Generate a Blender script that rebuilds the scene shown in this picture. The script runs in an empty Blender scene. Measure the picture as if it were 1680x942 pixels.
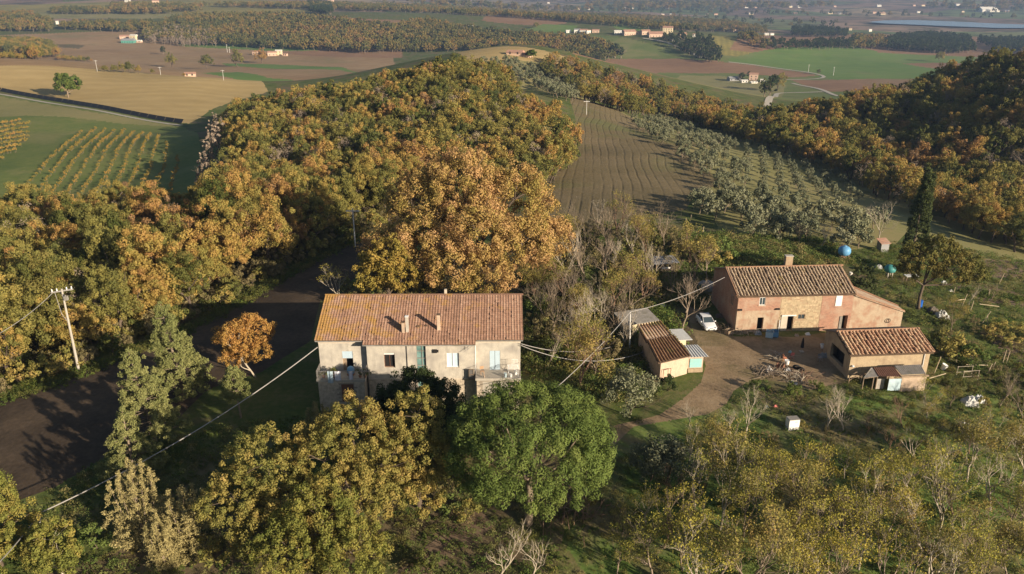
import bpy, math, random
import numpy as np
from mathutils import Vector, Matrix

random.seed(7)
RNG = np.random.default_rng(7)
SC = bpy.context.scene
COL = SC.collection

# ---------------------------------------------------------------- camera
CAM_Z = 44.1
PITCH = math.radians(21.16)
cam_d = bpy.data.cameras.new("camera")
cam_d.sensor_width = 36.0
cam_d.lens = 28.0
cam_d.clip_start = 0.5
cam_d.clip_end = 40000.0
cam = bpy.data.objects.new("camera", cam_d)
cam.location = (0, 0, CAM_Z)
cam.rotation_euler = (math.radians(90) - PITCH, 0, 0)
COL.objects.link(cam)
SC.camera = cam

# ---------------------------------------------------------------- sky and sun
SUN_EL = math.radians(16.5)
SUN_AZ = math.radians(130.0)          # compass angle from +Y towards +X
world = bpy.data.worlds.new("World")
SC.world = world
world.use_nodes = True
wn = world.node_tree
bg = wn.nodes["Background"]
sky = wn.nodes.new("ShaderNodeTexSky")
sky.sky_type = 'NISHITA'
sky.sun_disc = False
sky.sun_elevation = SUN_EL
sky.sun_rotation = SUN_AZ
sky.air_density = 1.0
sky.dust_density = 1.2
wn.links.new(sky.outputs[0], bg.inputs[0])
bg.inputs[1].default_value = 0.05
sun_d = bpy.data.lights.new("sun", 'SUN')
sun_d.energy = 5.0
sun_d.angle = math.radians(0.5)
sun_d.color = (1.0, 0.85, 0.655)
sun = bpy.data.objects.new("sun", sun_d)
sdir = Vector((math.sin(SUN_AZ) * math.cos(SUN_EL), math.cos(SUN_AZ) * math.cos(SUN_EL), math.sin(SUN_EL)))
sun.rotation_euler = sdir.to_track_quat('Z', 'Y').to_euler()
sun.location = (60, -60, 120)
COL.objects.link(sun)
SC.view_settings.view_transform = 'Standard'
SC.view_settings.look = 'None'
SC.view_settings.exposure = 0.9
SC.view_settings.gamma = 1.0
SC.cycles.use_denoising = True
SC.cycles.max_bounces = 5
SC.cycles.diffuse_bounces = 2
SC.cycles.glossy_bounces = 2
SC.cycles.transmission_bounces = 3
SC.cycles.transparent_max_bounces = 6
SC.cycles.volume_bounces = 0

# ---------------------------------------------------------------- terrain height, from surveyed points
FPX, CX, CY = 1680 * 28 / 36.0, 840.0, 471.0
CP, SP = math.cos(PITCH), math.sin(PITCH)

def ray(px, py):
    a, b = (px - CX) / FPX, (CY - py) / FPX
    return np.array([a, CP + b * SP, -SP + b * CP])

def on_level(px, py, z):
    """the point of height z seen in that direction"""
    d = ray(px, py)
    t = (z - CAM_Z) / d[2]
    return d[0] * t, d[1] * t, z

def proj(x, y, z):
    zz = z - CAM_Z
    depth = y * CP - zz * SP
    up = y * SP + zz * CP
    return CX + FPX * x / depth, CY - FPX * up / depth, depth

SURVEY = [  # direction and height of bare ground
 (0,942,-2),(400,942,-1),(840,942,-.6),(1300,942,-.8),(1680,942,-2),(0,800,-1),(450,800,-.2),(1000,750,0),(1400,760,-.6),(1680,750,-1.5),
 (0,655,-.8),(128,607,0),(300,540,0),(590,385,-1),(690,560,0),(1000,600,0),(1200,560,0),(1400,600,0),(1680,600,-2.2),(1500,500,-.8),
 (1680,480,-4.5),(1600,410,-6),(1000,450,0),(1200,400,-.6),(1300,400,-1.8),(840,400,0),(540,672,.9),(860,672,.9),
 (900,340,-1.5),(1150,330,-2.5),(920,270,-3.5),(1100,230,-7),(1000,200,-8),(960,165,-9),(1050,250,-4.2),
 (870,135,-7.5),(800,100,-5),(1300,330,-6),(1400,320,-11),(1250,240,-14),(1680,420,-8.5),(1500,360,-8),
 (200,300,-14),(60,200,-18),(300,215,-20),(0,280,-14),(0,150,-19),(300,200,-21),(200,160,-20),(330,285,-17),
 (1300,100,-68),(1500,90,-68),(1100,150,-66),(1250,160,-66),(1050,95,-66),(1200,100,-65),(1500,42,-70),(1200,60,-68),(1600,60,-69),
 (250,95,-57),(400,100,-60),(0,75,-50),(600,90,-60),(130,75,-55),(450,75,-60),(300,75,-58)]
DIRECT = [  # direction, distance ahead (Y) and height of ground
 (740,88,330,7),(740,130,280,1.5),(700,180,240,-1.5),(600,250,190,-4),(560,330,155,-3),(480,150,300,-5),(420,150,330,-10),(350,200,262,-9),
 (870,130,300,-1),(900,200,250,-5.5),(830,200,240,-3),(800,280,180,-3),(200,330,165,-9),(100,450,112,-5),(0,350,150,-8),(300,400,132,-5),(0,520,100,-4),
 (250,470,112,-3.5),(420,400,142,-3),(480,300,180,-7),
 (640,100,305,1),(560,125,300,-2),(740,90,460,-28),(600,100,420,-26),(850,84,620,-3),(850,84,700,-6),(850,84,830,-40),(780,84,560,-3.5),(930,105,560,-10),
 (100,105,575,-12),(0,95,600,-9),(330,112,560,-18),(420,128,520,-24),(100,100,700,-22),(300,100,700,-32),(0,90,760,-22),(100,90,850,-46),(450,120,680,-48),
 (1400,250,240,-14),(1680,330,175,-12),(1200,200,300,-15),(1000,140,400,-15),(900,100,520,-14),(1100,170,350,-16),(1000,120,470,-30),(1150,150,450,-40),
 (1500,200,290,-14),(1600,150,320,-6),(1680,230,250,-5),(1640,105,350,1),(1450,140,335,-5),(1330,175,330,-14),(1280,175,420,-34),(1700,80,380,14),
 (1600,200,285,-4),(1500,240,240,-16),(1600,100,470,-20),(1450,120,470,-34),(1600,80,620,-52),(1800,200,280,14),
 (700,22,1750,-26),(300,30,1800,-31),(850,50,1500,-44),(800,30,1750,-28),(1080,50,1400,-39),(1150,60,1350,-40),(1000,35,1800,-40),(550,30,1700,-24),
 (1000,50,1900,-62),(1200,30,1900,-66),(700,15,2300,-40),(100,10,2200,-24),(300,5,2300,-14),(0,20,1900,-30),(0,10,3000,-5),(400,0,3000,5),
 (1200,10,4200,-64),(1600,10,4200,-60),(800,5,4000,-64),(1500,30,3000,-70),(1680,30,3000,-70),(900,25,2900,-69),(1300,25,3300,-69),
 (1600,25,3600,-52),(1450,25,3600,-50),(1500,15,4300,-22),(1650,15,4300,-25),(1300,12,4400,-48),(600,0,4500,-40),
 (0,0,7500,20),(400,0,7500,20),(840,0,7500,30),(1200,0,7500,35),(1500,0,7500,40),(1680,0,7500,30),(840,0,13000,110),(300,0,13000,110),(1500,0,13000,120),
 (0,942,20,-3),(840,942,20,-2),(1680,942,20,-2.5),(840,942,4,-3),(-400,800,70,-6),(2100,800,70,-4),(-400,300,170,-20),(2100,300,170,-14),(-500,100,700,-30),(2200,100,700,-40),(-300,40,1400,-50),(2000,40,1400,-68)]
def _uv(x, y):
    return np.arctan2(x, y), np.log(np.hypot(x, y))
_pts, _zs = [], []
for px, py, z in SURVEY:
    x, y, _ = on_level(px, py, z); _pts.append(_uv(x, y)); _zs.append(z)
for px, py, Y, z in DIRECT:
    d = ray(px, py); x = d[0] / d[1] * Y; _pts.append(_uv(x, Y)); _zs.append(z)
_P = np.array(_pts); _Z = np.array(_zs, float)
_C2 = 0.035 ** 2
def _phi(a, b):
    return np.sqrt((a[:, None, 0] - b[None, :, 0]) ** 2 + (a[:, None, 1] - b[None, :, 1]) ** 2 + _C2)
_A = _phi(_P, _P)
_n = len(_P)
_M = np.zeros((_n + 1, _n + 1)); _M[:_n, :_n] = _A - np.eye(_n) * 0.02; _M[:_n, _n] = 1; _M[_n, :_n] = 1
_W = np.linalg.solve(_M, np.append(_Z, 0))
def Hv(x, y):
    x = np.atleast_1d(np.asarray(x, float)).ravel(); y = np.atleast_1d(np.asarray(y, float)).ravel()
    r = np.maximum(np.hypot(x, y), 4.0)
    u = np.clip(np.arctan2(x, y), -1.1, 1.1); v = np.log(r)
    out = np.empty(len(x)); q = np.stack([u, v], 1)
    for i in range(0, len(x), 20000):
        out[i:i + 20000] = _phi(q[i:i + 20000], _P) @ _W[:_n] + _W[_n]
    # fine relief, larger further away
    amp = np.clip((r - 60) / 400, 0.0, 1.0)
    out += amp * (np.sin(x * .051 + 1.3 * np.sin(y * .023)) * .35 + np.sin(y * .067 + x * .031) * .3)
    far = np.clip((r - 4300) / 2500, 0, 1)
    out += far * (np.sin(x * .0021 + 1.1) * 16 + np.sin(x * .0053 + y * .0011) * 9 + np.sin(x * .011 + 2 * np.sin(y * .002)) * 5)
    return out
def H(x, y):
    return float(Hv([x], [y])[0])
def hit(px, py, rmax=20000.0, rmin=20.0):
    """first ground point seen in that direction"""
    d = ray(px, py); k = math.hypot(d[0], d[1])
    rs = np.exp(np.linspace(math.log(rmin), math.log(rmax), 900))
    t = rs / k
    gap = CAM_Z + d[2] * t - Hv(d[0] * t, d[1] * t)
    w = np.where(gap < 0)[0]
    if len(w) == 0:
        t1 = t[-1]
    elif w[0] == 0:
        t1 = t[0]
    else:
        i = w[0]; g0, g1 = gap[i - 1], gap[i]
        t1 = t[i - 1] + (t[i] - t[i - 1]) * g0 / (g0 - g1)
    return float(d[0] * t1), float(d[1] * t1)
def G(px, py, **k):
    x, y = hit(px, py, **k)
    return x, y, H(x, y)

# ---------------------------------------------------------------- object helpers
def tag(o, label=None, cat=None, group=None, kind=None):
    if label: o['label'] = label
    if cat: o['category'] = cat
    if group: o['group'] = group
    if kind: o['kind'] = kind
    return o
def link(o, parent=None):
    COL.objects.link(o)
    if parent is not None: o.parent = parent
    return o
def empty(name, loc, rz=0, label=None, cat=None, group=None):
    o = bpy.data.objects.new(name, None)
    o.empty_display_size = .3
    o.location = loc; o.rotation_euler = (0, 0, rz)
    link(o)
    return tag(o, label, cat, group)
class MB:
    """collects vertices and faces (per-face material slot)"""
    def __init__(s):
        s.v, s.f, s.m = [], [], []
    def add(s, verts, faces, mi=0):
        n = len(s.v); s.v.extend([tuple(map(float, q)) for q in verts])
        s.f.extend([tuple(i + n for i in f) for f in faces]); s.m.extend([mi] * len(faces))
        return s
    def box(s, c, size, rz=0, rx=0, ry=0, mi=0, taper=1.0):
        hx, hy, hz = size[0] / 2, size[1] / 2, size[2] / 2
        R = Matrix.Rotation(rz, 3, 'Z') @ Matrix.Rotation(ry, 3, 'Y') @ Matrix.Rotation(rx, 3, 'X')
        vs = []
        for z in (-1, 1):
            k = taper if z > 0 else 1
            for x, y in ((-1, -1), (1, -1), (1, 1), (-1, 1)):
                vs.append(R @ Vector((x * hx * k, y * hy * k, z * hz)) + Vector(c))
        return s.add(vs, [(0, 3, 2, 1), (4, 5, 6, 7), (0, 1, 5, 4), (1, 2, 6, 5), (2, 3, 7, 6), (3, 0, 4, 7)], mi)
    def quad(s, a, b, c, d, mi=0):
        return s.add([a, b, c, d], [(0, 1, 2, 3)], mi)
    def slab(s, pts, thick, mi=0):
        """closed plate: polygon pts (top), pushed down its normal by thick"""
        P = [Vector(p) for p in pts]
        n = (P[1] - P[0]).cross(P[2] - P[0]).normalized()
        Q = [p - n * thick for p in P]; k = len(P)
        fs = [tuple(range(k)), tuple(range(2 * k - 1, k - 1, -1))]
        fs += [(i, i + k, (i + 1) % k + k, (i + 1) % k) for i in range(k)]
        return s.add(P + Q, fs, mi)
    def tube(s, path, rad, sides=6, mi=0, cap=True):
        P = [Vector(p) for p in path]; k = len(P)
        if not hasattr(rad, '__len__'): rad = [rad] * k
        vs = []
        for i, p in enumerate(P):
            t = (P[min(i + 1, k - 1)] - P[max(i - 1, 0)])
            t = t.normalized() if t.length > 1e-9 else Vector((0, 0, 1))
            a = t.cross(Vector((0, 0, 1)) if abs(t.z) < .9 else Vector((1, 0, 0))).normalized(); b = t.cross(a)
            for j in range(sides):
                w = 2 * math.pi * j / sides
                vs.append(p + (a * math.cos(w) + b * math.sin(w)) * rad[i])
        fs = [(i * sides + j, i * sides + (j + 1) % sides, (i + 1) * sides + (j + 1) % sides, (i + 1) * sides + j) for i in range(k - 1) for j in range(sides)]
        if cap: fs += [tuple(range(sides - 1, -1, -1)), tuple((k - 1) * sides + j for j in range(sides))]
        return s.add(vs, fs, mi)
    def lathe(s, prof, c=(0, 0, 0), seg=14, mi=0):
        vs = []; k = len(prof)
        for r, z in prof:
            for j in range(seg):
                w = 2 * math.pi * j / seg
                vs.append((c[0] + r * math.cos(w), c[1] + r * math.sin(w), c[2] + z))
        fs = [(i * seg + j, i * seg + (j + 1) % seg, (i + 1) * seg + (j + 1) % seg, (i + 1) * seg + j) for i in range(k - 1) for j in range(seg)]
        fs += [tuple(range(seg - 1, -1, -1)), tuple((k - 1) * seg + j for j in range(seg))]
        return s.add(vs, fs, mi)
    def mesh(s, name, mats, smooth=False):
        me = bpy.data.meshes.new(name); me.from_pydata(s.v, [], s.f)
        for m in (mats if isinstance(mats, (list, tuple)) else [mats]): me.materials.append(m)
        if any(s.m): me.polygons.foreach_set('material_index', s.m)
        if smooth: me.polygons.foreach_set('use_smooth', [True] * len(s.f))
        me.update(); return me
    def build(s, name, mats, parent=None, smooth=False, loc=None, bevel=0):
        o = bpy.data.objects.new(name, s.mesh(name, mats, smooth)); link(o, parent)
        if loc is not None: o.location = loc
        if bevel:
            b = o.modifiers.new('bevel', 'BEVEL'); b.width = bevel; b.segments = 2; b.limit_method = 'ANGLE'
        return o
def np_mesh(name, V, F, mats, mi=None, tone=None):
    """fast mesh from arrays; F is (n,3) or (n,4)"""
    me = bpy.data.meshes.new(name); k = F.shape[1]
    me.vertices.add(len(V)); me.vertices.foreach_set('co', np.ascontiguousarray(V, np.float32).ravel())
    me.loops.add(F.size); me.loops.foreach_set('vertex_index', F.astype(np.int32).ravel())
    me.polygons.add(len(F)); me.polygons.foreach_set('loop_start', np.arange(0, F.size, k, dtype=np.int32))
    for m in mats: me.materials.append(m)
    if mi is not None: me.polygons.foreach_set('material_index', np.asarray(mi, np.int32))
    if tone is not None:
        at = me.attributes.new('tone', 'FLOAT', 'POINT'); at.data.foreach_set('value', np.asarray(tone, np.float32))
    me.update(calc_edges=True); return me
def pip(poly, x, y):
    """points in polygon, vectorised"""
    x = np.asarray(x); y = np.asarray(y); ins = np.zeros(x.shape, bool); n = len(poly)
    for i in range(n):
        x0, y0 = poly[i]; x1, y1 = poly[(i + 1) % n]
        if y0 == y1: continue
        c = ((y0 > y) != (y1 > y)) & (x < (x1 - x0) * (y - y0) / (y1 - y0) + x0)
        ins ^= c
    return ins
# ---------------------------------------------------------------- materials
def newmat(name):
    m = bpy.data.materials.new(name); m.use_nodes = True
    nt = m.node_tree; nt.nodes.clear()
    return m, nt
class N:
    def __init__(s, nt): s.nt = nt
    def n(s, t, **k):
        q = s.nt.nodes.new(t)
        for a, b in k.items():
            if a == 'ins':
                for i, v in b.items():
                    if isinstance(v, bpy.types.NodeSocket): s.nt.links.new(v, q.inputs[i])
                    else: q.inputs[i].default_value = v
            else: setattr(q, a, b)
        return q
    def noise(s, vec, scale, detail=4, rough=.55, dist=0):
        return s.n('ShaderNodeTexNoise', ins={'Vector': vec, 'Scale': scale, 'Detail': detail, 'Roughness': rough, 'Distortion': dist}).outputs[0]
    def ramp(s, fac, stops, interp='LINEAR'):
        r = s.n('ShaderNodeValToRGB'); cr = r.color_ramp; cr.interpolation = interp
        while len(cr.elements) < len(stops): cr.elements.new(.5)
        for e, (p, c) in zip(cr.elements, stops):
            e.position = p; e.color = (c[0], c[1], c[2], 1) if hasattr(c, '__len__') else (c, c, c, 1)
        s.nt.links.new(fac, r.inputs[0]); return r.outputs[0]
    def mix(s, f, a, b, mode='MIX'):
        q = s.n('ShaderNodeMix', data_type='RGBA', blend_type=mode)
        for i, v in ((0, f), (6, a), (7, b)):
            if isinstance(v, bpy.types.NodeSocket): s.nt.links.new(v, q.inputs[i])
            elif i == 0: q.inputs[0].default_value = v
            else: q.inputs[i].default_value = (v[0], v[1], v[2], 1)
        return q.outputs[2]
    def math(s, op, a, b=0.0, c=0.0):
        q = s.n('ShaderNodeMath', operation=op)
        for i, v in ((0, a), (1, b), (2, c)):
            if isinstance(v, bpy.types.NodeSocket): s.nt.links.new(v, q.inputs[i])
            else: q.inputs[i].default_value = v
        return q.outputs[0]
    def vadd(s, a, b):
        q = s.n('ShaderNodeVectorMath', operation='ADD'); s.nt.links.new(a, q.inputs[0]); s.nt.links.new(b, q.inputs[1]); return q.outputs[0]
    def mapping(s, vec, scale=(1, 1, 1), rz=0.0):
        return s.n('ShaderNodeMapping', ins={'Vector': vec, 'Scale': scale, 'Rotation': (0, 0, rz)}).outputs[0]
    def pos(s): return s.n('ShaderNodeNewGeometry').outputs['Position']
    def obj(s): return s.n('ShaderNodeTexCoord').outputs['Object']
    def bump(s, h, strength, dist):
        return s.n('ShaderNodeBump', ins={'Height': h, 'Strength': strength, 'Distance': dist}).outputs[0]
    def out(s, col, rough=.9, bump=None, metal=0.0, spec=.3, trans=None):
        p = s.n('ShaderNodeBsdfPrincipled', ins={'Roughness': rough, 'Metallic': metal, 'Specular IOR Level': spec})
        if isinstance(col, bpy.types.NodeSocket): s.nt.links.new(col, p.inputs[0])
        else: p.inputs[0].default_value = (col[0], col[1], col[2], 1)
        if bump is not None: s.nt.links.new(bump, p.inputs['Normal'])
        sh = p.outputs[0]
        if trans:
            t = s.n('ShaderNodeBsdfTranslucent')
            if isinstance(col, bpy.types.NodeSocket): s.nt.links.new(col, t.inputs[0])
            else: t.inputs[0].default_value = (col[0], col[1], col[2], 1)
            x = s.n('ShaderNodeMixShader', ins={0: trans}); s.nt.links.new(sh, x.inputs[1]); s.nt.links.new(t.outputs[0], x.inputs[2]); sh = x.outputs[0]
        o = s.n('ShaderNodeOutputMaterial'); s.nt.links.new(sh, o.inputs[0])
def mul(c, k): return tuple(min(1, q * k) for q in c)

def mat_plain(name, col, rough=.7, var=.15, scale=3.0, metal=0.0, bump=0.0, spec=.3, dirt=None):
    m, nt = newmat(name); s = N(nt); v = s.obj()
    n = s.noise(v, scale, 5, .6)
    c = s.ramp(n, [(.25, mul(col, 1 - var)), (.75, mul(col, 1 + var))])
    if dirt:
        d = s.ramp(s.noise(v, scale * .45, 6, .7), [(.5, 0), (.68, 1)])
        c = s.mix(s.math('MULTIPLY', d, dirt[1]), c, dirt[0])
    s.out(c, rough, s.bump(n, .5, bump) if bump else None, metal, spec); return m
def mat_ground(name, cols, scale=.25, rows=None, rowcol=None, bump=.08, fine=None, patch=None):
    """cols: three colours on a noise ramp; rows=(angle, period m, strength)"""
    m, nt = newmat(name); s = N(nt); v = s.pos()
    n1 = s.noise(v, scale, 6, .62); n2 = s.noise(v, (fine or scale * 9), 5, .65)
    f = s.math('ADD', s.math('MULTIPLY', n1, .62), s.math('MULTIPLY', n2, .38))
    c = s.ramp(f, [(.36, cols[0]), (.5, cols[1]), (.64, cols[2])])
    if patch:
        pn = s.ramp(s.noise(v, patch[1], 5, .6, .6), [(patch[2], 0), (patch[2] + .12, 1)])
        c = s.mix(s.math('MULTIPLY', pn, patch[3] if len(patch) > 3 else 1.0), c, s.mix(n2, mul(patch[0], .7), mul(patch[0], 1.3)))
    h = n2
    if rows:
        wob = s.n('ShaderNodeTexNoise', ins={'Vector': v, 'Scale': .02, 'Detail': 2.0}).outputs[1]
        vv = s.n('ShaderNodeVectorMath', operation='MULTIPLY_ADD', ins={0: wob, 1: (rows[3] if len(rows) > 3 else 6.0,) * 3, 2: v}).outputs[0]
        mp = s.mapping(vv, (1, 1, 1), rows[0])
        x = s.n('ShaderNodeSeparateXYZ', ins={0: mp}).outputs[0]
        w = s.math('SINE', s.math('MULTIPLY', x, 2 * math.pi / rows[1]))
        w = s.math('MULTIPLY_ADD', w, .5, .5)
        if len(rows) > 4: w = s.math('MULTIPLY', s.math('POWER', w, rows[4]), s.ramp(s.noise(v, .07, 5, .7), [(.38, .15), (.6, 1)]))
        w2 = s.math('MULTIPLY', w, s.math('MULTIPLY_ADD', n2, .8, .4))
        c = s.mix(s.math('MULTIPLY', w2, rows[2]), c, rowcol or mul(cols[0], .6))
        h = s.math('ADD', n2, s.math('MULTIPLY', w, -1.1 * rows[2]))
    s.out(c, .95, s.bump(h, .7, bump), spec=.1); return m
def mat_leaf(name, stops, trans=.25, wscale=.06, rnd=.55, tone=.35, rough=.75):
    """stops: colour ramp driven by tree, leaf and place; only albedo variety"""
    m, nt = newmat(name); s = N(nt)
    a = s.n('ShaderNodeAttribute', attribute_name='tone').outputs['Fac']
    r = s.n('ShaderNodeObjectInfo').outputs['Random']
    w = s.noise(s.pos(), wscale, 3, .6)
    f = s.math('ADD', s.math('MULTIPLY', a, tone), s.math('MULTIPLY', r, rnd))
    f = s.math('ADD', f, s.math('MULTIPLY_ADD', w, 1.2, -.6 + (1 - tone - rnd) / 2))
    c = s.ramp(f, stops)
    s.out(c, rough, None, spec=.15, trans=trans); return m

M = {}
OLV, GOLD, RUST, BRN = (.20, .185, .05), (.40, .275, .075), (.40, .22, .08), (.25, .165, .09)
M['leaf_mixed'] = mat_leaf('mixed autumn foliage', [(.0, (.085, .11, .035)), (.3, OLV), (.5, (.28, .24, .065)), (.68, GOLD), (.86, RUST), (1.0, BRN)], wscale=.05, rnd=.65, tone=.35)
M['leaf_gold'] = mat_leaf('golden foliage', [(0, (.18, .17, .04)), (.35, (.30, .23, .05)), (.7, (.42, .27, .07)), (1, (.42, .22, .08))], wscale=.1, rnd=.3)
M['leaf_orange'] = mat_leaf('orange oak foliage', [(0, (.18, .17, .05)), (.3, (.34, .26, .07)), (.55, (.46, .30, .11)), (.8, (.50, .30, .14)), (1, (.44, .23, .11))], wscale=.16, rnd=.1, tone=.5)
M['leaf_olivegold'] = mat_leaf('yellow green oak foliage', [(0, (.13, .15, .04)), (.4, (.25, .225, .06)), (.7, (.36, .275, .08)), (1, (.42, .26, .11))], wscale=.30, rnd=.2, tone=.5)
M['leaf_far'] = mat_leaf('far wood foliage', [(0, (.06, .08, .03)), (.3, (.12, .125, .04)), (.55, (.21, .175, .05)), (.8, (.31, .20, .06)), (1, (.25, .15, .07))], wscale=.006)
M['leaf_dark'] = mat_leaf('dark evergreen foliage', [(0, (.025, .04, .012)), (.5, (.045, .065, .02)), (1, (.075, .085, .025))], rnd=.3, tone=.5)
M['leaf_olgreen'] = mat_leaf('olive green oak foliage', [(0, (.11, .14, .03)), (.45, (.22, .22, .05)), (.75, (.34, .28, .07)), (1, (.42, .28, .09))], wscale=.25, rnd=.1, tone=.5)
M['leaf_brown'] = mat_leaf('withered brown scrub', [(0, (.13, .12, .05)), (.5, (.22, .18, .085)), (1, (.31, .25, .125))], rnd=.5, tone=.4)
M['leaf_maple'] = mat_leaf('orange maple foliage', [(0, (.28, .19, .05)), (.5, (.42, .25, .07)), (1, (.46, .22, .07))], wscale=.2, rnd=0, tone=.6)
M['leaf_green'] = mat_leaf('green foliage', [(0, (.05, .085, .018)), (.5, (.10, .14, .03)), (1, (.17, .18, .035))], rnd=.3, tone=.5)
M['leaf_pine'] = mat_leaf('umbrella pine needles', [(0, (.055, .09, .02)), (.5, (.12, .16, .035)), (1, (.21, .23, .06))], rnd=0, tone=.6, trans=.1)
M['leaf_cedar'] = mat_leaf('grey green conifer needles', [(0, (.12, .145, .045)), (.5, (.22, .23, .08)), (1, (.33, .31, .12))], rnd=.2, tone=.5, trans=.15)
M['leaf_fir'] = mat_leaf('pale conifer needles', [(0, (.18, .17, .07)), (.5, (.33, .28, .12)), (1, (.46, .38, .17))], rnd=.2, tone=.5, trans=.15)
M['leaf_olive'] = mat_leaf('silver olive foliage', [(0, (.115, .13, .07)), (.5, (.195, .20, .115)), (1, (.30, .29, .18))], rnd=.3, tone=.6, trans=.1)
M['leaf_yellow'] = mat_leaf('sparse yellow leaves', [(0, (.17, .19, .045)), (.5, (.32, .29, .055)), (1, (.47, .37, .06))], rnd=.3, tone=.6)
M['leaf_cypress'] = mat_leaf('cypress foliage', [(0, (.035, .05, .018)), (1, (.10, .12, .04))], rnd=.2, tone=.7)
M['leaf_weed'] = mat_leaf('weeds and dry stalks', [(0, (.09, .15, .03)), (.45, (.15, .19, .05)), (.7, (.27, .23, .09)), (1, (.24, .17, .08))], rnd=.6, tone=.3, wscale=.08)
M['leaf_bramble'] = mat_leaf('bramble foliage', [(0, (.05, .08, .018)), (.5, (.13, .135, .035)), (1, (.26, .20, .06))], rnd=.4, tone=.4, wscale=.1)
M['bark'] = mat_plain('bark', (.22, .17, .12), .95, .35, 6, bump=.02)
M['bark_pale'] = mat_plain('pale bark', (.42, .36, .27), .95, .3, 5, bump=.01)
M['bark_dark'] = mat_plain('dark bark', (.12, .09, .065), .95, .3, 5, bump=.02)
M['twig'] = mat_plain('grey brown twigs', (.27, .21, .155), .95, .3, 2)
M['twig_pale'] = mat_plain('pale grey twigs', (.40, .34, .26), .95, .25, 2)
M['twig_red'] = mat_plain('reddish twigs', (.24, .15, .10), .95, .3, 2)
# ---------------------------------------------------------------- land, cut into fields
M['meadow'] = mat_ground('rough meadow', [(.055, .085, .02), (.10, .12, .035), (.18, .15, .07)], .11, bump=.12, fine=1.6, patch=((.16, .11, .07), .06, .52, .75))
M['grass_lush'] = mat_ground('lush grass', [(.075, .125, .028), (.12, .175, .042), (.19, .205, .07)], .12, bump=.1, fine=1.4, patch=((.19, .145, .08), .10, .47, .85))
M['scrub_soil'] = mat_ground('scrubby bare earth', [(.10, .08, .045), (.16, .12, .07), (.13, .13, .05)], .15, bump=.12, fine=1.8, patch=((.07, .10, .025), .08, .52, .8))
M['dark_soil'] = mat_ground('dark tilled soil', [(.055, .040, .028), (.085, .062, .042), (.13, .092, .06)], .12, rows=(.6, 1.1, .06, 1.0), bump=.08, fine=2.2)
M['yard'] = mat_ground('packed dirt of the yard', [(.19, .135, .08), (.28, .20, .12), (.34, .25, .155)], .35, bump=.08, fine=2.6, patch=((.14, .12, .055), .13, .52, .7))
M['tilled'] = mat_ground('tilled field with tramlines', [(.14, .11, .055), (.18, .14, .075), (.23, .175, .10)], .045, rows=(.10, 2.3, .6, 6.0, 7.0), rowcol=(.07, .058, .032), bump=.15, fine=.9, patch=((.12, .14, .045), .02, .5, .6))
M['tan_field'] = mat_ground('dry tan field', [(.36, .26, .11), (.42, .305, .135), (.47, .345, .16)], .012, rows=(1.35, 16.0, .4, 40.0), rowcol=(.31, .225, .09), bump=.2, fine=.12)
M['brown_field'] = mat_ground('ploughed brown field', [(.25, .16, .08), (.31, .205, .11), (.36, .25, .14)], .008, bump=.2, fine=.08, rows=(.5, 21.0, .18, 40.0), patch=((.20, .18, .08), .006, .55, .5))
M['red_field'] = mat_ground('ploughed reddish field', [(.22, .125, .07), (.27, .16, .09), (.32, .195, .115)], .008, bump=.2, fine=.08, rows=(1.5, 17.0, .2, 30.0), patch=((.17, .15, .07), .008, .56, .5))
M['wheat'] = mat_ground('young green wheat', [(.10, .17, .04), (.135, .205, .05), (.17, .225, .065)], .006, rows=(1.45, 24.0, .2, 10.0), rowcol=(.085, .15, .035), bump=.2, fine=.05, patch=((.20, .20, .08), .01, .54, .55))
M['orchard'] = mat_ground('orchard grass', [(.10, .14, .04), (.14, .17, .05), (.19, .19, .07)], .03, bump=.1, fine=.5, patch=((.22, .20, .085), .02, .52, .6))
M['pasture'] = mat_ground('dry pasture', [(.19, .18, .07), (.24, .22, .09), (.28, .23, .11)], .02, bump=.1, fine=.5)
M['vine_slope'] = mat_ground('yellow vineyard slope', [(.16, .15, .05), (.27, .23, .07), (.38, .29, .08)], .01, rows=(.2, 9.0, .4, 5), bump=.2, fine=.1)
M['soil'] = mat_ground('garden soil', [(.17, .12, .08), (.22, .155, .105), (.26, .19, .13)], .3, rows=(1.45, 1.2, .5, .4), bump=.1, fine=3)
def far_mat():
    m, nt = newmat('distant plain'); s = N(nt); v = s.pos()
    wob = s.n('ShaderNodeTexNoise', ins={'Vector': v, 'Scale': .002, 'Detail': 3.0}).outputs[1]
    vv = s.n('ShaderNodeVectorMath', operation='MULTIPLY_ADD', ins={0: wob, 1: (260.0, 120.0, 0), 2: v}).outputs[0]
    mp = s.mapping(vv, (.0032, .0021, 0), .35)
    vo = s.n('ShaderNodeTexVoronoi', ins={'Vector': mp, 'Scale': 1.0})
    sep = s.n('ShaderNodeSeparateColor', ins={0: vo.outputs['Color']})
    c = s.ramp(sep.outputs[0], [(0, (.14, .17, .06)), (.18, (.24, .16, .11)), (.4, (.29, .20, .14)), (.6, (.20, .135, .10)), (.75, (.17, .18, .075)), (.88, (.31, .23, .14)), (1, (.12, .10, .06))], 'CONSTANT')
    n = s.noise(v, .012, 6, .7)
    c = s.mix(s.ramp(n, [(.48, 0), (.58, .85)]), c, (.055, .06, .03))
    s.out(c, .95, None, spec=.1); return m
M['far'] = far_mat()
def hill_mat():
    m, nt = newmat('distant wooded hills'); s = N(nt); v = s.pos()
    n = s.noise(v, .004, 8, .72)
    c = s.ramp(n, [(.35, (.02, .035, .03)), (.5, (.045, .06, .045)), (.66, (.09, .09, .06)), (.8, (.16, .13, .09))])
    s.out(c, .95, None, spec=.1); return m
M['hills'] = hill_mat()

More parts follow.
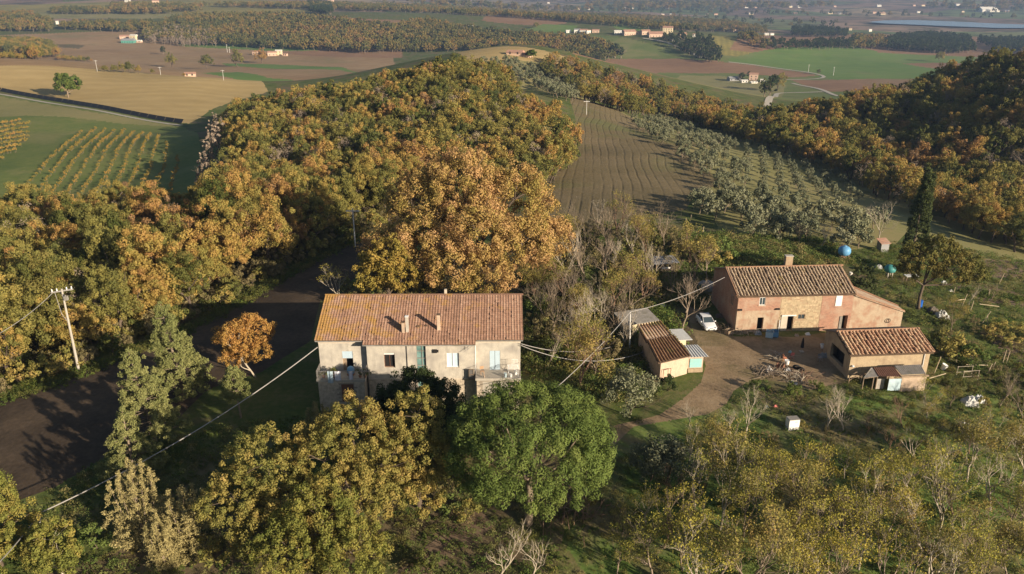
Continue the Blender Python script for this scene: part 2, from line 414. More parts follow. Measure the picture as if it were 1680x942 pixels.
U_F = np.linspace(-.76, .76, 491)
U = np.concatenate([np.linspace(-math.pi, -.8, 22), U_F, np.linspace(.8, math.pi, 22)])
V = np.concatenate([np.log(np.linspace(3, 30, 12)), np.linspace(math.log(32), math.log(220), 300), np.linspace(math.log(221), math.log(2600), 270), np.linspace(math.log(2640), math.log(15000), 80)])
UU, VV = np.meshgrid(U, V)          # rows: distance
U0, V0 = UU.copy(), VV.copy()
FIELDS = [  # name, material, outline as directions, nearest, farthest
 ('distant_plain', 'far', None, 1950, 5200), ('distant_hills', 'hills', None, 5200, 1e5),
 ('valley_field', 'brown_field', [(-200,20),(300,22),(640,60),(660,120),(420,140),(-200,120)], 655, 1700),
 ('distant_field', 'vine_slope', [(-50,0),(520,0),(520,20),(330,24),(-50,20)], 1500, 2600),
 ('stubble_field', 'pasture', [(-50,20),(340,22),(300,31),(-50,30)], 1200, 2600),
 ('ploughed_field', 'red_field', [(490,24),(560,28),(690,36),(640,38),(560,33),(520,30)], 1200, 2600),
 ('ploughed_field', 'red_field', [(820,26),(900,30),(930,38),(900,42),(840,40),(790,34)], 1200, 2400),
 ('green_field', 'wheat', [(890,40),(950,42),(935,55),(860,50)], 1200, 2400),
 ('green_field', 'wheat', [(1000,38),(1075,45),(1060,52),(1010,47)], 1200, 2400),
 ('hillside_meadow', 'orchard', [(960,55),(1010,60),(1060,70),(1110,82),(1170,95),(1130,98),(1020,96),(900,96),(940,70)], 900, 1600),
 ('vineyard_slope', 'vine_slope', [(1165,58),(1190,60),(1245,78),(1290,93),(1240,98),(1190,95),(1175,80)], 900, 1700),
 ('valley_meadow', 'orchard', [(840,92),(1680,92),(1760,130),(1760,180),(1200,180),(1040,160),(900,130)], 640, 1500),
 ('valley_soil', 'red_field', [(1190,97),(1240,58),(1400,56),(1700,58),(1760,95),(1620,96)], 1300, 2000),
 ('wheat_field', 'wheat', [(1195,96),(1230,88),(1300,77),(1400,76),(1440,84),(1520,90),(1625,95),(1640,112),(1500,128),(1380,132),(1355,128),(1290,118),(1200,104)], 640, 1700),
 ('ploughed_field', 'red_field', [(930,97),(1060,96),(1165,99),(1230,106),(1320,119),(1345,124),(1300,127),(1190,120),(1080,119),(990,120),(920,108)], 640, 1500),
 ('ploughed_field', 'red_field', [(1295,131),(1380,131),(1440,129),(1500,130),(1480,150),(1360,150),(1330,143)], 640, 1500),
 ('ploughed_field', 'red_field', [(1480,104),(1560,103),(1640,108),(1600,112),(1530,112)], 900, 1500),
 ('ploughed_field', 'red_field', [(1430,78),(1500,82),(1640,90),(1600,93),(1520,90),(1440,86)], 1000, 1700),
 ('stubble_field', 'pasture', [(1050,124),(1180,124),(1260,136),(1290,140),(1270,165),(1200,165),(1090,152)], 640, 1300),
 ('grass_strip', 'wheat', [(365,104),(480,107),(640,113),(560,115),(430,112),(370,108)], 700, 1300),
 ('grass_strip', 'wheat', [(330,120),(390,118),(440,128),(480,131),(470,133),(380,128)], 655, 1300),
 ('grass_strip', 'wheat', [(290,70),(400,74),(520,78),(520,84),(410,82),(300,76)], 900, 1500),
 ('ploughed_field', 'red_field', [(480,84),(660,82),(660,95),(560,94),(440,88)], 700, 1500),
 ('heath_patch', 'scrub_soil', [(90,66),(110,64),(140,74),(130,80),(100,78)], 800, 1500),
 ('tan_field', 'tan_field', [(-200,80),(0,93),(60,92),(200,97),(330,112),(420,128),(440,150),(345,180),(310,203),(200,180),(0,148),(-200,115)], 330, 655),
 ('orchard_meadow', 'orchard', [(-150,150),(0,152),(150,178),(300,206),(325,220),(330,250),(315,330),(-150,400)], 150, 560),
 ('verge', 'pasture', [(-150,125),(0,158),(150,184),(305,208),(200,203),(110,192),(50,190),(0,192),(-150,200)], 150, 560),
 ('olive_meadow', 'pasture', [(770,90),(860,88),(960,150),(1030,190),(1290,232),(1420,290),(1530,352),(1470,400),(1330,420),(1180,380),(1150,310),(1040,200),(950,165),(880,150)], 130, 620),
 ('dry_hilltop', 'tan_field', [(740,80),(830,70),(900,85),(960,105),(930,108),(860,100),(800,100),(770,104)], 420, 640),
 ('tilled_field', 'tilled', [(870,370),(892,300),(905,270),(925,240),(945,200),(935,165),(950,158),(1000,160),(1020,185),(1050,200),(1090,225),(1140,262),(1185,300),(1140,320),(1125,345),(1000,362),(940,375)], 120, 460),
 ('pasture', 'pasture', [(1505,350),(1560,358),(1620,380),(1760,420),(1760,450),(1680,430),(1600,425),(1500,400)], 110, 330),
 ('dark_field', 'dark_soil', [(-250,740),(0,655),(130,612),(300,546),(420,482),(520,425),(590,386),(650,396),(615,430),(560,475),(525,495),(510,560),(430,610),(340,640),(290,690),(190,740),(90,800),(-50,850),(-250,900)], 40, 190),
 ('garden_soil', 'soil', [(1600,425),(1760,435),(1760,462),(1570,452)], 60, 200),
 ('garden_soil', 'soil', [(1555,466),(1620,470),(1760,500),(1760,520),(1600,492)], 60, 200),
 ('garden_soil', 'soil', [(1600,540),(1680,560),(1760,590),(1760,620),(1660,590)], 60, 200),
 ('farmyard', 'yard', [(1100,480),(1130,500),(1150,510),(1185,540),(1205,552),(1300,553),(1470,534),(1500,548),(1380,560),(1395,625),(1330,640),(1290,628),(1235,622),(1205,640),(1190,665),(1150,705),(1090,722),(1010,742),(985,720),(1000,700),(1080,682),(1120,655),(1150,628),(1158,600),(1140,560),(1110,520)], 50, 150),
 ('thicket_soil', 'scrub_soil', [(545,490),(640,430),(700,420),(870,385),(1000,370),(1200,385),(1380,400),(1400,425),(1200,425),(1175,470),(1120,500),(1150,580),(1080,640),(990,660),(900,650),(870,560),(860,480)], 70, 190),
 ('grove_soil', 'scrub_soil', [(560,780),(700,720),(980,700),(1010,760),(930,850),(900,1000),(-100,1000),(200,900),(420,830)], 30, 90),
 ('lush_meadow', 'grass_lush', [(960,780),(1040,700),(1160,680),(1240,640),(1330,650),(1460,650),(1600,600),(1760,640),(1760,1000),(1000,1000),(930,900)], 30, 100),
]
field_id = np.zeros((2, len(V) - 1, len(U) - 1), int)
def centres(A):
    return np.stack([(A[:-1, :-1] + A[:-1, 1:] + A[1:, 1:]) / 3, (A[:-1, :-1] + A[1:, 1:] + A[1:, :-1]) / 3])
UC, VC = centres(UU), centres(VV)
RC = np.exp(VC)
_du = U_F[1] - U_F[0]
for fi, (nm, mt, poly, r0, r1) in enumerate(FIELDS, 1):
    sel = (RC >= r0) & (RC < r1)
    if poly is not None:
        pts = []
        for k, (px, py) in enumerate(poly):          # walk the outline in short steps so that it follows the land
            qx, qy = poly[(k + 1) % len(poly)]
            m_ = max(1, int(math.hypot(qx - px, qy - py) / 60))
            for j in range(m_):
                a, b = px + (qx - px) * j / m_, py + (qy - py) * j / m_
                x, y = hit(a, b, rmax=r1, rmin=max(20, r0 * .9)); pts.append(_uv(x, y))
        if r1 < 1000:
            for (u0, v0), (u1, v1) in zip(pts, pts[1:] + pts[:1]):   # draw grid corners onto the outline
                L = math.hypot(u1 - u0, v1 - v0)
                if L < 1e-6: continue
                _dv = V[40] - V[39] if max(v0, v1) < math.log(219) else V[-100] - V[-101]
                ua, ub, va, vb = min(u0, u1) - _du, max(u0, u1) + _du, min(v0, v1) - _dv, max(v0, v1) + _dv
                w = (UU > ua) & (UU < ub) & (VV > va) & (VV < vb)
                if not w.any() or w.sum() > 60000: continue
                t = np.clip(((UU[w] - u0) * (u1 - u0) + (VV[w] - v0) * (v1 - v0)) / L ** 2, 0, 1)
                du, dv = u0 + t * (u1 - u0) - UU[w], v0 + t * (v1 - v0) - VV[w]
                near = (np.abs(du) < _du * .5) & (np.abs(dv) < _dv * .5)
                UU[w] += np.where(near, du, 0); VV[w] += np.where(near, dv, 0)
        for _ in range(4):                       # never fold a cell over
            a0, a1, a2, b0, b1, b2 = UU[:-1, :-1], UU[:-1, 1:], UU[1:, 1:], VV[:-1, :-1], VV[:-1, 1:], VV[1:, 1:]
            c1, c2 = UU[1:, :-1], VV[1:, :-1]
            area = (U0[:-1, 1:] - U0[:-1, :-1]) * (V0[1:, :-1] - V0[:-1, :-1])
            bad = (((a1 - a0) * (b2 - b0) - (a2 - a0) * (b1 - b0)) < .12 * area) | (((a2 - a0) * (c2 - b0) - (c1 - a0) * (b2 - b0)) < .12 * area)
            if not bad.any(): break
            i_, j_ = np.where(bad)
            for di in (0, 1):
                for dj in (0, 1):
                    UU[i_ + di, j_ + dj] = U0[i_ + di, j_ + dj]; VV[i_ + di, j_ + dj] = V0[i_ + di, j_ + dj]
        UC, VC = centres(UU), centres(VV)
        sel &= pip(pts, UC, VC)
    field_id[sel] = fi
RR = np.exp(VV)
GX, GY = np.sin(UU) * RR, np.cos(UU) * RR
GZ = Hv(GX, GY).reshape(GX.shape)
nU = len(U)
IDX = np.arange(GX.size).reshape(GX.shape)
QU = np.stack([np.stack([IDX[:-1, :-1], IDX[1:, 1:], IDX[:-1, 1:]], -1), np.stack([IDX[:-1, :-1], IDX[1:, :-1], IDX[1:, 1:]], -1)])
ALL = np.stack([GX.ravel(), GY.ravel(), GZ.ravel()], 1)
def land_piece(name, mat, faces):
    used, inv = np.unique(faces, return_inverse=True)
    me = np_mesh(name, ALL[used], inv.reshape(-1, 3), [mat])
    me.polygons.foreach_set('use_smooth', [True] * len(faces))
    return tag(link(bpy.data.objects.new(name, me)), kind='structure')
land_piece('ground', M['meadow'], QU[field_id == 0])
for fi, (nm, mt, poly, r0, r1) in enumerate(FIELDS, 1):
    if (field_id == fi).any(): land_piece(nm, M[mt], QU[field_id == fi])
# lake
mw, nt = newmat('lake water'); s = N(nt)
s.out((.18, .25, .34), .22, s.bump(s.noise(s.pos(), .05, 3), .3, .4), spec=.6); M['water'] = mw
lk = MB(); P_ = [(1425, 36), (1450, 33.5), (1500, 33), (1560, 35), (1620, 38), (1700, 41), (1760, 44), (1760, 49), (1680, 46), (1640, 46), (1560, 43), (1500, 40.5), (1450, 38.5)]
vs = [on_level(px, py, -66.5) for px, py in P_]
lk.add(vs, [tuple(range(len(vs)))]); tag(lk.build('lake', mw), kind='structure')
def ribbon(name, mat, pts, width, lift=.05, rmax=20000, world_pts=False, step=3.0):
    W = [p if world_pts else hit(p[0], p[1], rmax=rmax) for p in pts]
    out = []
    for (x0, y0), (x1, y1) in zip(W, W[1:]):
        k = max(1, int(math.hypot(x1 - x0, y1 - y0) / step))
        for j in range(k): out.append((x0 + (x1 - x0) * j / k, y0 + (y1 - y0) * j / k))
    out.append(W[-1]); A = np.array(out)
    for _ in range(4): A[1:-1] = (A[:-2] + 2 * A[1:-1] + A[2:]) / 4
    T = np.gradient(A, axis=0); T /= np.linalg.norm(T, axis=1)[:, None] + 1e-9; Nn = np.stack([T[:, 1], -T[:, 0]], 1)
    cols = [A + Nn * width * k for k in (-.5, -.17, .17, .5)]
    Vx = np.concatenate([np.stack([c[:, 0], c[:, 1], Hv(c[:, 0], c[:, 1]) + lift], 1) for c in cols]); n = len(A)
    F = np.array([(k * n + i, (k + 1) * n + i, (k + 1) * n + i + 1, k * n + i + 1) for k in range(3) for i in range(n - 1)])
    me = np_mesh(name, Vx, F, [mat]); o = link(bpy.data.objects.new(name, me)); tag(o, kind='structure'); return o
# ---------------------------------------------------------------- foliage and wood
def rdir(rng, n):
    d = rng.normal(size=(n, 3)); return d / np.linalg.norm(d, axis=1)[:, None]
def leaves(rng, C, R, n, size, flat=1.0, outward=.6, aspect=.6, tone=None, shell=.55, up=0.0):
    """C: clump centres (k,3), R: clump radii (k,), n leaves each -> quads"""
    C = np.asarray(C, float); R = np.asarray(R, float); k = len(C)
    ci = np.repeat(np.arange(k), n); m = len(ci)
    d = rdir(rng, m); rad = (shell + (1 - shell) * rng.random(m)) * R[ci]
    P = C[ci] + d * rad[:, None] * np.array([1, 1, flat])
    nrm = d * outward + rdir(rng, m) * (1 - outward) + np.array([0, 0, up]); nrm /= np.linalg.norm(nrm, axis=1)[:, None]
    a = np.cross(nrm, rdir(rng, m)); a /= np.linalg.norm(a, axis=1)[:, None] + 1e-9; b = np.cross(nrm, a)
    s = size * (.6 + .8 * rng.random(m))[:, None]
    Vx = np.stack([P - a * s, P - b * s * aspect, P + a * s, P + b * s * aspect], 1).reshape(-1, 3)
    F = np.arange(4 * m).reshape(-1, 4)
    tk = rng.random(k) if tone is None else np.asarray(tone)
    t = np.clip(tk[ci] * .65 + rng.random(m) * .35, 0, 1)
    return Vx, F, np.repeat(t, 4)
def tube_np(path, rad, sides):
    P = np.asarray(path, float); k = len(P)
    T = np.gradient(P, axis=0) if k > 2 else np.repeat((P[1] - P[0])[None], k, 0)
    T /= np.linalg.norm(T, axis=1)[:, None] + 1e-9
    ref = np.where(np.abs(T[:, 2:3]) < .9, np.array([[0, 0, 1.0]]), np.array([[1.0, 0, 0]]))
    A = np.cross(T, ref); A /= np.linalg.norm(A, axis=1)[:, None] + 1e-9; B = np.cross(T, A)
    w = np.arange(sides) * 2 * math.pi / sides
    Vx = P[:, None] + (A[:, None] * np.cos(w)[None, :, None] + B[:, None] * np.sin(w)[None, :, None]) * np.asarray(rad)[:, None, None]
    i = np.arange(k - 1)[:, None] * sides; j = np.arange(sides)[None]; j2 = (j + 1) % sides
    F = np.stack([i + j, i + j2, i + sides + j2, i + sides + j], -1).reshape(-1, 4)
    return Vx.reshape(-1, 3), F
class Wood:
    def __init__(s): s.V, s.F, s.n, s.tips = [], [], 0, []
    def tube(s, path, rad, sides):
        v, f = tube_np(path, rad, sides); s.V.append(v); s.F.append(f + s.n); s.n += len(v)
    def grow(s, rng, p, d, L, r, depth, maxd, spread=.55, kids=3, up=.12, bend=.18, minside=3, shrink=.68):
        k = 4 if depth < 2 else 3
        pts = [np.array(p, float)]; d = np.array(d, float)
        for i in range(k):
            d = d + rng.normal(size=3) * bend + np.array([0, 0, up * .5]); d /= np.linalg.norm(d)
            pts.append(pts[-1] + d * L / k)
        rr = np.linspace(r, r * (.62 if depth < maxd else .3), k + 1)
        s.tube(pts, rr, 7 if depth == 0 else 5 if depth == 1 else minside)
        if depth >= maxd:
            s.tips.append(pts[-1]); return
        nk = kids if depth else kids + 1
        a0 = rng.random() * 6.28
        for j in range(nk):
            w = a0 + j * 6.28 / nk + rng.normal() * .35
            t = pts[-1] if j < 2 else pts[max(1, k - 1 - (j % 2))]
            ax = np.cross(d, [0.3, .2, 1.0]); ax /= np.linalg.norm(ax) + 1e-9; bx = np.cross(d, ax)
            sp = spread * (.7 + .6 * rng.random())
            nd = d * math.cos(sp) + (ax * math.cos(w) + bx * math.sin(w)) * math.sin(sp) + np.array([0, 0, up])
            nd /= np.linalg.norm(nd)
            s.grow(rng, t, nd, L * shrink * (.8 + .4 * rng.random()), r * .58, depth + 1, maxd, spread, kids, up, bend, minside, shrink)
    def data(s): return np.concatenate(s.V), np.concatenate(s.F)
def wood_mesh(name, w, mat):
    v, f = w.data(); me = np_mesh(name, v, f, [mat]); me.polygons.foreach_set('use_smooth', [True] * len(f)); return me
def join_lw(name, lv, lf, lt, w, mats):
    """foliage slot 0 and wood slot 1 in one mesh (distant trees, no parts to see)"""
    if w is None: return np_mesh(name, lv, lf, mats[:1], None, lt)
    v, f = w.data()
    return np_mesh(name, np.concatenate([lv, v]), np.concatenate([lf, f + len(lv)]), mats, [0] * len(lf) + [1] * len(f), np.concatenate([lt, np.zeros(len(v))]))
def crown_clumps(rng, h0, h1, rad, n, low=.35, lump=.25, cr=(.16, .30)):
    """clump centres over an uneven crown from h0 to h1"""
    d = rdir(rng, n * 2); d = d[d[:, 2] > -low][:n]; n = len(d)
    bulge = 1 + lump * (np.sin(d[:, 0] * 3 + rng.random() * 6) * np.cos(d[:, 1] * 3.4 + rng.random() * 6) + rng.normal(size=n) * .35)
    cz = h0 + (h1 - h0) * .45; hz = (h1 - h0) * .5
    rr = (.55 + .45 * rng.random(n) ** .5) * bulge
    C = np.stack([d[:, 0] * rad * rr, d[:, 1] * rad * rr, cz + d[:, 2] * hz * rr], 1)
    R = rad * (cr[0] + (cr[1] - cr[0]) * rng.random(n))
    return C, R
def oak_mesh(name, seed, h, rad, nc, nl, size, mat, base=.22, bark='bark', lump=.25, cr=(.16, .30)):
    rng = np.random.default_rng(seed)
    C, R = crown_clumps(rng, h * base, h, rad, nc, lump=lump, cr=cr)
    lv, lf, lt = leaves(rng, C, R, nl, size)
    w = Wood(); w.grow(rng, (0, 0, -.5), (0, 0, 1), h * .4, h * .028, 0, 2, kids=3, shrink=.75)
    return join_lw(name, lv, lf, lt, w, [M[mat], M[bark]])
def scatter(name, P, src, seed=0, smin=.8, smax=1.2, label=None, cat=None, zj=.0, mat=None):
    """one uncountable mass: copies of source shapes on points"""
    P = np.asarray(P, float); n = len(P); rng = np.random.default_rng(seed)
    me = bpy.data.meshes.new(name); me.vertices.add(n); me.vertices.foreach_set('co', P.astype(np.float32).ravel())
    for an, vals in (('turn', rng.random(n) * 6.283), ('size', smin + (smax - smin) * rng.random(n))):
        a = me.attributes.new(an, 'FLOAT', 'POINT'); a.data.foreach_set('value', vals.astype(np.float32))
    a = me.attributes.new('which', 'INT', 'POINT'); a.data.foreach_set('value', rng.integers(0, len(src), n).astype(np.int32))
    o = link(bpy.data.objects.new(name, me))
    ng = bpy.data.node_groups.new(name, 'GeometryNodeTree')
    ng.interface.new_socket('Geometry', in_out='INPUT', socket_type='NodeSocketGeometry'); ng.interface.new_socket('Geometry', in_out='OUTPUT', socket_type='NodeSocketGeometry')
    g = ng.nodes.new; L = ng.links.new
    gi, go = g('NodeGroupInput'), g('NodeGroupOutput')
    j = g('GeometryNodeJoinGeometry')
    for q in src:
        oi = g('GeometryNodeObjectInfo'); oi.transform_space = 'ORIGINAL'; oi.inputs[0].default_value = q; oi.inputs[1].default_value = True
        L(oi.outputs['Geometry'], j.inputs[0])
    def attr(nm, t):
        x = g('GeometryNodeInputNamedAttribute'); x.data_type = t; x.inputs[0].default_value = nm; return x.outputs[0]
    c = g('ShaderNodeCombineXYZ'); L(attr('turn', 'FLOAT'), c.inputs[2])
    ip = g('GeometryNodeInstanceOnPoints'); L(gi.outputs[0], ip.inputs['Points']); L(j.outputs[0], ip.inputs['Instance'])
    ip.inputs['Pick Instance'].default_value = True; L(attr('which', 'INT'), ip.inputs['Instance Index'])
    e2r = g('FunctionNodeEulerToRotation'); L(c.outputs[0], e2r.inputs[0]); L(e2r.outputs[0], ip.inputs['Rotation'])
    L(attr('size', 'FLOAT'), ip.inputs['Scale']); L(ip.outputs[0], go.inputs[0])
    md = o.modifiers.new('scatter', 'NODES'); md.node_group = ng
    return tag(o, label, cat, kind='stuff')
def grid_pts(poly, x0, x1, y0, y1, step, jit=.45, hh=0.0, seed=1, rot=0.0, sy=None, holes=()):
    """points on the ground whose position at height hh above it is seen inside the outline"""
    rng = np.random.default_rng(seed); sy = sy or step
    cx, cy = (x0 + x1) / 2, (y0 + y1) / 2; D = math.hypot(x1 - x0, y1 - y0) / 2
    a, b = np.meshgrid(np.arange(-D, D, step), np.arange(-D, D, sy))
    a = a.ravel() + rng.uniform(-jit, jit, a.size) * step; b = b.ravel() + rng.uniform(-jit, jit, b.size) * sy
    x = cx + a * math.cos(rot) - b * math.sin(rot); y = cy + a * math.sin(rot) + b * math.cos(rot)
    k = (x > x0) & (x < x1) & (y > y0) & (y < y1); x, y = x[k], y[k]
    z = Hv(x, y); px, py, _ = proj(x, y, z + hh)
    k = pip(poly, px, py)
    for hp in holes: k &= ~pip(hp, px, py)
    return np.stack([x, y, z], 1)[k]
def single(name, me, p, rz=0, s=1.0, label=None, cat=None, group=None):
    o = bpy.data.objects.new(name, me); o.location = p; o.rotation_euler = (0, 0, rz)
    o.scale = (s, s, s) if not hasattr(s, '__len__') else s
    link(o); return tag(o, label, cat, group)
# ---------------------------------------------------------------- the woods
near_src = [oak_mesh('autumn_tree', 100 + i, 10.5 + i % 3, 4.0 + .4 * (i % 2), 100, 150, .135, 'leaf_mixed', base=.08, bark='bark_dark', cr=(.11, .25), lump=.40) for i in range(6)]
near_src.append(oak_mesh('autumn_tree', 107, 11, 3.6, 60, 40, .10, 'twig', base=.15, bark='bark', cr=(.2, .34), lump=.4))
near_src.append(oak_mesh('autumn_tree', 108, 12.5, 3.0, 90, 120, .13, 'leaf_bramble', base=.06, bark='bark_dark', cr=(.14, .3), lump=.3))
mid_src = [oak_mesh('wood_tree', 140 + i, 10 + i % 3, 3.9 + .4 * (i % 2), 52, 80, .22, 'leaf_mixed', base=.08, bark='bark_dark', cr=(.18, .32), lump=.32) for i in range(7)]
mid_src += [oak_mesh('wood_tree', 148, 10.5, 3.6, 40, 26, .14, 'twig', base=.1, bark='bark'), oak_mesh('wood_tree', 149, 12.5, 3.0, 40, 50, .28, 'leaf_bramble', base=.05, bark='bark_dark')]
WOOD_LEFT = [(-120,628),(-120,345),(60,345),(130,368),(200,356),(250,348),(300,350),(335,352),(350,300),(440,280),(600,300),(700,300),(640,340),(590,338),(520,368),(420,420),(300,482),(130,552),(0,598)]
WOOD_HILL = [(368,310),(372,240),(362,205),(395,175),(460,158),(560,130),(640,108),(700,98),(740,94),(790,108),(835,128),(868,162),(922,198),(942,222),(936,246),(905,268),(880,285),(760,300),(600,300),(440,285)]
WOOD_STREAM = [(885,100),(905,92),(960,108),(1050,130),(1100,145),(1180,165),(1250,185),(1330,200),(1400,215),(1480,245),(1560,270),(1640,300),(1800,340),(1800,408),(1680,378),(1600,352),(1520,325),(1450,300),(1400,275),(1340,248),(1250,222),(1180,200),(1090,180),(1040,172),(960,148),(900,118)]
WOOD_RIGHT = [(1280,188),(1330,162),(1400,140),(1450,125),(1520,112),(1600,96),(1800,80),(1800,345),(1640,300),(1560,265),(1480,240),(1400,212),(1330,195)]
pl = grid_pts(WOOD_LEFT, -190, 20, 68, 260, 4.3, hh=4.5, seed=3)
ph = grid_pts(WOOD_HILL, -190, 90, 150, 400, 4.2, hh=5, seed=4)
ps = grid_pts(WOOD_STREAM, 0, 200, 150, 640, 4.8, hh=5, seed=5)
pr = grid_pts(WOOD_RIGHT, 80, 330, 215, 460, 5.0, hh=5, seed=6)
_pp = hit(129, 607); pl = pl[~((np.abs(pl[:, 0] - _pp[0] - .5) < 3.6) & (np.abs(pl[:, 1] - _pp[1]) < 5.5))]
_df = [(0,650),(130,607),(300,541),(420,477),(520,421),(590,378),(660,378),(640,440),(520,500),(430,610),(290,690),(90,800),(-50,850),(-250,900),(-250,730)]
_a, _b, _ = proj(pl[:, 0], pl[:, 1], pl[:, 2]); pl = pl[~(pip(_df, _a, _b) | pip(_df, _a + 10, _b + 14))]
cand = []
for key, P in (('left', pl), ('hill', ph), ('stream', ps), ('right', pr)):
    _, _, dep = proj(P[:, 0], P[:, 1], P[:, 2])
    px, py, _ = proj(P[:, 0], P[:, 1], P[:, 2] + 8)
    for p, d, a, b in zip(P, dep, px, py):
        cand.append((d, key, p, (-30 < a < 1710) and b < 930))
cand.sort(key=lambda c: c[0])
PLACE = {'left': 'the left wood', 'hill': 'the domed wood', 'stream': 'the strip beyond the olives', 'right': 'the right hill wood'}
TN = ['bushy', 'broad', 'rounded', 'tall', 'ragged', 'dense', 'nearly bare', 'tall dark']
ORD = ['first', 'second', 'third', 'fourth', 'fifth', 'sixth', 'seventh', 'eighth', 'ninth', 'tenth', 'eleventh', 'twelfth', 'thirteenth', 'fourteenth', 'fifteenth', 'sixteenth', 'seventeenth', 'eighteenth', 'nineteenth', 'twentieth']
ORD += ['twenty-' + o for o in ORD[:9]] + ['thirtieth'] + ['thirty-' + o for o in ORD[:9]] + ['fortieth'] + ['forty-' + o for o in ORD[:9]]
def rank_rows(items, step, nrows):
    """items (px, py) -> (row index counted from the nearest, rank from the left in that row)"""
    order = sorted(range(len(items)), key=lambda i: -items[i][1]); out = {}; per = max(1, -(-len(items) // nrows))
    for r in range(nrows):
        row = sorted(order[r * per:(r + 1) * per], key=lambda i: items[i][0])
        for k, i in enumerate(row): out[i] = (r, k)
    return out
rest = []; chosen = []
for d, key, p, vis in cand:
    (chosen.append((key, p)) if vis and len(chosen) < 285 else rest.append((key, p)))
wood_objs = []
SCL = {'left': (.72, 1.08), 'hill': (.5, .8), 'stream': (.55, .9), 'right': (.55, .9)}
for key in PLACE:
    mine = [(p, proj(p[0], p[1], p[2])[:2]) for k_, p in chosen if k_ == key]
    if not mine: continue
    rows_n = max(1, round(len(mine) / 22)); rk = rank_rows([q for _, q in mine], 30, rows_n)
    for j, (p, q) in enumerate(mine):
        i = (len(wood_objs) * 5 + len(wood_objs) // 7) % 6; r, k = rk[j]
        if len(wood_objs) % 17 == 9: i = 6
        if len(wood_objs) % 13 == 5: i = 7
        o = single('autumn_tree', near_src[i], p, random.random() * 6.28, random.uniform(*SCL[key]), '%s oak, %s from left in the %s row of %s' % (TN[i], ORD[min(k, len(ORD) - 1)], (ORD[r] if r else 'front'), PLACE[key]), 'tree', 'autumn oaks of ' + PLACE[key])
        o.scale.z *= random.uniform(.85, 1.15); wood_objs.append(o)
def mass_sources(meshes, P, name, label):
    out = []
    for me, p, w_ in zip(meshes, P, ['bushy', 'broad', 'rounded', 'tall', 'ragged', 'dense', 'spreading', 'bare', 'dark']):
        o = single(name, me, p, random.random() * 6, 1.0, w_ + ' ' + label, 'tree'); o.scale = (.7, .7, .7); out.append(o)
    return out
by = {k: [p for k_, p in rest if k_ == k] for k in PLACE}
ms = mass_sources(mid_src, by['hill'][5:5 + len(mid_src)], 'wood_tree', 'autumn tree standing deep in the canopy of the domed hill wood')
scatter('autumn_wood', [p for k_ in ('hill', 'left', 'stream', 'right') for p in by[k_]], ms, 1, .52, .92, 'mixed gold, rust and olive woodland covering the hills')
print('woods', len(wood_objs), len(rest))
# ---------------------------------------------------------------- orchard and olive groves
def small_tree(name, seed, h, rad, nc, nl, size, mat, bark='bark', base=.3, lump=.3, cr=(.2, .36)):
    return oak_mesh(name, seed, h, rad, nc, nl, size, mat, base, bark, lump, cr)
orch = [small_tree('orchard_tree', 200 + i, 2.9, 1.05, 12, 26, .17, 'leaf_gold') for i in range(4)]
P = grid_pts([(40,300),(60,268),(110,222),(150,208),(205,212),(262,222),(290,240),(296,275),(280,320),(180,330),(60,330)], -200, -60, 160, 420, 4.2, .10, hh=1.0, seed=8, rot=.35, sy=3.3)
P = P[np.argsort(P[:, 1])]; orest = P[285:]; P = P[:285]; print('orchard', len(P), len(orest))
for i, p in enumerate(P):
    single('orchard_tree', orch[i % 4], p, i * 1.7, .36 + .26 * random.random(), 'small yellowing fruit tree in the rows of the green orchard', 'tree', 'fruit trees in the orchard rows')
os_ = [o for o in COL.objects if o.name.startswith('orchard_tree')][:4]
if len(orest): scatter('far_orchard_rows', orest, os_, 9, .38, .62, 'farther rows of small fruit trees in the orchard')
oliv = [small_tree('olive_tree', 220 + i, 4.2, 2.1, 22, 60, .17, 'leaf_olive', base=.18) for i in range(4)]
OL1 = [(1040,188),(1075,192),(1130,205),(1200,226),(1210,260),(1235,300),(1230,335),(1190,330),(1165,295),(1120,255),(1080,225),(1045,203)]
OL2 = [(1200,226),(1290,240),(1340,258),(1400,292),(1412,318),(1370,330),(1300,322),(1240,312),(1212,262)]
OL3 = [(1130,318),(1180,312),(1300,335),(1440,360),(1440,400),(1400,402),(1300,388),(1230,392),(1160,352)]
OL4 = [(778,100),(830,96),(880,104),(940,122),(968,158),(930,160),(905,152),(870,135),(820,112)]
k = 0
for poly, step, sc, jit, lb, gp in ((OL3, 6.3, 1.1, .35, 'large silvery olive tree on the slope above the farmhouse', 'large olives above the farmhouse'), (OL1, 5.6, .82, .25, 'grey green olive in the belt beside the tilled field', 'olives beside the tilled field'),
                          (OL2, 6.6, .62, .10, 'young olive in open rows right of the olive belt', 'young olives in open rows')):
    P = grid_pts(poly, 20, 160, 120, 420, step, jit, hh=2, seed=11 + k, rot=.5); print(lb, len(P)); P = P[np.random.default_rng(k).permutation(len(P))]
    for p in P[:190 if step > 6 else 110]:
        single('olive_tree', oliv[k % 4], p, k * 1.3, sc * random.uniform(.8, 1.2), lb, 'olive tree', gp); k += 1
P = grid_pts(OL4, -60, 90, 330, 640, 7.0, .15, hh=2, seed=19, rot=.3)
osrc = [single('olive_tree', oliv[i], P[i], i, 1.2, 'grey olive tree of the hilltop grove behind the domed wood', 'olive tree', 'olives of the hilltop grove') for i in range(4)]
scatter('olive_grove', P[4:], osrc, 5, 1.0, 1.5, 'rows of grey olives on the hilltop behind the wood')
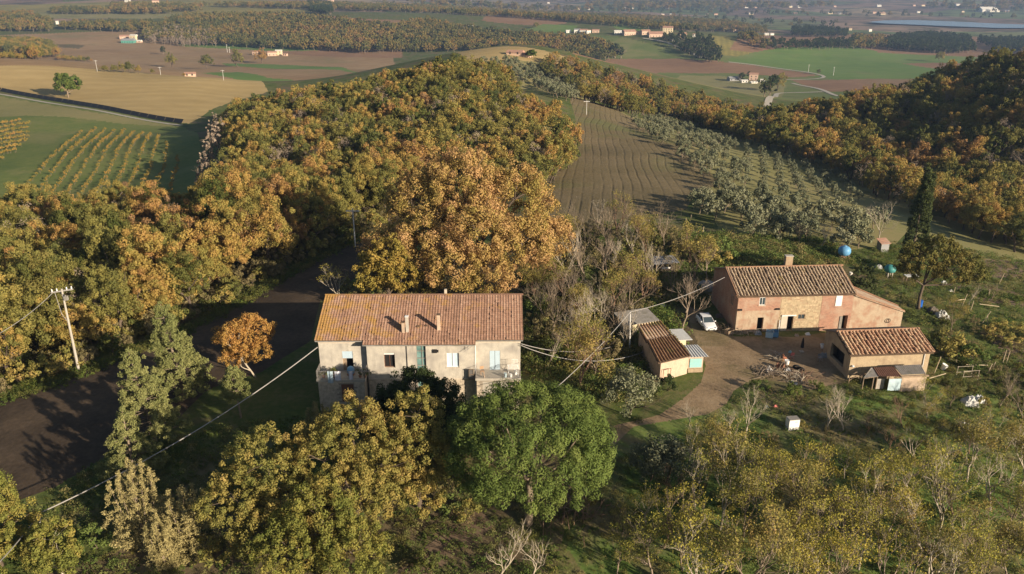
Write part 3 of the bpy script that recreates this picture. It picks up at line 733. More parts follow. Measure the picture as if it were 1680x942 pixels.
# left vineyard rows at the edge
vrow = [small_tree('vine', 240 + i, 1.6, .8, 8, 16, .16, 'leaf_gold', base=.2) for i in range(2)]
P = grid_pts([(-60,200),(48,196),(50,225),(20,250),(-60,300)], -330, -120, 230, 420, 9.0, .05, hh=1, seed=21, rot=-.25, sy=1.7)
vs_ = [single('grape_vine', vrow[i], P[i], i, 1, 'yellowed vine at the left edge beside the orchard', 'vine', 'vines at the left edge') for i in range(2)]
scatter('vineyard_rows', P[2:], vs_, 6, .8, 1.2, 'vineyard rows at the left edge beyond the wood')

# ---------------------------------------------------------------- far woods
fsrc_m = [oak_mesh('far_tree', 300 + i, 12, 5.0, 26, 16, .85, 'leaf_far', base=.05) for i in range(5)]
dsrc_m = [oak_mesh('far_evergreen', 320 + i, 12, 4.0, 26, 16, .7, 'leaf_dark', base=.05) for i in range(3)]
psrc_m = [oak_mesh('far_poplar', 330 + i, 12, 1.9, 26, 14, .4, 'twig', base=.02) for i in range(3)]
def far_mass(name, polys, y0, y1, step, meshes, label, seed, sc=(.8, 1.25), hh=5, kind='tree'):
    A = []
    for poly in polys:
        xs = [(p[0] - CX) / FPX for p in poly]
        A.append(grid_pts(poly, min(xs) * (y1 if min(xs) < 0 else y0) * 1.1 - 5, max(xs) * (y1 if max(xs) > 0 else y0) * 1.1 + 5, y0, y1, step, .48, hh=hh, seed=seed))
    P = np.concatenate(A)
    if len(P) < len(meshes) + 2: print('few points', name, len(P)); return
    rng = np.random.default_rng(seed); P = P[rng.permutation(len(P))]
    ss = [single(name.rstrip('s') + '_tree', me, p, 0, 1.0, w_ + ' ' + kind + ' of the ' + label, kind) for me, p, w_ in zip(meshes, P, ['bushy', 'broad', 'rounded', 'tall', 'ragged'])]
    scatter(name, P[len(meshes):], ss, seed, sc[0], sc[1], label)
far_mass('valley_wood', [[(235,48),(300,26),(400,24),(480,24),(560,32),(640,42),(700,34),(780,48),(850,55),(960,62),(1000,72),(1012,92),(960,96),(870,92),(830,80),(760,80),(600,82),(520,78),(400,74),(300,68),(235,62)]], 1150, 2000, 10.5, fsrc_m, 'brown and green wood across the valley', 31)
far_mass('ridge_wood', [[(330,8),(480,6),(560,7),(700,10),(850,17),(960,22),(1100,30),(1200,37),(1255,47),(1260,54),(1200,50),(1080,46),(1000,38),(900,30),(820,24),(700,18),(560,14)], [(180,6),(330,9),(330,16),(180,13)]], 1500, 2700, 13, fsrc_m, 'long ridge wood far behind the hamlet', 32)
far_mass('conifer_plantation', [[(1448,70),(1470,59),(1530,56),(1590,62),(1600,82),(1560,84),(1500,81),(1455,77)]], 1100, 2000, 9, dsrc_m, 'dark conifer plantation in the green valley', 33)
far_mass('dark_hedgerow', [[(1085,60),(1110,56),(1150,60),(1172,68),(1187,95),(1165,100),(1140,92),(1110,76)], [(1265,69),(1400,68),(1400,76),(1265,77)], [(1300,46),(1345,46),(1390,50),(1390,58),(1300,57)], [(1600,64),(1700,66),(1760,80),(1700,86),(1640,82)], [(500,-2),(545,8),(545,22),(510,18)]], 900, 2400, 11, dsrc_m, 'dark evergreen belts around the far hamlet', 34)
far_mass('field_hedgerow', [[(1215,55),(1235,58),(1268,74),(1262,82),(1240,74),(1210,62)], [(0,24),(40,20),(85,34),(85,48),(40,48),(-60,48),(-60,20)], [(85,15),(280,15),(280,20),(85,20)], [(100,38),(250,38),(250,50),(190,48),(100,44)], [(1400,62),(1450,62),(1450,76),(1400,76)]], 900, 2400, 12, fsrc_m[:3], 'hedges and tree clumps among the far fields', 35)
far_mass('small_hill_wood', [[(-60,62),(20,60),(60,64),(85,72),(95,88),(60,90),(0,80),(-60,80)]], 660, 1300, 8, [near_src[0], near_src[1]], 'golden wood behind the tan field', 36)
far_mass('poplar_stand', [[(235,50),(290,44),(352,54),(355,72),(300,72),(240,66)]], 1100, 1600, 8, psrc_m, 'bare pale poplar stand below the valley wood', 37)
far_mass('field_edge_bushes', [[(-60,90),(70,92),(70,95),(-60,94)], [(95,93),(150,97),(150,100),(95,97)]], 640, 1100, 6, [near_src[2], near_src[3]], 'low hedge on the crest of the tan field', 38, (.3, .5), 1.5, 'bush')
far_mass('plain_trees', [[(600,14),(1680,30),(1760,36),(1760,30),(1500,22),(1200,18),(600,6)], [(1100,24),(1400,38),(1400,44),(1300,42),(1100,30)], [(1430,52),(1760,52),(1760,60),(1430,58)]], 2000, 4200, 60, [fsrc_m[0], dsrc_m[0]], 'scattered trees of the distant plain', 39, (.7, 1.6))
P = grid_pts([(500,0),(1760,0),(1760,30),(500,12)], -1500, 3500, 2900, 5200, 42, .49, hh=5, seed=40)
P = P[(np.sin(P[:, 0] * .004 + 2 * np.sin(P[:, 1] * .003)) + np.sin(P[:, 1] * .009 + P[:, 0] * .002)) > .3]
fs2 = [single('distant_tree', fsrc_m[i], P[i], 0, 1, 'tree clump beyond the lake, far away', 'tree', 'tree clumps beyond the lake') for i in range(2)]
scatter('distant_wood', P[2:], fs2, 41, 1.2, 2.6, 'dark woods on the far shore of the lake')

for i, (px, Y, h) in enumerate([(334, 225, 9), (342, 232, 10), (350, 245, 11), (338, 215, 8), (356, 262, 12), (362, 275, 12), (346, 290, 10), (352, 305, 9), (330, 205, 7)]):
    x = (px - CX) / FPX * (Y * CP + 50 * SP); single('bare_poplar', psrc_m[i % 3], (x, Y, H(x, Y)), i, h / 12, 'pale bare poplar, %s from the bottom of the dark gully beside the domed wood' % ['second', 'third', 'fifth', 'first', 'sixth', 'seventh', 'eighth', 'last', 'lowest'][i], 'tree', 'pale bare poplars of the gully')
# single trees of the middle distance
def lone(px, py, hp, me, h0, name, label, rz=0, wide=1.0, group=None, **k):
    x, y, z = G(px, py, **k); d = proj(x, y, z)[2]; s = hp * d / FPX / .95 / h0
    return single(name, me, (x, y, z), rz, (s * wide, s * wide, s), label, 'tree', group)
lt = oak_mesh('lone_tree', 350, 12, 5.0, 70, 70, .42, 'leaf_green', base=.06)
lone(112, 160, 39, lt, 12, 'lone_tree', 'lone round green tree in the tan field', 0, 1.1, rmax=640)
for i, (px, py, hp, w, lb) in enumerate([(282,111,22,1,'rust brown round tree at the edge of the brown valley field'), (340,113,22,1.1,'yellow gold round tree right of the little ruined barn'), (391,110,26,1.1,'dark brown round tree with a long shadow, left of the pair'), (430,104,22,1.05,'olive brown round tree before the far pink farm')]):
    lone(px, py, hp, [near_src[4], near_src[0], mid_src[2], mid_src[1]][i], [11.5, 10.5, 12, 11][i], 'field_tree', lb, i, w, rmax=1400, rmin=640)
cypm = oak_mesh('cypress', 360, 10, 1.3, 40, 30, .3, 'leaf_cypress', base=.02, lump=.1, cr=(.4, .6))
lone(268, 89, 13, cypm, 10, 'field_cypress', 'small dark cypress alone in the brown valley field', 0, 1.9, rmin=640)
lone(1541, 101, 15, mid_src[3], 10, 'field_tree', 'round dark tree alone in the green wheat', 0, 1, rmin=640)
for i, (px, py, hp, lb) in enumerate([(1254,163,30,'tall dark tree left of the lane by the valley farm'), (1262,158,34,'tallest dark tree by the lane of the valley farm'), (1275,150,28,'broad dark tree right of the lane by the valley farm'), (1283,136,16,'small brown tree right of the valley farm'), (1343,122,8,'bush at the bend of the valley lane'), (1217,133,14,'cypress between the barn and the valley farmhouse'), (1228,128,10,'small tree left of the valley farmhouse')]):
    lone(px, py, hp, [dsrc_m[0], dsrc_m[1], mid_src[4], fsrc_m[0], fsrc_m[1], cypm, dsrc_m[2]][i], [12, 12, 11, 12, 12, 10, 12][i], 'farm_tree', lb, i, 1.0 if i != 5 else 2.2, rmin=640)
for i, (px, py, hp, w, lb) in enumerate([(170,104,10,1.4,'orange bush at the left of the hedge on the tan field crest'), (186,107,12,1.2,'dark green bush on the tan field crest'), (200,111,16,1.0,'bare pinkish tree on the tan field crest'), (212,112,18,.8,'tallest bare tree on the tan field crest'), (226,112,12,1.2,'orange bush at the right of the crest trees'), (249,113,8,1.3,'low green bush left of the little ruined barn'), (300,112,5,1.4,'dark bush beside the little ruined barn')]):
    lone(px, py, hp, near_src[i % 6], 10.5 + i % 3, 'crest_bush', lb, i, w, rmax=640)
for i, (px, py, hp, w) in enumerate([(1003,94,20,.5), (1009,95,24,.5), (1018,96,19,.5)]):
    lone(px, py, hp, cypm, 10, 'hedge_cypress', '%s cypress in the row of three below the hamlet' % ['left', 'middle, tallest', 'right'][i], i, 1.6, rmin=640)
lone(880, 46, 9, near_src[1], 11.5, 'field_tree', 'yellow tree at the corner of the far green field', 0, 1.3, rmin=800)
lone(872, 96, 14, lt, 12, 'villa_tree', 'dark green tree right of the hilltop villa', 1, 1.3, rmax=760)

# ---------------------------------------------------------------- far buildings
M['f_white'] = mat_plain('white render', (.72, .68, .60), .8, .06, 2); M['f_pink'] = mat_plain('pinkish render', (.60, .42, .31), .8, .1, 2)
M['f_cream'] = mat_plain('cream render', (.70, .58, .38), .8, .08, 2); M['f_roof'] = mat_plain('terracotta roof', (.40, .23, .16), .9, .2, 1.2)
M['f_green'] = mat_plain('green sheet', (.10, .30, .24), .5, .1, 1); M['f_dark'] = mat_plain('dark opening', (.03, .03, .03), .6, .2, 1)
M['f_grey'] = mat_plain('grey sheet', (.28, .28, .28), .6, .15, 1)
def far_house(px, py, wp, hp, label, wall='f_pink', roof='f_roof', rz=0.0, ratio=.7, pitch=.45, win=True, name='far_house', cat='house', group=None, **k):
    k.setdefault('rmin', 640)
    x, y, z = G(px, py, **k); d = proj(x, y, z)[2]; w = wp * d / FPX; h = hp * d / FPX * .8; dp = w * ratio
    t = empty(name, (x, y, z), rz, label, cat, group)
    MB().box((0, dp / 2, h / 2 - 1), (w, dp, h + 2)).build('wall', M[wall], t)
    rh = dp * .5 * pitch; o = .4; b = MB()
    a = [(-w/2-o, -o, h - .02), (w/2+o, -o, h - .02), (w/2+o, dp+o, h - .02), (-w/2-o, dp+o, h - .02), (-w/2-o, dp/2, h+rh), (w/2+o, dp/2, h+rh)]
    b.add(a, [(0, 1, 5, 4), (2, 3, 4, 5), (0, 4, 3), (1, 2, 5), (0, 3, 2, 1)]); b.build('roof', M[roof], t)
    if win and wp >= 7:
        n = max(2, int(w / 4)); me = None
        for fl in range(max(1, int(h / 3))):
            for j in range(n):
                q = MB().box((0, 0, 0), (1.1, .12, 1.5)) if me is None else None
                if q: ob = q.build('window', M['f_dark'], t); me = ob.data
                else: ob = link(bpy.data.objects.new('window', me), t)
                ob.location = ((j + .5) / n * w - w / 2, -.03, 1.6 + fl * 3.0)
    return t
FH = [(45,49,20,4,'long white shed beside the dark trees at the far left','f_white','f_white'),(94,40,4,6,'left one of two small white houses left of the pink cottage','f_white','f_white'),(103,40,6,6,'right one of two small white houses left of the pink cottage','f_white','f_roof'),
 (131,42,13,6,'pinkish cottage between the hedges at the far left','f_pink','f_roof'),(209,71,20,5,'green walled shed at the front of the valley farmstead','f_green','f_grey'),(218,66,11,9,'cream building behind the green shed','f_cream','f_white'),
 (204,64,14,5,'red roofed farmhouse left of the cream building','f_pink','f_roof'),(226,70,10,3,'low pink shed right of the green shed','f_pink','f_white'),(208,4,8,3,'white house on the far left skyline','f_white','f_white'),(255,5,10,4,'pale pink house on the far left skyline','f_pink','f_roof'),
 (430,74,9,3,'small white house left of the long pink farm','f_white','f_white'),(448,76,22,6,'long pink farm at the foot of the valley wood','f_pink','f_roof'),(470,76,8,5,'pink house at the right end of the valley wood foot','f_pink','f_roof'),(418,90,9,6,'dark red barn behind the olive brown field tree','f_pink','f_roof'),
 (446,92,13,7,'pink farmhouse right of the field trees','f_pink','f_roof'),(457,91,10,9,'cream house next to the pink farmhouse','f_cream','f_white'),(467,92,7,4,'low pink shed right of the cream house','f_pink','f_roof'),
 (432,10,7,4,'white villa on the wood top','f_white','f_roof'),(542,7,9,9,'pink tower house on the skyline','f_pink','f_roof'),(500,6,8,4,'pink house left of the tower house','f_pink','f_roof'),(570,11,9,3,'white roofed house on the far ridge','f_white','f_white'),
 (675,35,7,3,'little white house in the middle of the far wood','f_white','f_white'),(753,23,13,6,'white farmhouse on the crest beyond the wood','f_white','f_roof'),(760,47,7,5,'left one of two white houses in the wood gap','f_white','f_white'),(772,46,8,4,'right one of two white houses in the wood gap','f_white','f_white'),
 (933,54,8,4,'white outbuilding at the left end of the hamlet','f_white','f_white'),(947,54,10,6,'blue white house at the left end of the hamlet','f_white','f_grey'),(957,54,12,5,'red roofed white house of the hamlet','f_white','f_roof'),(966,55,7,6,'narrow white house of the hamlet','f_white','f_roof'),(977,54,11,5,'pink house before the brown trees of the hamlet','f_pink','f_roof'),
 (1014,56,12,5,'white house right of the brown trees of the hamlet','f_white','f_white'),(1034,58,20,7,'wide pink house in the middle of the hamlet','f_pink','f_roof'),(1048,57,8,5,'small pink house of the hamlet','f_pink','f_roof'),(1060,57,14,7,'pink farmhouse of the hamlet with a raised middle','f_pink','f_roof'),
 (1077,61,24,6,'long low pink house of the hamlet','f_pink','f_roof'),(1095,56,16,12,'tallest cream palazzo of the hamlet','f_cream','f_roof'),(1121,62,12,8,'pink house at the right end of the hamlet','f_pink','f_roof'),(1139,61,5,6,'narrow white house among cypresses','f_white','f_roof'),
 (1110,68,14,3,'pale wall below the palazzo','f_white','f_white'),(1202,52,13,4,'long pink roofed barn in the ridge wood','f_pink','f_roof'),(1218,53,6,4,'small white house beside the long barn','f_white','f_white'),(1258,58,7,3,'left one of two white sheds on the valley edge','f_white','f_white'),(1267,58,6,3,'right one of two white sheds on the valley edge','f_white','f_white'),
 (1236,132,14,12,'two storey pink farmhouse in the valley with white porch','f_pink','f_roof'),(1206,133,18,5,'dark grey barn left of the valley farmhouse','f_grey','f_grey'),(1222,136,10,4,'white shed in front of the valley farmhouse','f_white','f_white'),(1251,135,7,5,'white annex right of the valley farmhouse','f_white','f_white'),(1238,137,11,2,'low white wall in front of the valley farmhouse','f_white','f_white'),
 (1340,50,8,3,'pink house above the valley hedgerow','f_pink','f_roof'),(1448,24,10,2,'pale house on the lake shore hill','f_cream','f_roof'),(1506,59,9,3,'pink house behind the conifers','f_pink','f_roof'),(1520,60,7,3,'white house behind the conifers','f_white','f_white'),(1624,20,26,5,'large white factory hall above the lake','f_white','f_white'),
 (1428,52,5,4,'small white house before the lake','f_white','f_white'),(1395,50,5,4,'small cream house left of the lake','f_cream','f_roof')]
for i, f in enumerate(FH):
    far_house(f[0], f[1], f[2], f[3], f[4], f[5], f[6], rz=.25 * math.sin(i * 2.3))
for i in range(34):
    px = 900 + (i * 137.5) % 760; py = 6 + (i * 53) % 22
    far_house(px, py + (px - 900) * .004, 4 + i % 4, 2.5, 'tiny pale house scattered over the distant plain', ['f_white', 'f_cream', 'f_pink'][i % 3], ['f_roof', 'f_white'][i % 2], name='distant_house', win=False, group='tiny houses of the distant plain', rmin=2400)
far_house(310, 116, 16, 6, 'little ruined brick barn on the crest of the tan field', 'f_pink', 'f_roof', rz=.2, rmin=300, rmax=640)
v = far_house(843, 91, 26, 5, 'hilltop villa with low terracotta roofs behind the domed wood', 'f_pink', 'f_roof', rz=-.3, rmin=400, rmax=760, name='hilltop_villa')
far_house(858, 93, 20, 3.5, 'lower wing right of the hilltop villa', 'f_pink', 'f_roof', rz=-.5, rmin=400, rmax=760, name='villa_wing')
# lanes and utility poles of the valley
M['gravel'] = mat_plain('pale gravel', (.45, .40, .32), .95, .15, .5)
ribbon('valley_lane', M['gravel'], [(1195,102),(1230,105),(1290,114),(1340,121),(1360,124),(1362,127),(1330,131),(1290,131)], 4.5, .3, step=12)
ribbon('farm_lane', M['gravel'], [(1258,176),(1264,160),(1275,152),(1350,151)], 5.0, .3, step=12)
ribbon('field_lane', M['gravel'], [(1300,137),(1330,143),(1355,149),(1375,158)], 4.5, .3, step=12)
ribbon('hamlet_lane', M['gravel'], [(1055,63),(1080,66),(1100,70),(1125,82),(1150,95)], 5.0, .4, step=15)
M['pole'] = mat_plain('concrete pole', (.55, .53, .50), .8, .1, 2); M['wood_pole'] = mat_plain('weathered wooden post', (.36, .29, .21), .9, .25, 4)
def far_pole(px, py, hp, label, **k):
    x, y, z = G(px, py, **k); d = proj(x, y, z)[2]; h = hp * d / FPX / .95; r = max(.14, .00028 * d)
    t = empty('utility_pole', (x, y, z), 0, label, 'utility pole')
    MB().tube([(0, 0, -1), (0, 0, h)], [r, r * .7], 6).build('shaft', M['pole'], t)
    MB().box((0, 0, h - .5), (2.4, .2, .2)).build('crossarm', M['pole'], t)
for i, (px, py, hp, lb, k) in enumerate([(583,405,62,'grey pole at the tip of the dark field',{}),(962,188,22,'pole at the top of the tilled field, left of the olive',dict(rmax=600)),(158,108,17,'left pole on the tan field crest',dict(rmax=640)),(262,112,12,'second pole from the left on the tan field crest',dict(rmax=640)),(373,86,12,'left one of two white poles in the valley field',dict(rmin=640)),(377,87,9,'right one of two white poles in the valley field',dict(rmin=640)),(1367,124,13,'pole beside the bend of the valley lane',dict(rmin=640)),(1326,118,11,'pole in the wheat left of the lane bend',dict(rmin=640)),(367,132,16,'pole before the brown strip beyond the tan field',dict(rmax=640))]):
    far_pole(px, py, hp, lb, **k)
# black fence line along the tan field
M['black_net'] = mat_plain('black plastic sheet', (.012, .012, .014), .6, .2, 2); M['pale_strip'] = mat_plain('pale verge concrete', (.42, .38, .32), .9, .15, 1)
W = [hit(px, py, rmax=640, rmin=300) for px, py in ((-60,141),(0,150),(100,168),(200,186),(298,203))]
t = empty('solar_fence', (*W[0], 0), 0, 'long black panel fence between the tan field and the orchard', 'fence')
t.location = (0, 0, 0)
for (x0, y0), (x1, y1) in zip(W, W[1:]):
    n = int(math.hypot(x1 - x0, y1 - y0) / 6)
    for j in range(n):
        a = (x0 + (x1 - x0) * j / n, y0 + (y1 - y0) * j / n); b = (x0 + (x1 - x0) * (j + .96) / n, y0 + (y1 - y0) * (j + .96) / n)
        za, zb = H(*a) - .2, H(*b) - .2; nx, ny = (b[1] - a[1]), -(b[0] - a[0]); L = math.hypot(nx, ny); nx, ny = nx / L, ny / L
        q = MB(); q.slab([(a[0], a[1], za + .3), (b[0], b[1], zb + .3), (b[0] - nx * 1.6, b[1] - ny * 1.6, zb + 2.1), (a[0] - nx * 1.6, a[1] - ny * 1.6, za + 2.1)], .08)
        q.build('panel', M['black_net'], t)
ribbon('fence_verge', M['pale_strip'], [(-60,145),(0,154),(100,172),(200,190),(298,206)], 2.2, .12, rmax=640, step=8)
# ---------------------------------------------------------------- building materials
def mat_wall(name, base, stains=(.30, .25, .19), amt=.6, brick=None, scale=.45):
    m, nt = newmat(name); s = N(nt); v = s.obj()
    n1 = s.noise(v, scale, 6, .65); n2 = s.noise(v, scale * 8, 4, .6); n3 = s.noise(s.mapping(v, (1.6, 1.6, .35)), scale * 1.6, 5, .7)
    c = s.ramp(n2, [(.3, mul(base, .86)), (.7, mul(base, 1.1))])
    c = s.mix(s.math('MULTIPLY', s.ramp(n1, [(.46, 0), (.62, 1)]), amt), c, stains)
    c = s.mix(s.math('MULTIPLY', s.ramp(n3, [(.52, 0), (.68, 1)]), amt * .6), c, mul(stains, .7))
    h = n2
    if brick:
        bc1, bc2, mortar, bw, bh = brick
        vv = s.n('ShaderNodeCombineXYZ', ins={}); sp = s.n('ShaderNodeSeparateXYZ', ins={0: v})
        s.nt.links.new(s.math('ADD', sp.outputs[0], sp.outputs[1]), vv.inputs[0]); s.nt.links.new(sp.outputs[2], vv.inputs[1])
        b = s.n('ShaderNodeTexBrick', ins={'Vector': vv.outputs[0], 'Color1': (*bc1, 1), 'Color2': (*bc2, 1), 'Mortar': (*mortar, 1), 'Scale': 1.0, 'Mortar Size': .012, 'Brick Width': bw, 'Row Height': bh, 'Bias': 0.0})
        k = s.ramp(n1, [(.40, 1), (.60, .25)]); c = s.mix(k, c, b.outputs[0]); h = s.math('SUBTRACT', n2, s.math('MULTIPLY', b.outputs[1], .8))
    s.out(c, .92, s.bump(h, .6, .02), spec=.15); return m
M['plaster'] = mat_wall('stained beige plaster', (.52, .475, .40), (.34, .31, .275), .85, scale=.55)
M['plaster_band'] = mat_wall('pale plaster band', (.58, .50, .40), (.42, .36, .28), .4)
M['stone_mortar'] = mat_wall('stone wall mortar', (.34, .29, .23), (.24, .2, .16), .5, scale=1.5)
M['stone'] = mat_plain('pale limestone blocks', (.50, .42, .32), .92, .35, 2.3, bump=.02)
M['brick_wall'] = mat_wall('old red brick', (.40, .24, .165), (.46, .35, .26), .75, ((.44, .215, .14), (.27, .13, .09), (.48, .38, .29), .34, .10), scale=.6)
M['brick_plaster'] = mat_wall('patchy plaster over brick', (.45, .35, .25), (.36, .21, .14), .95, scale=.7)
M['rubble'] = mat_wall('yellow rubble stone wall', (.40, .31, .20), (.38, .25, .16), .8, scale=.8)
M['rubble_stone'] = mat_plain('rubble stones', (.46, .36, .23), .95, .35, 1.8, bump=.02)
M['barn_wall'] = mat_wall('tan barn plaster', (.44, .34, .22), (.30, .22, .15), .75, scale=.8)
M['shed_wall'] = mat_wall('pinkish cream shed plaster', (.55, .42, .31), (.40, .30, .22), .7, scale=.9)
def mat_tile(name, stops, lichen, lam, lx=None, scale=2.4):
    m, nt = newmat(name); s = N(nt); v = s.obj()
    a = s.n('ShaderNodeAttribute', attribute_name='tone').outputs['Fac']
    n = s.noise(v, scale, 5, .7)
    c = s.ramp(s.math('MULTIPLY_ADD', n, .35, s.math('MULTIPLY', a, .65)), stops)
    l = s.noise(v, .55, 7, .72)
    if lx:   # lichen grows thicker towards the left end of the roof
        sp = s.n('ShaderNodeSeparateXYZ', ins={0: v})
        l = s.math('ADD', l, s.math('MULTIPLY', s.ramp(s.math('MULTIPLY', sp.outputs[0], 1 / 22.0), [(0, .22), (.35, .09), (1, 0)]), 1.0))
    c = s.mix(s.math('MULTIPLY', s.ramp(l, [(lam, 0), (lam + .13, 1)]), .8), c, lichen)
    s.out(c, .92, s.bump(n, .4, .01), spec=.15); return m
M['tile_flat'] = mat_tile('interlocking terracotta tiles', [(.1, (.17, .10, .07)), (.5, (.28, .165, .115)), (.9, (.37, .245, .175))], (.33, .19, .05), .60, lx=True)
M['tile_old'] = mat_tile('old barrel tiles', [(.1, (.17, .125, .09)), (.4, (.31, .23, .16)), (.7, (.46, .36, .25)), (.95, (.36, .20, .13))], (.30, .23, .06), .58)
M['tile_warm'] = mat_tile('warm barrel tiles', [(.1, (.28, .16, .10)), (.4, (.46, .27, .17)), (.75, (.55, .40, .26)), (.95, (.50, .22, .12))], (.42, .27, .05), .62)
M['tile_moss'] = mat_tile('mossy dark tiles', [(.1, (.15, .09, .05)), (.5, (.27, .15, .08)), (.9, (.36, .21, .12))], (.20, .19, .05), .55)
M['tile_bed'] = mat_plain('dark channel tiles', (.13, .085, .055), .95, .3, 3)
M['lb_shutter'] = mat_plain('pale blue painted shutter', (.52, .64, .72), .55, .05, 3)
M['white_paint'] = mat_plain('white paint', (.78, .77, .74), .6, .05, 3)
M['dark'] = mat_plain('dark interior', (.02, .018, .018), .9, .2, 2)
M['brown_wood'] = mat_plain('brown painted wood', (.16, .075, .045), .8, .2, 3)
M['old_wood'] = mat_plain('weathered wood', (.30, .22, .15), .9, .3, 4)
M['iron'] = mat_plain('thin iron railing', (.30, .28, .26), .6, .2, 4, metal=.4)
mg, nt = newmat('window glass'); s = N(nt); s.out((.05, .07, .08), .12, None, spec=.6); M['glass'] = mg
mg, nt = newmat('green glass blocks'); s = N(nt); s.out(s.ramp(s.noise(s.obj(), 1.2, 4), [(.35, (.10, .19, .18)), (.65, (.20, .33, .31))]), .25, None, spec=.5); M['glass_block'] = mg
M['turq'] = mat_plain('turquoise painted boards', (.30, .58, .56), .6, .1, 3, dirt=((.45, .42, .36), .5))
M['blue_panel'] = mat_plain('pale blue sheet', (.45, .58, .64), .6, .08, 2, dirt=((.55, .52, .46), .3))
M['rust_sheet'] = mat_plain('rusty corrugated sheet', (.17, .085, .055), .85, .3, 2.5)
M['grey_sheet'] = mat_plain('grey fibre cement sheet', (.26, .24, .215), .9, .25, 2.5, dirt=((.14, .13, .08), .7))
M['pale_sheet'] = mat_plain('pale metal sheet', (.52, .52, .50), .6, .1, 2, dirt=((.36, .30, .22), .5))
M['concrete'] = mat_plain('concrete', (.42, .38, .32), .9, .15, 2, bump=.01)

def tile_roof(name, parent, O, Ud, Sd, W, L, cw, rl, kind, mat, seed=1, bed=None, jit=.02, sag=0.0):
    """real tiles in courses on a roof plane: O eave corner, Ud along the eave, Sd up the slope; L may be (left, right)"""
    rng = np.random.default_rng(seed); O = np.array(O, float); Ud = np.array(Ud, float); Sd = np.array(Sd, float)
    Ud /= np.linalg.norm(Ud); Sd /= np.linalg.norm(Sd); Nd = np.cross(Ud, Sd); Nd /= np.linalg.norm(Nd)
    nc = max(1, round(W / cw)); nr = max(1, round(L / rl)); cw = W / nc; rl = L / nr
    if kind == 'flat': prof = [(0, .012), (.08, .05), (.24, .05), (.34, .014), (.84, .014), (.92, .04), (1.0, .012)]
    else: prof = [(.5 - .5 * math.cos(a) * .58, .015 + math.sin(a) * cw * .36) for a in np.linspace(0, math.pi, 6)]
    k = len(prof); i, j = np.meshgrid(np.arange(nc), np.arange(nr)); i = i.ravel(); j = j.ravel(); n = len(i)
    du = rng.normal(size=n) * jit * (1 if kind != 'flat' else .25) + np.sin(j * .5 + i * .1) * jit * .5; dn = rng.random(n) * jit; ds = rng.normal(size=n) * jit
    dn = dn - sag * np.sin(math.pi * (i + .5) / nc) * (.6 + .4 * np.sin(i * .35)) * np.sin(math.pi * np.clip((j + .5) / nr, 0, 1)) ** .5 + (rng.random(n) < .03) * .05; ds = ds - (rng.random(n) < .04) * .07
    rows = []
    for end, s0, up in ((0, -.03, .028), (1, rl + .02, -.004)):
        for (a, h) in prof:
            sc = 1.0 if kind == 'flat' else (1.06 if end == 0 else .9)
            u = i * cw + .5 * cw + (a - .5) * cw * sc + du; sd = j * rl + s0 + ds; h_ = h * sc + up + dn
            rows.append(O + u[:, None] * Ud + sd[:, None] * Sd + h_[:, None] * Nd)
    for (a, h) in prof:      # underside edge at the lower end gives the tile its thickness
        u = i * cw + .5 * cw + (a - .5) * cw + du; sd = j * rl - .03 + ds
        rows.append(O + u[:, None] * Ud + sd[:, None] * Sd + (h + dn)[:, None] * Nd)
    Vx = np.stack(rows, 1).reshape(-1, 3); b = np.arange(n)[:, None, None] * 3 * k; q = np.arange(k - 1)[None, :, None]
    F1 = b + np.concatenate([q, q + 1, q + 1 + k, q + k], 2); F2 = b + np.concatenate([q + 2 * k, q + 1 + 2 * k, q + 1, q], 2)
    F = np.concatenate([F1.reshape(-1, 4), F2.reshape(-1, 4)])
    tone = np.repeat(np.clip(rng.random(n) * .5 + .5 * rng.random(nc)[i], 0, 1), 3 * k)
    o = link(bpy.data.objects.new(name, np_mesh(name, Vx, F, [M[mat]], None, tone)), parent); o['kind'] = 'stuff'
    if bed:
        P = [O, O + Ud * W, O + Ud * W + Sd * L, O + Sd * L]; mb = MB(); mb.slab([tuple(p - Nd * sag * 1.3) for p in P], .14); mb.build('roof_deck', M[bed], parent)
    return o
def stones(name, parent, x0, x1, z0, z1, y, sx, sz, mat, seed, holes=(), keep=1.0, d=.05):
    """coursed blocks standing proud of a wall face at y (facing -y)"""
    rng = np.random.default_rng(seed); mb = MB(); z = z0
    while z < z1 - .05:
        h = min(sz * rng.uniform(.75, 1.25), z1 - z); x = x0 - rng.random() * sx
        while x < x1:
            w = sx * rng.uniform(.6, 1.5); a, b = max(x, x0) + .012, min(x + w, x1) - .012; cx, cz = (a + b) / 2, z + h / 2
            if b - a > .06 and rng.random() < keep and not any(hx0 - .02 < b and a < hx1 + .02 and hz0 - .02 < z + h and z < hz1 + .02 for hx0, hx1, hz0, hz1 in holes):
                mb.box((cx, y, cz), (b - a, 2 * d * rng.uniform(.5, 1), h - .024), ry=rng.normal() * .02)
            x += w
        z += h
    o = mb.build(name, M[mat], parent); o['kind'] = 'stuff'; return o
def window(parent, x, z, w, h, y, frame='white_paint', pane='glass', name='window', sill=True, mull=1, label=None, inset=.10):
    f = MB(); t = .06
    f.box((x, y + inset * .3, z + h / 2 - t / 2), (w, .08, t)); f.box((x, y + inset * .3, z - h / 2 + t / 2), (w, .08, t))
    for sx in (-1, 1): f.box((x + sx * (w / 2 - t / 2), y + inset * .3, z), (t, .08, h - 2 * t))
    for k in range(mull): f.box((x + (k + 1) / (mull + 1) * w - w / 2, y + inset * .3, z), (t * .8, .07, h - 2 * t))
    fr = f.build(name, M[frame], parent); tag(fr, label)
    MB().box((x, y + inset * .3 + .03, z), (w - .1, .02, h - .1)).build('pane', M[pane], fr)
    if sill: MB().box((x, y - .08, z - h / 2 - .04), (w + .16, .22, .06)).build('sill', M['plaster_band'], fr)
    return fr
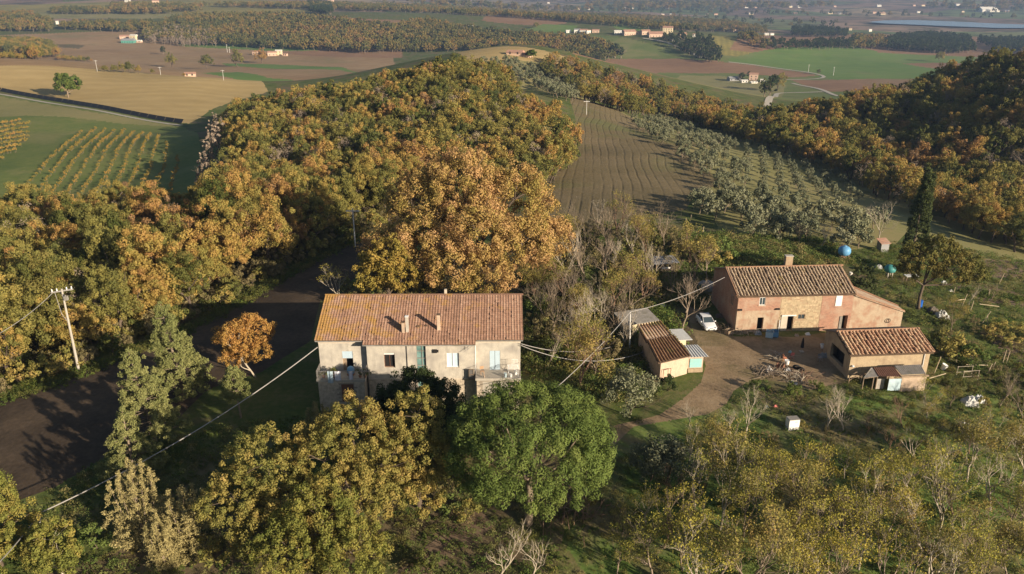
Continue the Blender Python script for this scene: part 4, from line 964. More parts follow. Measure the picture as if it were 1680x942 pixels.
def wall_with_holes(mb, x0, x1, z0, z1, y, holes, th=.35, mi=0):
    """wall slab facing -y built as blocks round its openings"""
    holes = [(max(h[0], x0), min(h[1], x1), max(h[2], z0), min(h[3], z1)) for h in holes if h[1] > x0 and h[0] < x1 and h[3] > z0 and h[2] < z1]
    xs = sorted({x0, x1, *[v for h in holes for v in h[:2]]}); zs = sorted({z0, z1, *[v for h in holes for v in h[2:]]})
    for a, b in zip(xs, xs[1:]):
        run = None
        for c, d in list(zip(zs, zs[1:])) + [(None, None)]:
            solid = c is not None and not any(h[0] <= (a + b) / 2 <= h[1] and h[2] <= (c + d) / 2 <= h[3] for h in holes)
            if solid: run = [c, d] if run is None else [run[0], d]
            elif run is not None:
                mb.box(((a + b) / 2, y + th / 2, (run[0] + run[1]) / 2), (b - a, th, run[1] - run[0]), mi=mi); run = None
# ---------------------------------------------------------------- the stone and plaster house
HX, HY = -20.62, 76.3
house = empty('stone_house', (HX, HY, 0), .008, 'long two storey house of beige plaster over stone with orange tiled roof and two terraces', 'house')
def lx(px, Y=76.3, z=6): # house-local x of a picture column on the front plane
    return (px - CX) / FPX * (Y * CP - (z - CAM_Z) * SP) - HX
W0, W1, W2, W3 = 0.0, lx(602.5), lx(779), lx(854)
EZ = 8.45; TF = 4.62
# holes: x0,x1,z0,z1
door_l = (lx(560), lx(577.5), TF, 6.95); win_d = (lx(630), lx(648), 5.25, 7.0); win_b = (lx(733), lx(753), 5.3, 7.0); glassb = (lx(683), lx(699), 1.2, 8.0); door_r = (lx(803), lx(820.5), TF, 6.95)
mb = MB(); wall_with_holes(mb, W0, W1 + .02, -.5, EZ, .62, [door_l], .35)
wall_with_holes(mb, W2 - .02, W3, -.5, EZ, .62, [door_r], .35)
mb.box((W0 + .18, 6.9, 4), (.36, 12.0, 9.0)); mb.box((W3 - .18, 6.9, 4), (.36, 12.0, 9.0)); mb.box(((W0 + W3) / 2, 12.7, 4), (W3 - W0 - .01, .36, 9.0))
for sx in (W0 + .18, W3 - .18):
    mb.add([(sx - .17, .75, 8.45), (sx - .17, 12.75, 8.45), (sx - .17, 6.75, 10.7), (sx + .17, .75, 8.45), (sx + .17, 12.75, 8.45), (sx + .17, 6.75, 10.7)], [(0, 2, 1), (3, 4, 5), (0, 1, 4, 3), (1, 2, 5, 4), (2, 0, 3, 5)])
mb.build('wing_wall', M['plaster'], house)
mb = MB(); wall_with_holes(mb, W1, W2, 3.9, 8.25, 0, [win_d, win_b, glassb], .4)
mb.box((W1 + .1, .5, 6.1), (.2, .24, 4.28)); mb.box((W2 - .1, .5, 6.1), (.2, .24, 4.28)); mb.build('middle_wall', M['plaster'], house)
mb = MB(); wall_with_holes(mb, W1, W2, -.5, 3.9, .05, [(glassb[0], glassb[1], 1.2, 3.9)], .35); mb.build('stone_base', M['stone_mortar'], house)
stones('stone_block', house, W1 + .02, W2 - .02, -.2, 3.88, .05, .42, .22, 'stone', 3, [glassb])
mb = MB()
for a, b, y in ((W0 - .02, W1 - .3, .6), (W2 + .02, W3 + .02, .6), (W1, glassb[0], -.02), (glassb[1], W2, -.02)): mb.box(((a + b) / 2, y, 7.98), (b - a, .06, .16))
mb.box(((W1 + glassb[0]) / 2, -.02, 3.95), (glassb[0] - W1, .08, .14)); mb.box(((W2 + glassb[1]) / 2, -.02, 3.95), (W2 - glassb[1], .08, .14))
mb.build('plaster_band', M['plaster_band'], house)
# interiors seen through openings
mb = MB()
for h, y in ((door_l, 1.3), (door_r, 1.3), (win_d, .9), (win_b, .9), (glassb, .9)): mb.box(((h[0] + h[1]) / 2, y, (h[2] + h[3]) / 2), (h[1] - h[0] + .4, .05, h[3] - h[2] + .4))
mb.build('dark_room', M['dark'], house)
# glass block strip
g = MB(); gx0, gx1 = glassb[0], glassb[1]
for z in np.arange(1.2, 8.0, .85): g.box(((gx0 + gx1) / 2, .2, z + .02), (gx1 - gx0, .1, .06))
for x in (gx0 + .04, (gx0 + gx1) / 2 + .1, gx1 - .04): g.box((x, .2, 4.6), (.06, .09, 6.7))
gf = g.build('stairwell_glazing', M['grey_sheet'], house)
for z in np.arange(1.2, 7.9, .85):
    for a, b in ((gx0 + .07, (gx0 + gx1) / 2 + .07), ((gx0 + gx1) / 2 + .13, gx1 - .07)): MB().box(((a + b) / 2, .23, z + .45), (b - a, .03, .76)).build('pane', M['glass_block'], gf)
def shutter_box(x0, x1, z0, z1, y, mat, label, name='shutter'):
    w = x1 - x0; mb = MB(); n = max(2, int((z1 - z0) / .12))
    for k in range(n):
        mb.box(((x0 + x1) / 2, y, z0 + (k + .5) * (z1 - z0) / n), (w, .045, (z1 - z0) / n - .012), rx=.12)
    o = mb.build(name, M[mat], house); tag(o, label); return o
shutter_box(door_l[0] + .02, door_l[1] - .02, 6.1, 6.93, .68, 'lb_shutter', 'half lowered pale roller shutter above the dark doorway', 'roller_shutter')
MB().box((door_l[0] + .2, .8, (TF + 6.1) / 2), (.4, .05, 6.1 - TF)).build('door_leaf', M['old_wood'], house)
shutter_box(win_d[0] + .02, win_d[1] - .02, 6.8, 6.98, .08, 'white_paint', 'rolled up white shutter over the dark window', 'roller_shutter')
window(house, (win_d[0] + win_d[1]) / 2, 6.1, win_d[1] - win_d[0], 1.6, .22, 'brown_wood', 'dark', mull=1, label='open dark window', name='window')
wb = window(house, (win_b[0] + win_b[1]) / 2, 6.15, win_b[1] - win_b[0], 1.7, .1, 'white_paint', 'lb_shutter', mull=1, label='closed pale blue window')
for k in (0, 1):
    a = door_r[0] + k * (door_r[1] - door_r[0]) / 2; shutter_box(a + .02, a + (door_r[1] - door_r[0]) / 2 - .02, TF + .03, 6.93, .67, 'lb_shutter', None, 'door_shutter')
# vent, drainpipes
MB().box((lx(714), -.06, 7.25), (.45, .12, .4)).box((lx(718.5), -.05, 7.25), (.2, .1, .28)).build('vent_grille', M['dark'], house)
MB().tube([(lx(668.5), -.08, 8.2), (lx(668.5), -.08, 4.1)], .045, 6).build('drainpipe', M['grey_sheet'], house)
MB().tube([(W2 + .06, .0, 8.2), (W2 + .06, .0, 4.2), (W2 + .06, .0, 1.0)], .05, 6).build('drainpipe', M['white_paint'], house)
# terraces
def terrace(x0, x1, y0, name, wallm, seed, holes):
    tr = MB().box(((x0 + x1) / 2, (y0 + .62) / 2, TF - .13), (x1 - x0, .62 - y0, .26)).build(name, M['concrete'], house)
    mb = MB(); wall_with_holes(mb, x0 + .12, x1 - .12, -.5, TF - .26, y0 + .15, holes, .3)
    for xx in (x0 + .27, x1 - .27): mb.box((xx, (y0 + .47) / 2 + .3, (TF - .76) / 2), (.3, -y0 - .02 + .3, TF + .24 - .02))
    mb.build('terrace_base', M['stone_mortar'], house)
    stones('stone_block', house, x0 + .12, x1 - .12, -.2, TF - .27, y0 + .15, .42, .22, 'stone', seed, holes)
    return tr
sh = (lx(561), lx(581), 1.9, 4.0)
terrace(W0 - .05, W1 - .08, -1.45, 'terrace', M['stone_mortar'], 5, [sh])
MB().box(((sh[0] + sh[1]) / 2, -1.22, (sh[2] + sh[3]) / 2), (sh[1] - sh[0], .06, sh[3] - sh[2])).build('ground_shutter', M['brown_wood'], house)
gar = (lx(792), lx(835), 1.4, TF - .45)
terrace(W2 + .08, W3 + .03, -1.3, 'terrace', M['stone_mortar'], 6, [gar])
MB().box(((gar[0] + gar[1]) / 2, -1.05, (gar[2] + gar[3]) / 2), (gar[1] - gar[0], .08, gar[3] - gar[2])).build('garage_door', M['concrete'], house)
def railing(x0, x1, y0, ret=.5):
    r = MB(); zt = TF + .98
    for z in (TF + .1, zt): r.tube([(x0, ret, z), (x0, y0, z), (x1, y0, z), (x1, ret, z)], .022, 5)
    for x in np.arange(x0, x1 + .01, .125): r.tube([(x, y0, TF + .0), (x, y0, zt)], .011, 4, cap=False)
    for y in np.arange(y0, ret, .125):
        for x in (x0, x1): r.tube([(x, y, TF), (x, y, zt)], .011, 4, cap=False)
    return r.build('railing', M['iron'], house)
railing(W0, W1 - .13, -1.4); railing(W2 + .13, W3 - .02, -1.25)
# roof
TH = math.atan2(2.3, 6.1); Su = (0, math.cos(TH), math.sin(TH)); RL = 6.75 / math.cos(TH)
tile_roof('roof_tile', house, (W0 - .28, .12, EZ + .02), (1, 0, 0), Su, W3 - W0 + .56, 6.63 / math.cos(TH), .30, .34, 'flat', 'tile_flat', 4, 'tile_bed', jit=.012)
tile_roof('roof_tile', house, (W1 - .3, -.5, EZ + .02 - .62 * math.tan(TH)), (1, 0, 0), Su, W2 - W1 + .42, .62 / math.cos(TH), .30, .32, 'flat', 'tile_flat', 5, 'tile_bed', jit=.012)
ry, rz_ = .12 + 6.63, EZ + .02 + 6.63 * math.tan(TH)
mb = MB(); mb.slab([(W0 - .28, ry, rz_), (W3 + .28, ry, rz_), (W3 + .28, 13.3, EZ - .1), (W0 - .28, 13.3, EZ - .1)], .14); mb.build('rear_roof', M['tile_flat'], house)
rt = MB()
for k in range(60): rt.tube([(W0 - .28 + k * .37, ry, rz_ + .04), (W0 - .28 + k * .37 + .40, ry, rz_ + .055)], [.12, .10], 8)
rt.build('ridge_tile', M['tile_flat'], house)['kind'] = 'stuff'
MB().tube([(W0 - .2, .06, EZ - .08), (W1 - .35, .06, EZ - .08)], .06, 6).tube([(W1 - .3, -.56, EZ - .3), (W2 + .1, -.56, EZ - .3)], .06, 6).tube([(W2 + .2, .06, EZ - .08), (W3 + .25, .06, EZ - .08)], .06, 6).build('gutter', M['grey_sheet'], house)
def rpt(px, py):   # point of the front roof plane seen there, house-local
    d = ray(px, py); n = Vector((0, -math.sin(TH), math.cos(TH))); P0 = Vector((HX, HY + .12, EZ)); D = Vector(d)
    t = (P0 - Vector((0, 0, CAM_Z))).dot(n) / D.dot(n); q = Vector((0, 0, CAM_Z)) + D * t; return q.x - HX, q.y - HY, q.z
for (px, py, h, r, m_, lb) in ((662, 546, 1.15, .15, 'shed_wall', 'shorter capped flue of the pair'), (668.5, 545, 1.75, .15, 'concrete', 'taller square flue of the pair'), (720, 542, 1.75, .16, 'shed_wall', 'single flue right of the pair')):
    x, y, z = rpt(px, py); c = MB().box((x, y, z + h / 2 - .15), (r * 2, r * 2, h + .3)).build('chimney', M[m_], house); tag(c, lb)
    MB().box((x, y, z + h + .06), (r * 2.6, r * 2.6, .07)).box((x, y, z + h - .02), (r * 1.3, r * 1.3, .14)).build('cap', M['tile_bed'] if m_ != 'concrete' else M['white_paint'], c)
MB().box((W0 + .0 + lx(726), ry + .2, rz_ + .2), (.28, .28, .8)).build('ridge_vent', M['plaster_band'], house)
MB().tube([(lx(803), ry + .3, rz_ - .1), (lx(803), ry + .3, rz_ + .5)], .08, 6).build('ridge_flue', M['tile_bed'], house)
x, y, z = rpt(686, 537); MB().box((x, y, z + .08), (.3, .3, .12)).box((x + .9, y + .1, z + .12), (.22, .3, .1)).build('roof_hatch', M['tile_bed'], house)
# TV aerial
MB().tube([(lx(768), -.3, 7.5), (lx(768), -.3, 8.25)], .02, 4).tube([(lx(761), -.5, 7.3), (lx(776), -.25, 8.0)], .015, 4).tube([(lx(765), -.6, 7.35), (lx(768), -.2, 7.8)], .012, 4).build('aerial', M['iron'], house)
def hl(x, y, z): return (HX + x, HY + y, z)

# things on the terraces
for k, (px, wd, dz, col, lb) in enumerate([(541, .55, 1.35, (.33, .42, .48), 'long grey blue towel hanging on the left terrace rail, leftmost'), (553.5, .65, 1.05, (.58, .58, .64), 'white cloth hanging in the middle of the left terrace rail'), (575, .42, .95, (.62, .60, .66), 'white cloth hanging on the right of the left terrace rail')]):
    M['cloth%d' % k] = mat_plain('laundry cloth %d' % k, col, .9, .08, 2)
    x = lx(px, 74.9); mb = MB(); nx_, nz_ = 5, 6; y0 = -1.46
    vs = [(x + (i / (nx_ - 1) - .5) * wd, y0 - .06 + .05 * math.sin(i * 2.1 + k) - .02 * (j % 2), TF + 1.02 - j * dz / (nz_ - 1)) for j in range(nz_) for i in range(nx_)]
    vs += [(a, b + .025, c) for a, b, c in vs]; off = nx_ * nz_
    fs = [(j * nx_ + i, j * nx_ + i + 1, (j + 1) * nx_ + i + 1, (j + 1) * nx_ + i) for j in range(nz_ - 1) for i in range(nx_ - 1)]
    fs += [tuple(off + q for q in reversed(f)) for f in fs]
    mb.add(vs, fs); o = mb.build('hanging_laundry', M['cloth%d' % k]); o.location = (HX, HY, 0); tag(o, lb, 'laundry', 'laundry on the terrace rail')
M['pot'] = mat_plain('terracotta pot', (.36, .17, .10), .9, .15, 4); M['stool'] = mat_plain('light wood', (.42, .26, .15), .8, .2, 4)
M['blue_ball'] = mat_plain('pale blue plastic', (.16, .33, .50), .5, .1, 2); M['bright_blue'] = mat_plain('bright blue plastic', (.13, .33, .56), .45, .1, 2); M['deep_blue'] = mat_plain('blue drum plastic', (.01, .10, .42), .45, .1, 2)
def potted(x, y, z, s, label, leaf='leaf_bramble', seed=0, wide=.5):
    t = empty('potted_plant', (x, y, z), 0, label, 'plant'); MB().lathe([(.13 * s, 0), (.2 * s, .32 * s), (.17 * s, .3 * s)], seg=10).build('pot', M['pot'], t)
    rng = np.random.default_rng(seed); C = rng.normal(size=(9, 3)) * [wide * .4 * s, wide * .4 * s, .16 * s] + [0, 0, .62 * s]
    v, f, tn = leaves(rng, C, np.full(9, .17 * s), 22, .07 * s); link(bpy.data.objects.new('foliage', np_mesh('foliage', v, f, [M[leaf]], None, tn)), t)
for i, (px, lb) in enumerate([(530, 'potted plant at the left end of the left terrace'), (548, 'tall potted plant left of the dark doorway on the terrace'), (590, 'potted shrub right of the dark doorway on the terrace'), (598, 'green potted plant at the right end of the left terrace')]):
    potted(*hl(lx(px, 75.5), -.95, TF), .9 + .35 * (i == 1), lb, seed=i)
t = empty('blue_tarp_bundle', hl(lx(575), -.2, TF), 0, 'round pale blue bundle in front of the dark doorway on the terrace', 'bundle')
MB().lathe([(.12, 0), (.36, .18), (.42, .5), (.33, .82), (.1, .98)], seg=12).build('cover', M['blue_ball'], t, smooth=True); MB().lathe([(.44, 0), (.42, .1), (.12, .13)], (0, 0, -.0), 12).build('base', M['pot'], t)
def chair(x, y, z, rz, label, mat, cat='chair'):
    t = empty('terrace_chair', (x, y, z), rz, label, cat); MB().box((0, 0, .44), (.42, .42, .04)).build('seat', M[mat], t)
    MB().box((0, .2, .72), (.42, .035, .3)).build('backrest', M[mat], t)
    for sx in (-1, 1):
        for sy in (-1, 1): MB().box((sx * .18, sy * .18, (.42 if sy < 0 else .44) / 2 - .0), (.035, .035, .42)).build('leg', M[mat], t)
chair(*hl(lx(791), -.2, TF), .3, 'small orange wood chair left of the blue shuttered door', 'stool')
t = empty('wall_cage', hl(lx(773), -.3, 4.0), 0, 'dark framed rack standing left of the right terrace', 'rack')
r = MB()
for x in (-.25, .25): r.box((x, 0, .65), (.05, .05, 1.3))
for z in (.05, .65, 1.27): r.box((0, 0, z), (.45, .05, .05))
r.build('frame', M['old_wood'], t); MB().box((0, .03, .65), (.44, .015, 1.2)).build('mesh_panel', M['iron'], t)
t = empty('washing_rack', hl(lx(842), -.55, TF), .1, 'white folding drying rack at the right end of the right terrace', 'drying rack')
for sx in (-.5, .5):
    MB().tube([(sx, -.35, 0), (sx, .3, 1.1)], .03, 5).tube([(sx, .35, 0), (sx, -.3, 1.1)], .03, 5).build('leg', M['white_paint'], t)
r = MB()
for k in range(6): r.tube([(-.6, -.5 + k * .2, 1.1), (.6, -.5 + k * .2, 1.1)], .018, 4)
for k in range(5): r.tube([(-.1 + k * .14, .35, 1.1), (-.1 + k * .14, .38, 1.75)], .02, 4)
r.tube([(-.15, .36, 1.75), (.55, .38, 1.75)], .02, 4); r.build('rails', M['white_paint'], t)
for i, (px, y, c, s_, lb) in enumerate([(829, -.9, 'blue_panel', .34, 'pale blue crate on the right terrace'), (838, -.95, 'white_paint', .3, 'white bucket next to the pale blue crate'), (794, -1.0, 'shed_wall', .22, 'small pink pot near the front rail of the right terrace'), (846, -.2, 'white_paint', .36, 'white bucket behind the drying rack')]):
    MB()
    t = empty('bucket', hl(lx(px, 75.3), y, TF), 0, lb, 'bucket'); MB().lathe([(s_ * .38, 0), (s_ * .5, s_ * 1.5), (s_ * .44, s_ * 1.45)], seg=10).build('body', M[c], t); MB().tube([(-s_ * .5, 0, s_ * 1.45), (0, -s_ * .3, s_ * 1.3), (s_ * .5, 0, s_ * 1.45)], .012, 4).build('handle', M['iron'], t)

# ---------------------------------------------------------------- the old brick farmhouse
FX, FY, FR = 29.75, 97.0, .06
farm = empty('brick_farmhouse', (FX, FY, 0), FR, 'old brick and stone farmhouse with ribbed barrel tile roof and low right wing', 'farmhouse')
def fx(px, Y=97.5, z=2.5): return ((px - CX) / FPX * (Y * CP - (z - CAM_Z) * SP) - FX) / math.cos(FR)
WM = 15.6; FE = 5.45
A_ = fx(1280.5, z=4.5)      # brick, then rubble
B_ = fx(1350, z=4.5)
uw = (fx(1245, z=4.6), fx(1255, z=4.6), 3.9, 5.0); d1 = (fx(1240.5, z=1), fx(1250.5, z=1), 0, 2.15); d2 = (fx(1290.5, z=1), fx(1300.5, z=1), .1, 2.3); sw = (fx(1309, z=2), fx(1320.5, z=2), 1.75, 2.45); d3 = (fx(1382.5, z=1), fx(1391.5, z=1), .1, 2.15); uw2 = (fx(1373, z=4.6), fx(1383.5, z=4.6), 3.55, 5.15)
mb = MB(); wall_with_holes(mb, 0, A_, 3.15, FE, 0, [uw], .4); mb.build('brick_wall', M['brick_wall'], farm)
mb = MB(); wall_with_holes(mb, 0, A_, -.6, 3.15, -.03, [d1], .43); mb.build('lower_wall', M['brick_plaster'], farm)
mb = MB(); wall_with_holes(mb, A_, B_, -.6, FE, .02, [d2, sw], .4); mb.build('rubble_wall', M['rubble'], farm)
stones('rubble_stone', farm, A_ + .1, B_ - .1, .1, FE - .3, .02, .34, .2, 'rubble_stone', 8, [d2, sw], keep=.62, d=.035)
mb = MB(); wall_with_holes(mb, B_, WM, -.6, FE, 0, [d3, uw2], .4); mb.build('brick_wall', M['brick_wall'], farm)
mb = MB(); mb.box((.2, 5.4, 2.4), (.38, 10.0, 6.0)); mb.add([(.02, .1, 5.4), (.02, 10.4, 5.4), (.02, 5.3, 7.2), (.38, .1, 5.4), (.38, 10.4, 5.4), (.38, 5.3, 7.2)], [(0, 2, 1), (3, 4, 5), (0, 1, 4, 3), (1, 2, 5, 4), (2, 0, 3, 5)])
mb.box((WM - .2, 5.4, 2.4), (.38, 10.0, 6.0)); mb.add([(WM - .38, .1, 5.4), (WM - .38, 10.4, 5.4), (WM - .38, 5.3, 7.2), (WM - .02, .1, 5.4), (WM - .02, 10.4, 5.4), (WM - .02, 5.3, 7.2)], [(0, 2, 1), (3, 4, 5), (0, 1, 4, 3), (1, 2, 5, 4), (2, 0, 3, 5)])
mb.box((WM / 2, 10.6, 2.4), (WM - .02, .38, 6.0)); mb.build('gable_wall', M['brick_wall'], farm)
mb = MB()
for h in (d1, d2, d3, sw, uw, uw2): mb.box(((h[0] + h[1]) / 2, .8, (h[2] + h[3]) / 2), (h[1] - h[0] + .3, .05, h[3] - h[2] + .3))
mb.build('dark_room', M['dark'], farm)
window(farm, (uw[0] + uw[1]) / 2, 4.45, uw[1] - uw[0], 1.1, .05, 'white_paint', 'glass', label='upper left window', mull=1)
MB().box(((uw2[0] + uw2[1]) / 2, -.01, (uw2[2] + uw2[3]) / 2), (uw2[1] - uw2[0], .1, uw2[3] - uw2[2])).build('white_shutter', M['white_paint'], farm)
window(farm, (sw[0] + sw[1]) / 2, 2.1, sw[1] - sw[0], .7, .08, 'old_wood', 'glass', label='small low window', mull=1, sill=False)
MB().box((d2[0] - .45, -.04, 1.2), (.85, .06, 2.1)).build('plaster_panel', M['plaster_band'], farm)
MB().box(((d2[0] + d2[1]) / 2 - .3, -.06, 2.36), (d2[1] - d2[0] + 1.1, .2, .12)).build('lintel', M['white_paint'], farm)
MB().box((d3[0] - .2, -.05, 1.1), (.35, .06, 1.9)).build('door_leaf', M['grey_sheet'], farm)
MB().tube([(fx(1277, z=1), -.15, 0), (fx(1277, z=1), -.15, 1.75)], .07, 7).build('drainpipe', M['white_paint'], farm)
for x in (.35, A_ - .3): MB().box((x, -.1, 3.35), (.5, .25, .2)).build('bracket', M['dark'], farm)
window(farm, 0, 0, .8, 1.3, 0, 'grey_sheet', 'glass', mull=0, sill=False)
gw = farm.children[-1]; gw.rotation_euler = (0, 0, -PI / 2 if False else -math.pi / 2); gw.location = (-.04, 2.2, 3.9)
SLF = math.atan2(1.85, 5.3)
Sf = (0, math.cos(SLF), math.sin(SLF))
tile_roof('roof_tile', farm, (-.3, -.3, FE - .1), (1, 0, 0), Sf, WM + .5, 5.6 / math.cos(SLF), .43, .42, 'barrel', 'tile_old', 9, 'tile_bed', jit=.03, sag=.10)
zr = FE - .1 + 5.6 * math.tan(SLF)
mb = MB(); mb.slab([(-.3, 5.3, zr), (WM + .2, 5.3, zr), (WM + .2, 11, FE - .1), (-.3, 11, FE - .1)], .14); mb.build('rear_roof', M['tile_old'], farm)
rt = MB(); rng_ = np.random.default_rng(3)
for k in range(40): rt.tube([(-.3 + k * .41, 5.3 + rng_.normal() * .02, zr + .04), (-.3 + k * .41 + .45, 5.3, zr + .07 + rng_.random() * .03)], [.14, .11], 7)
for k in range(14): rt.tube([(-.3, -.25 + k * .4, FE - .02 + k * .4 * math.tan(SLF)), (-.3, .2 + k * .4, FE + .02 + (k + 1) * .4 * math.tan(SLF))], [.13, .1], 7); rt.tube([(WM + .1, -.25 + k * .4, FE - .02 + k * .4 * math.tan(SLF)), (WM + .1, .2 + k * .4, FE + .02 + (k + 1) * .4 * math.tan(SLF))], [.13, .1], 7)
rt.build('ridge_tile', M['tile_warm'], farm)['kind'] = 'stuff'
# chimney behind the ridge
cx_ = fx(1305, 104, 7)
MB().box((cx_, 8.0, 6.8), (1.0, .6, 2.2)).build('chimney', M['rubble'], farm)
MB().box((cx_, 8.0, 7.95), (1.15, .75, .1)).build('chimney_cap', M['concrete'], farm)
# right wing with falling roof
mb = MB(); X0, X1 = WM, fx(1470, 100, 1.5)
mb.add([(X0, .0, -.8), (X1, -.1, -.8), (X1, -.1, 2.5), (X0, 0, 5.0), (X0, .4, -.8), (X1, .3, -.8), (X1, .3, 2.5), (X0, .4, 5.0)], [(0, 1, 2, 3), (7, 6, 5, 4), (0, 4, 5, 1), (1, 5, 6, 2), (2, 6, 7, 3)])
mb.add([(X1 - .3, .3, -.8), (X1, .3, -.8), (X1, 1.3, -.8), (X1 - .3, 1.3, -.8), (X1 - .3, .3, 2.5), (X1, .3, 2.5), (X1, 1.3, 2.5), (X1 - .3, 1.3, 2.5)], [(0, 3, 2, 1), (4, 5, 6, 7), (0, 1, 5, 4), (1, 2, 6, 5), (2, 3, 7, 6)])
mb.add([(X0, 4.8, -.8), (X1, 1.3, -.8), (X1, 1.3, 2.5), (X0, 4.8, 5.0)], [(0, 3, 2, 1)]); mb.build('wing_wall', M['brick_plaster'], farm)
mb = MB(); mb.slab([(X0 + .1, -.2, 5.12), (X1 + .2, -.25, 2.62), (X1 + .2, 1.6, 2.62), (X0 + .1, 5.1, 5.12)], .12); mb.build('wing_roof', M['brick_plaster'], farm)
vv = np.array([X1 - X0, 0, -2.5]); mb = MB(); rng_ = np.random.default_rng(5)
for k in range(24):
    a = k / 24; mb.tube([(X0 + .1 + a * (X1 - X0), -.16, 5.18 - a * 2.5), (X0 + .1 + (a + .045) * (X1 - X0), -.16 + rng_.normal() * .03, 5.2 - (a + .04) * 2.5)], [.1, .08], 6)
    a2 = (X0 + .15 + a * (X1 - X0), 5.0 - a * 3.45, 5.2 - a * 2.5); mb.tube([a2, (a2[0] + .3, a2[1] - .15, a2[2] - .09)], [.1, .08], 6)
mb.build('verge_tile', M['tile_warm'], farm)['kind'] = 'stuff'
wn_, nt = newmat('dark stone'); s = N(nt); s.out((.12, .1, .08), .9); M['dark_stone'] = wn_
t = MB(); ring = [(X1 - 1.9 + .28 * math.cos(a), -.2, 1.3 + .28 * math.sin(a)) for a in np.linspace(0, 6.283, 14)]; t.tube(ring, .04, 6, cap=False); o = t.build('wall_hoop', M['dark'], farm)

# ---------------------------------------------------------------- the small tiled barn
BX, BY, BR = 39.7, 84.0, .085
barn = empty('small_barn', (BX, BY, 0), BR, 'small tan plaster barn with ribbed orange tile roof, in front of the brick farmhouse', 'barn')
BW, BD, BE = 9.7, 6.6, 3.25
mb = MB(); wall_with_holes(mb, 0, BW, -.8, BE, 0, [], .35); mb.box((BW - .18, BD / 2 + .17, 1.2), (.35, BD - .36, 4.1)); mb.box((BW / 2, BD - .17, 1.2), (BW - .01, .35, 4.08))
for x in (0.18, BW - .18): mb.add([(x - .17, .02, 3.24), (x - .17, BD, 3.24), (x - .17, 3.6, 4.4), (x + .17, .02, 3.24), (x + .17, BD, 3.24), (x + .17, 3.6, 4.4)], [(0, 2, 1), (3, 4, 5), (0, 1, 4, 3), (1, 2, 5, 4), (2, 0, 3, 5)])
mb.box((.18, .9, 1.2), (.35, 1.1, 4.08)); mb.box((.18, BD - 1.0, 1.2), (.35, 1.6, 4.08)); mb.box((.18, 3.1, 2.85), (.35, 3.4, .78)); mb.box((.18, 3.1, .0), (.35, 3.4, 1.4))
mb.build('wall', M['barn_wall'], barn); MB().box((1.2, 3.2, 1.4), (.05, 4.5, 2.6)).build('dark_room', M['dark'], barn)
SLB = math.atan2(1.15, 3.6); zb = BE + .02
tile_roof('roof_tile', barn, (-.3, -.35, zb - .1), (1, 0, 0), (0, math.cos(SLB), math.sin(SLB)), BW + .55, 3.95 / math.cos(SLB), .46, .42, 'barrel', 'tile_warm', 14, 'tile_bed', jit=.035, sag=.08)
zr = zb - .1 + 3.95 * math.tan(SLB)
mb = MB(); mb.slab([(-.3, 3.6, zr), (BW + .25, 3.6, zr), (BW + .25, 7.0, BE), (-.3, 7.0, BE)], .12); mb.build('rear_roof', M['tile_old'], barn)
rt = MB()
for k in range(26): rt.tube([(-.3 + k * .4, 3.6, zr + .05), (.14 + k * .4, 3.6 + rng_.normal() * .02, zr + .08)], [.14, .11], 7)
for k in range(10): rt.tube([(BW + .2, -.35 + k * .4, zb + k * .4 * math.tan(SLB)), (BW + .2, .08 + k * .4, zb + .03 + (k + 1) * .4 * math.tan(SLB))], [.14, .11], 7)
rt.build('ridge_tile', M['tile_warm'], barn)['kind'] = 'stuff'
MB().lathe([(.05, 0), (.16, .05), (.12, .2)], (.35, -.12, 1.55), 10).build('wall_lamp', M['white_paint'], barn)
MB().tube([(BW - .7, -.08, 3.1), (BW - .7, -.08, 1.2)], .05, 6).build('drainpipe', M['white_paint'], barn)
# lean-to of the barn: sheet roofs on posts
def corrugated(name, parent, P0, P1, Q0, Q1, mat, n=40, amp=.03):
    """P0-P1 upper edge, Q0-Q1 lower edge"""
    P0, P1, Q0, Q1 = map(Vector, (P0, P1, Q0, Q1)); vs = []
    nn = (P1 - P0).cross(Q0 - P0).normalized()
    if nn.z < 0: nn = -nn
    for i in range(n + 1):
        a = i / n; o = nn * (amp * (1 if i % 2 else -1)); u, l = P0.lerp(P1, a) + o, Q0.lerp(Q1, a) + o; vs += [u, l, u - nn * .02, l - nn * .02]
    fs = []
    for i in range(n):
        a, b = 4 * i, 4 * i + 4; fs += [(a, a + 1, b + 1, b), (a + 2, b + 2, b + 3, a + 3), (a + 1, a + 3, b + 3, b + 1), (a, b, b + 2, a + 2)]
    mb = MB(); mb.add(vs, fs); return mb.build(name, M[mat], parent)
lean = empty('barn_lean_to', (BX, BY, 0), BR, 'ramshackle lean-to of rusty and grey sheets against the front of the small barn', 'lean-to')
def bx_(px, py, z):  # barn-local position of a seen point of known height
    x, y, _ = on_level(px, py, z); dx, dy = x - BX, y - BY; return (dx * math.cos(BR) + dy * math.sin(BR), -dx * math.sin(BR) + dy * math.cos(BR), z)
a, b = bx_(1432, 603, 1.9), bx_(1466, 601, 2.0); c, d = bx_(1441, 617, 1.55), bx_(1480, 618, 1.6)
corrugated('rusty_roof', lean, a, b, c, d, 'rust_sheet', 22)
a2, b2 = bx_(1467, 600, 2.1), bx_(1511, 598, 2.1); c2, d2_ = bx_(1479, 615, 1.7), bx_(1519, 613, 1.7)
corrugated('grey_roof', lean, a2, b2, c2, d2_, 'grey_sheet', 28)
mb = MB(); mb.slab([tuple(Vector(c) + Vector((-1.6, .2, -.25))), tuple(Vector(c) + Vector((0, 0, -.06))), tuple(Vector(a) + Vector((0, 0, -.05))), tuple(Vector(a) + Vector((-.2, .0, -.02)))], .04); mb.build('side_sheet', M['grey_sheet'], lean)
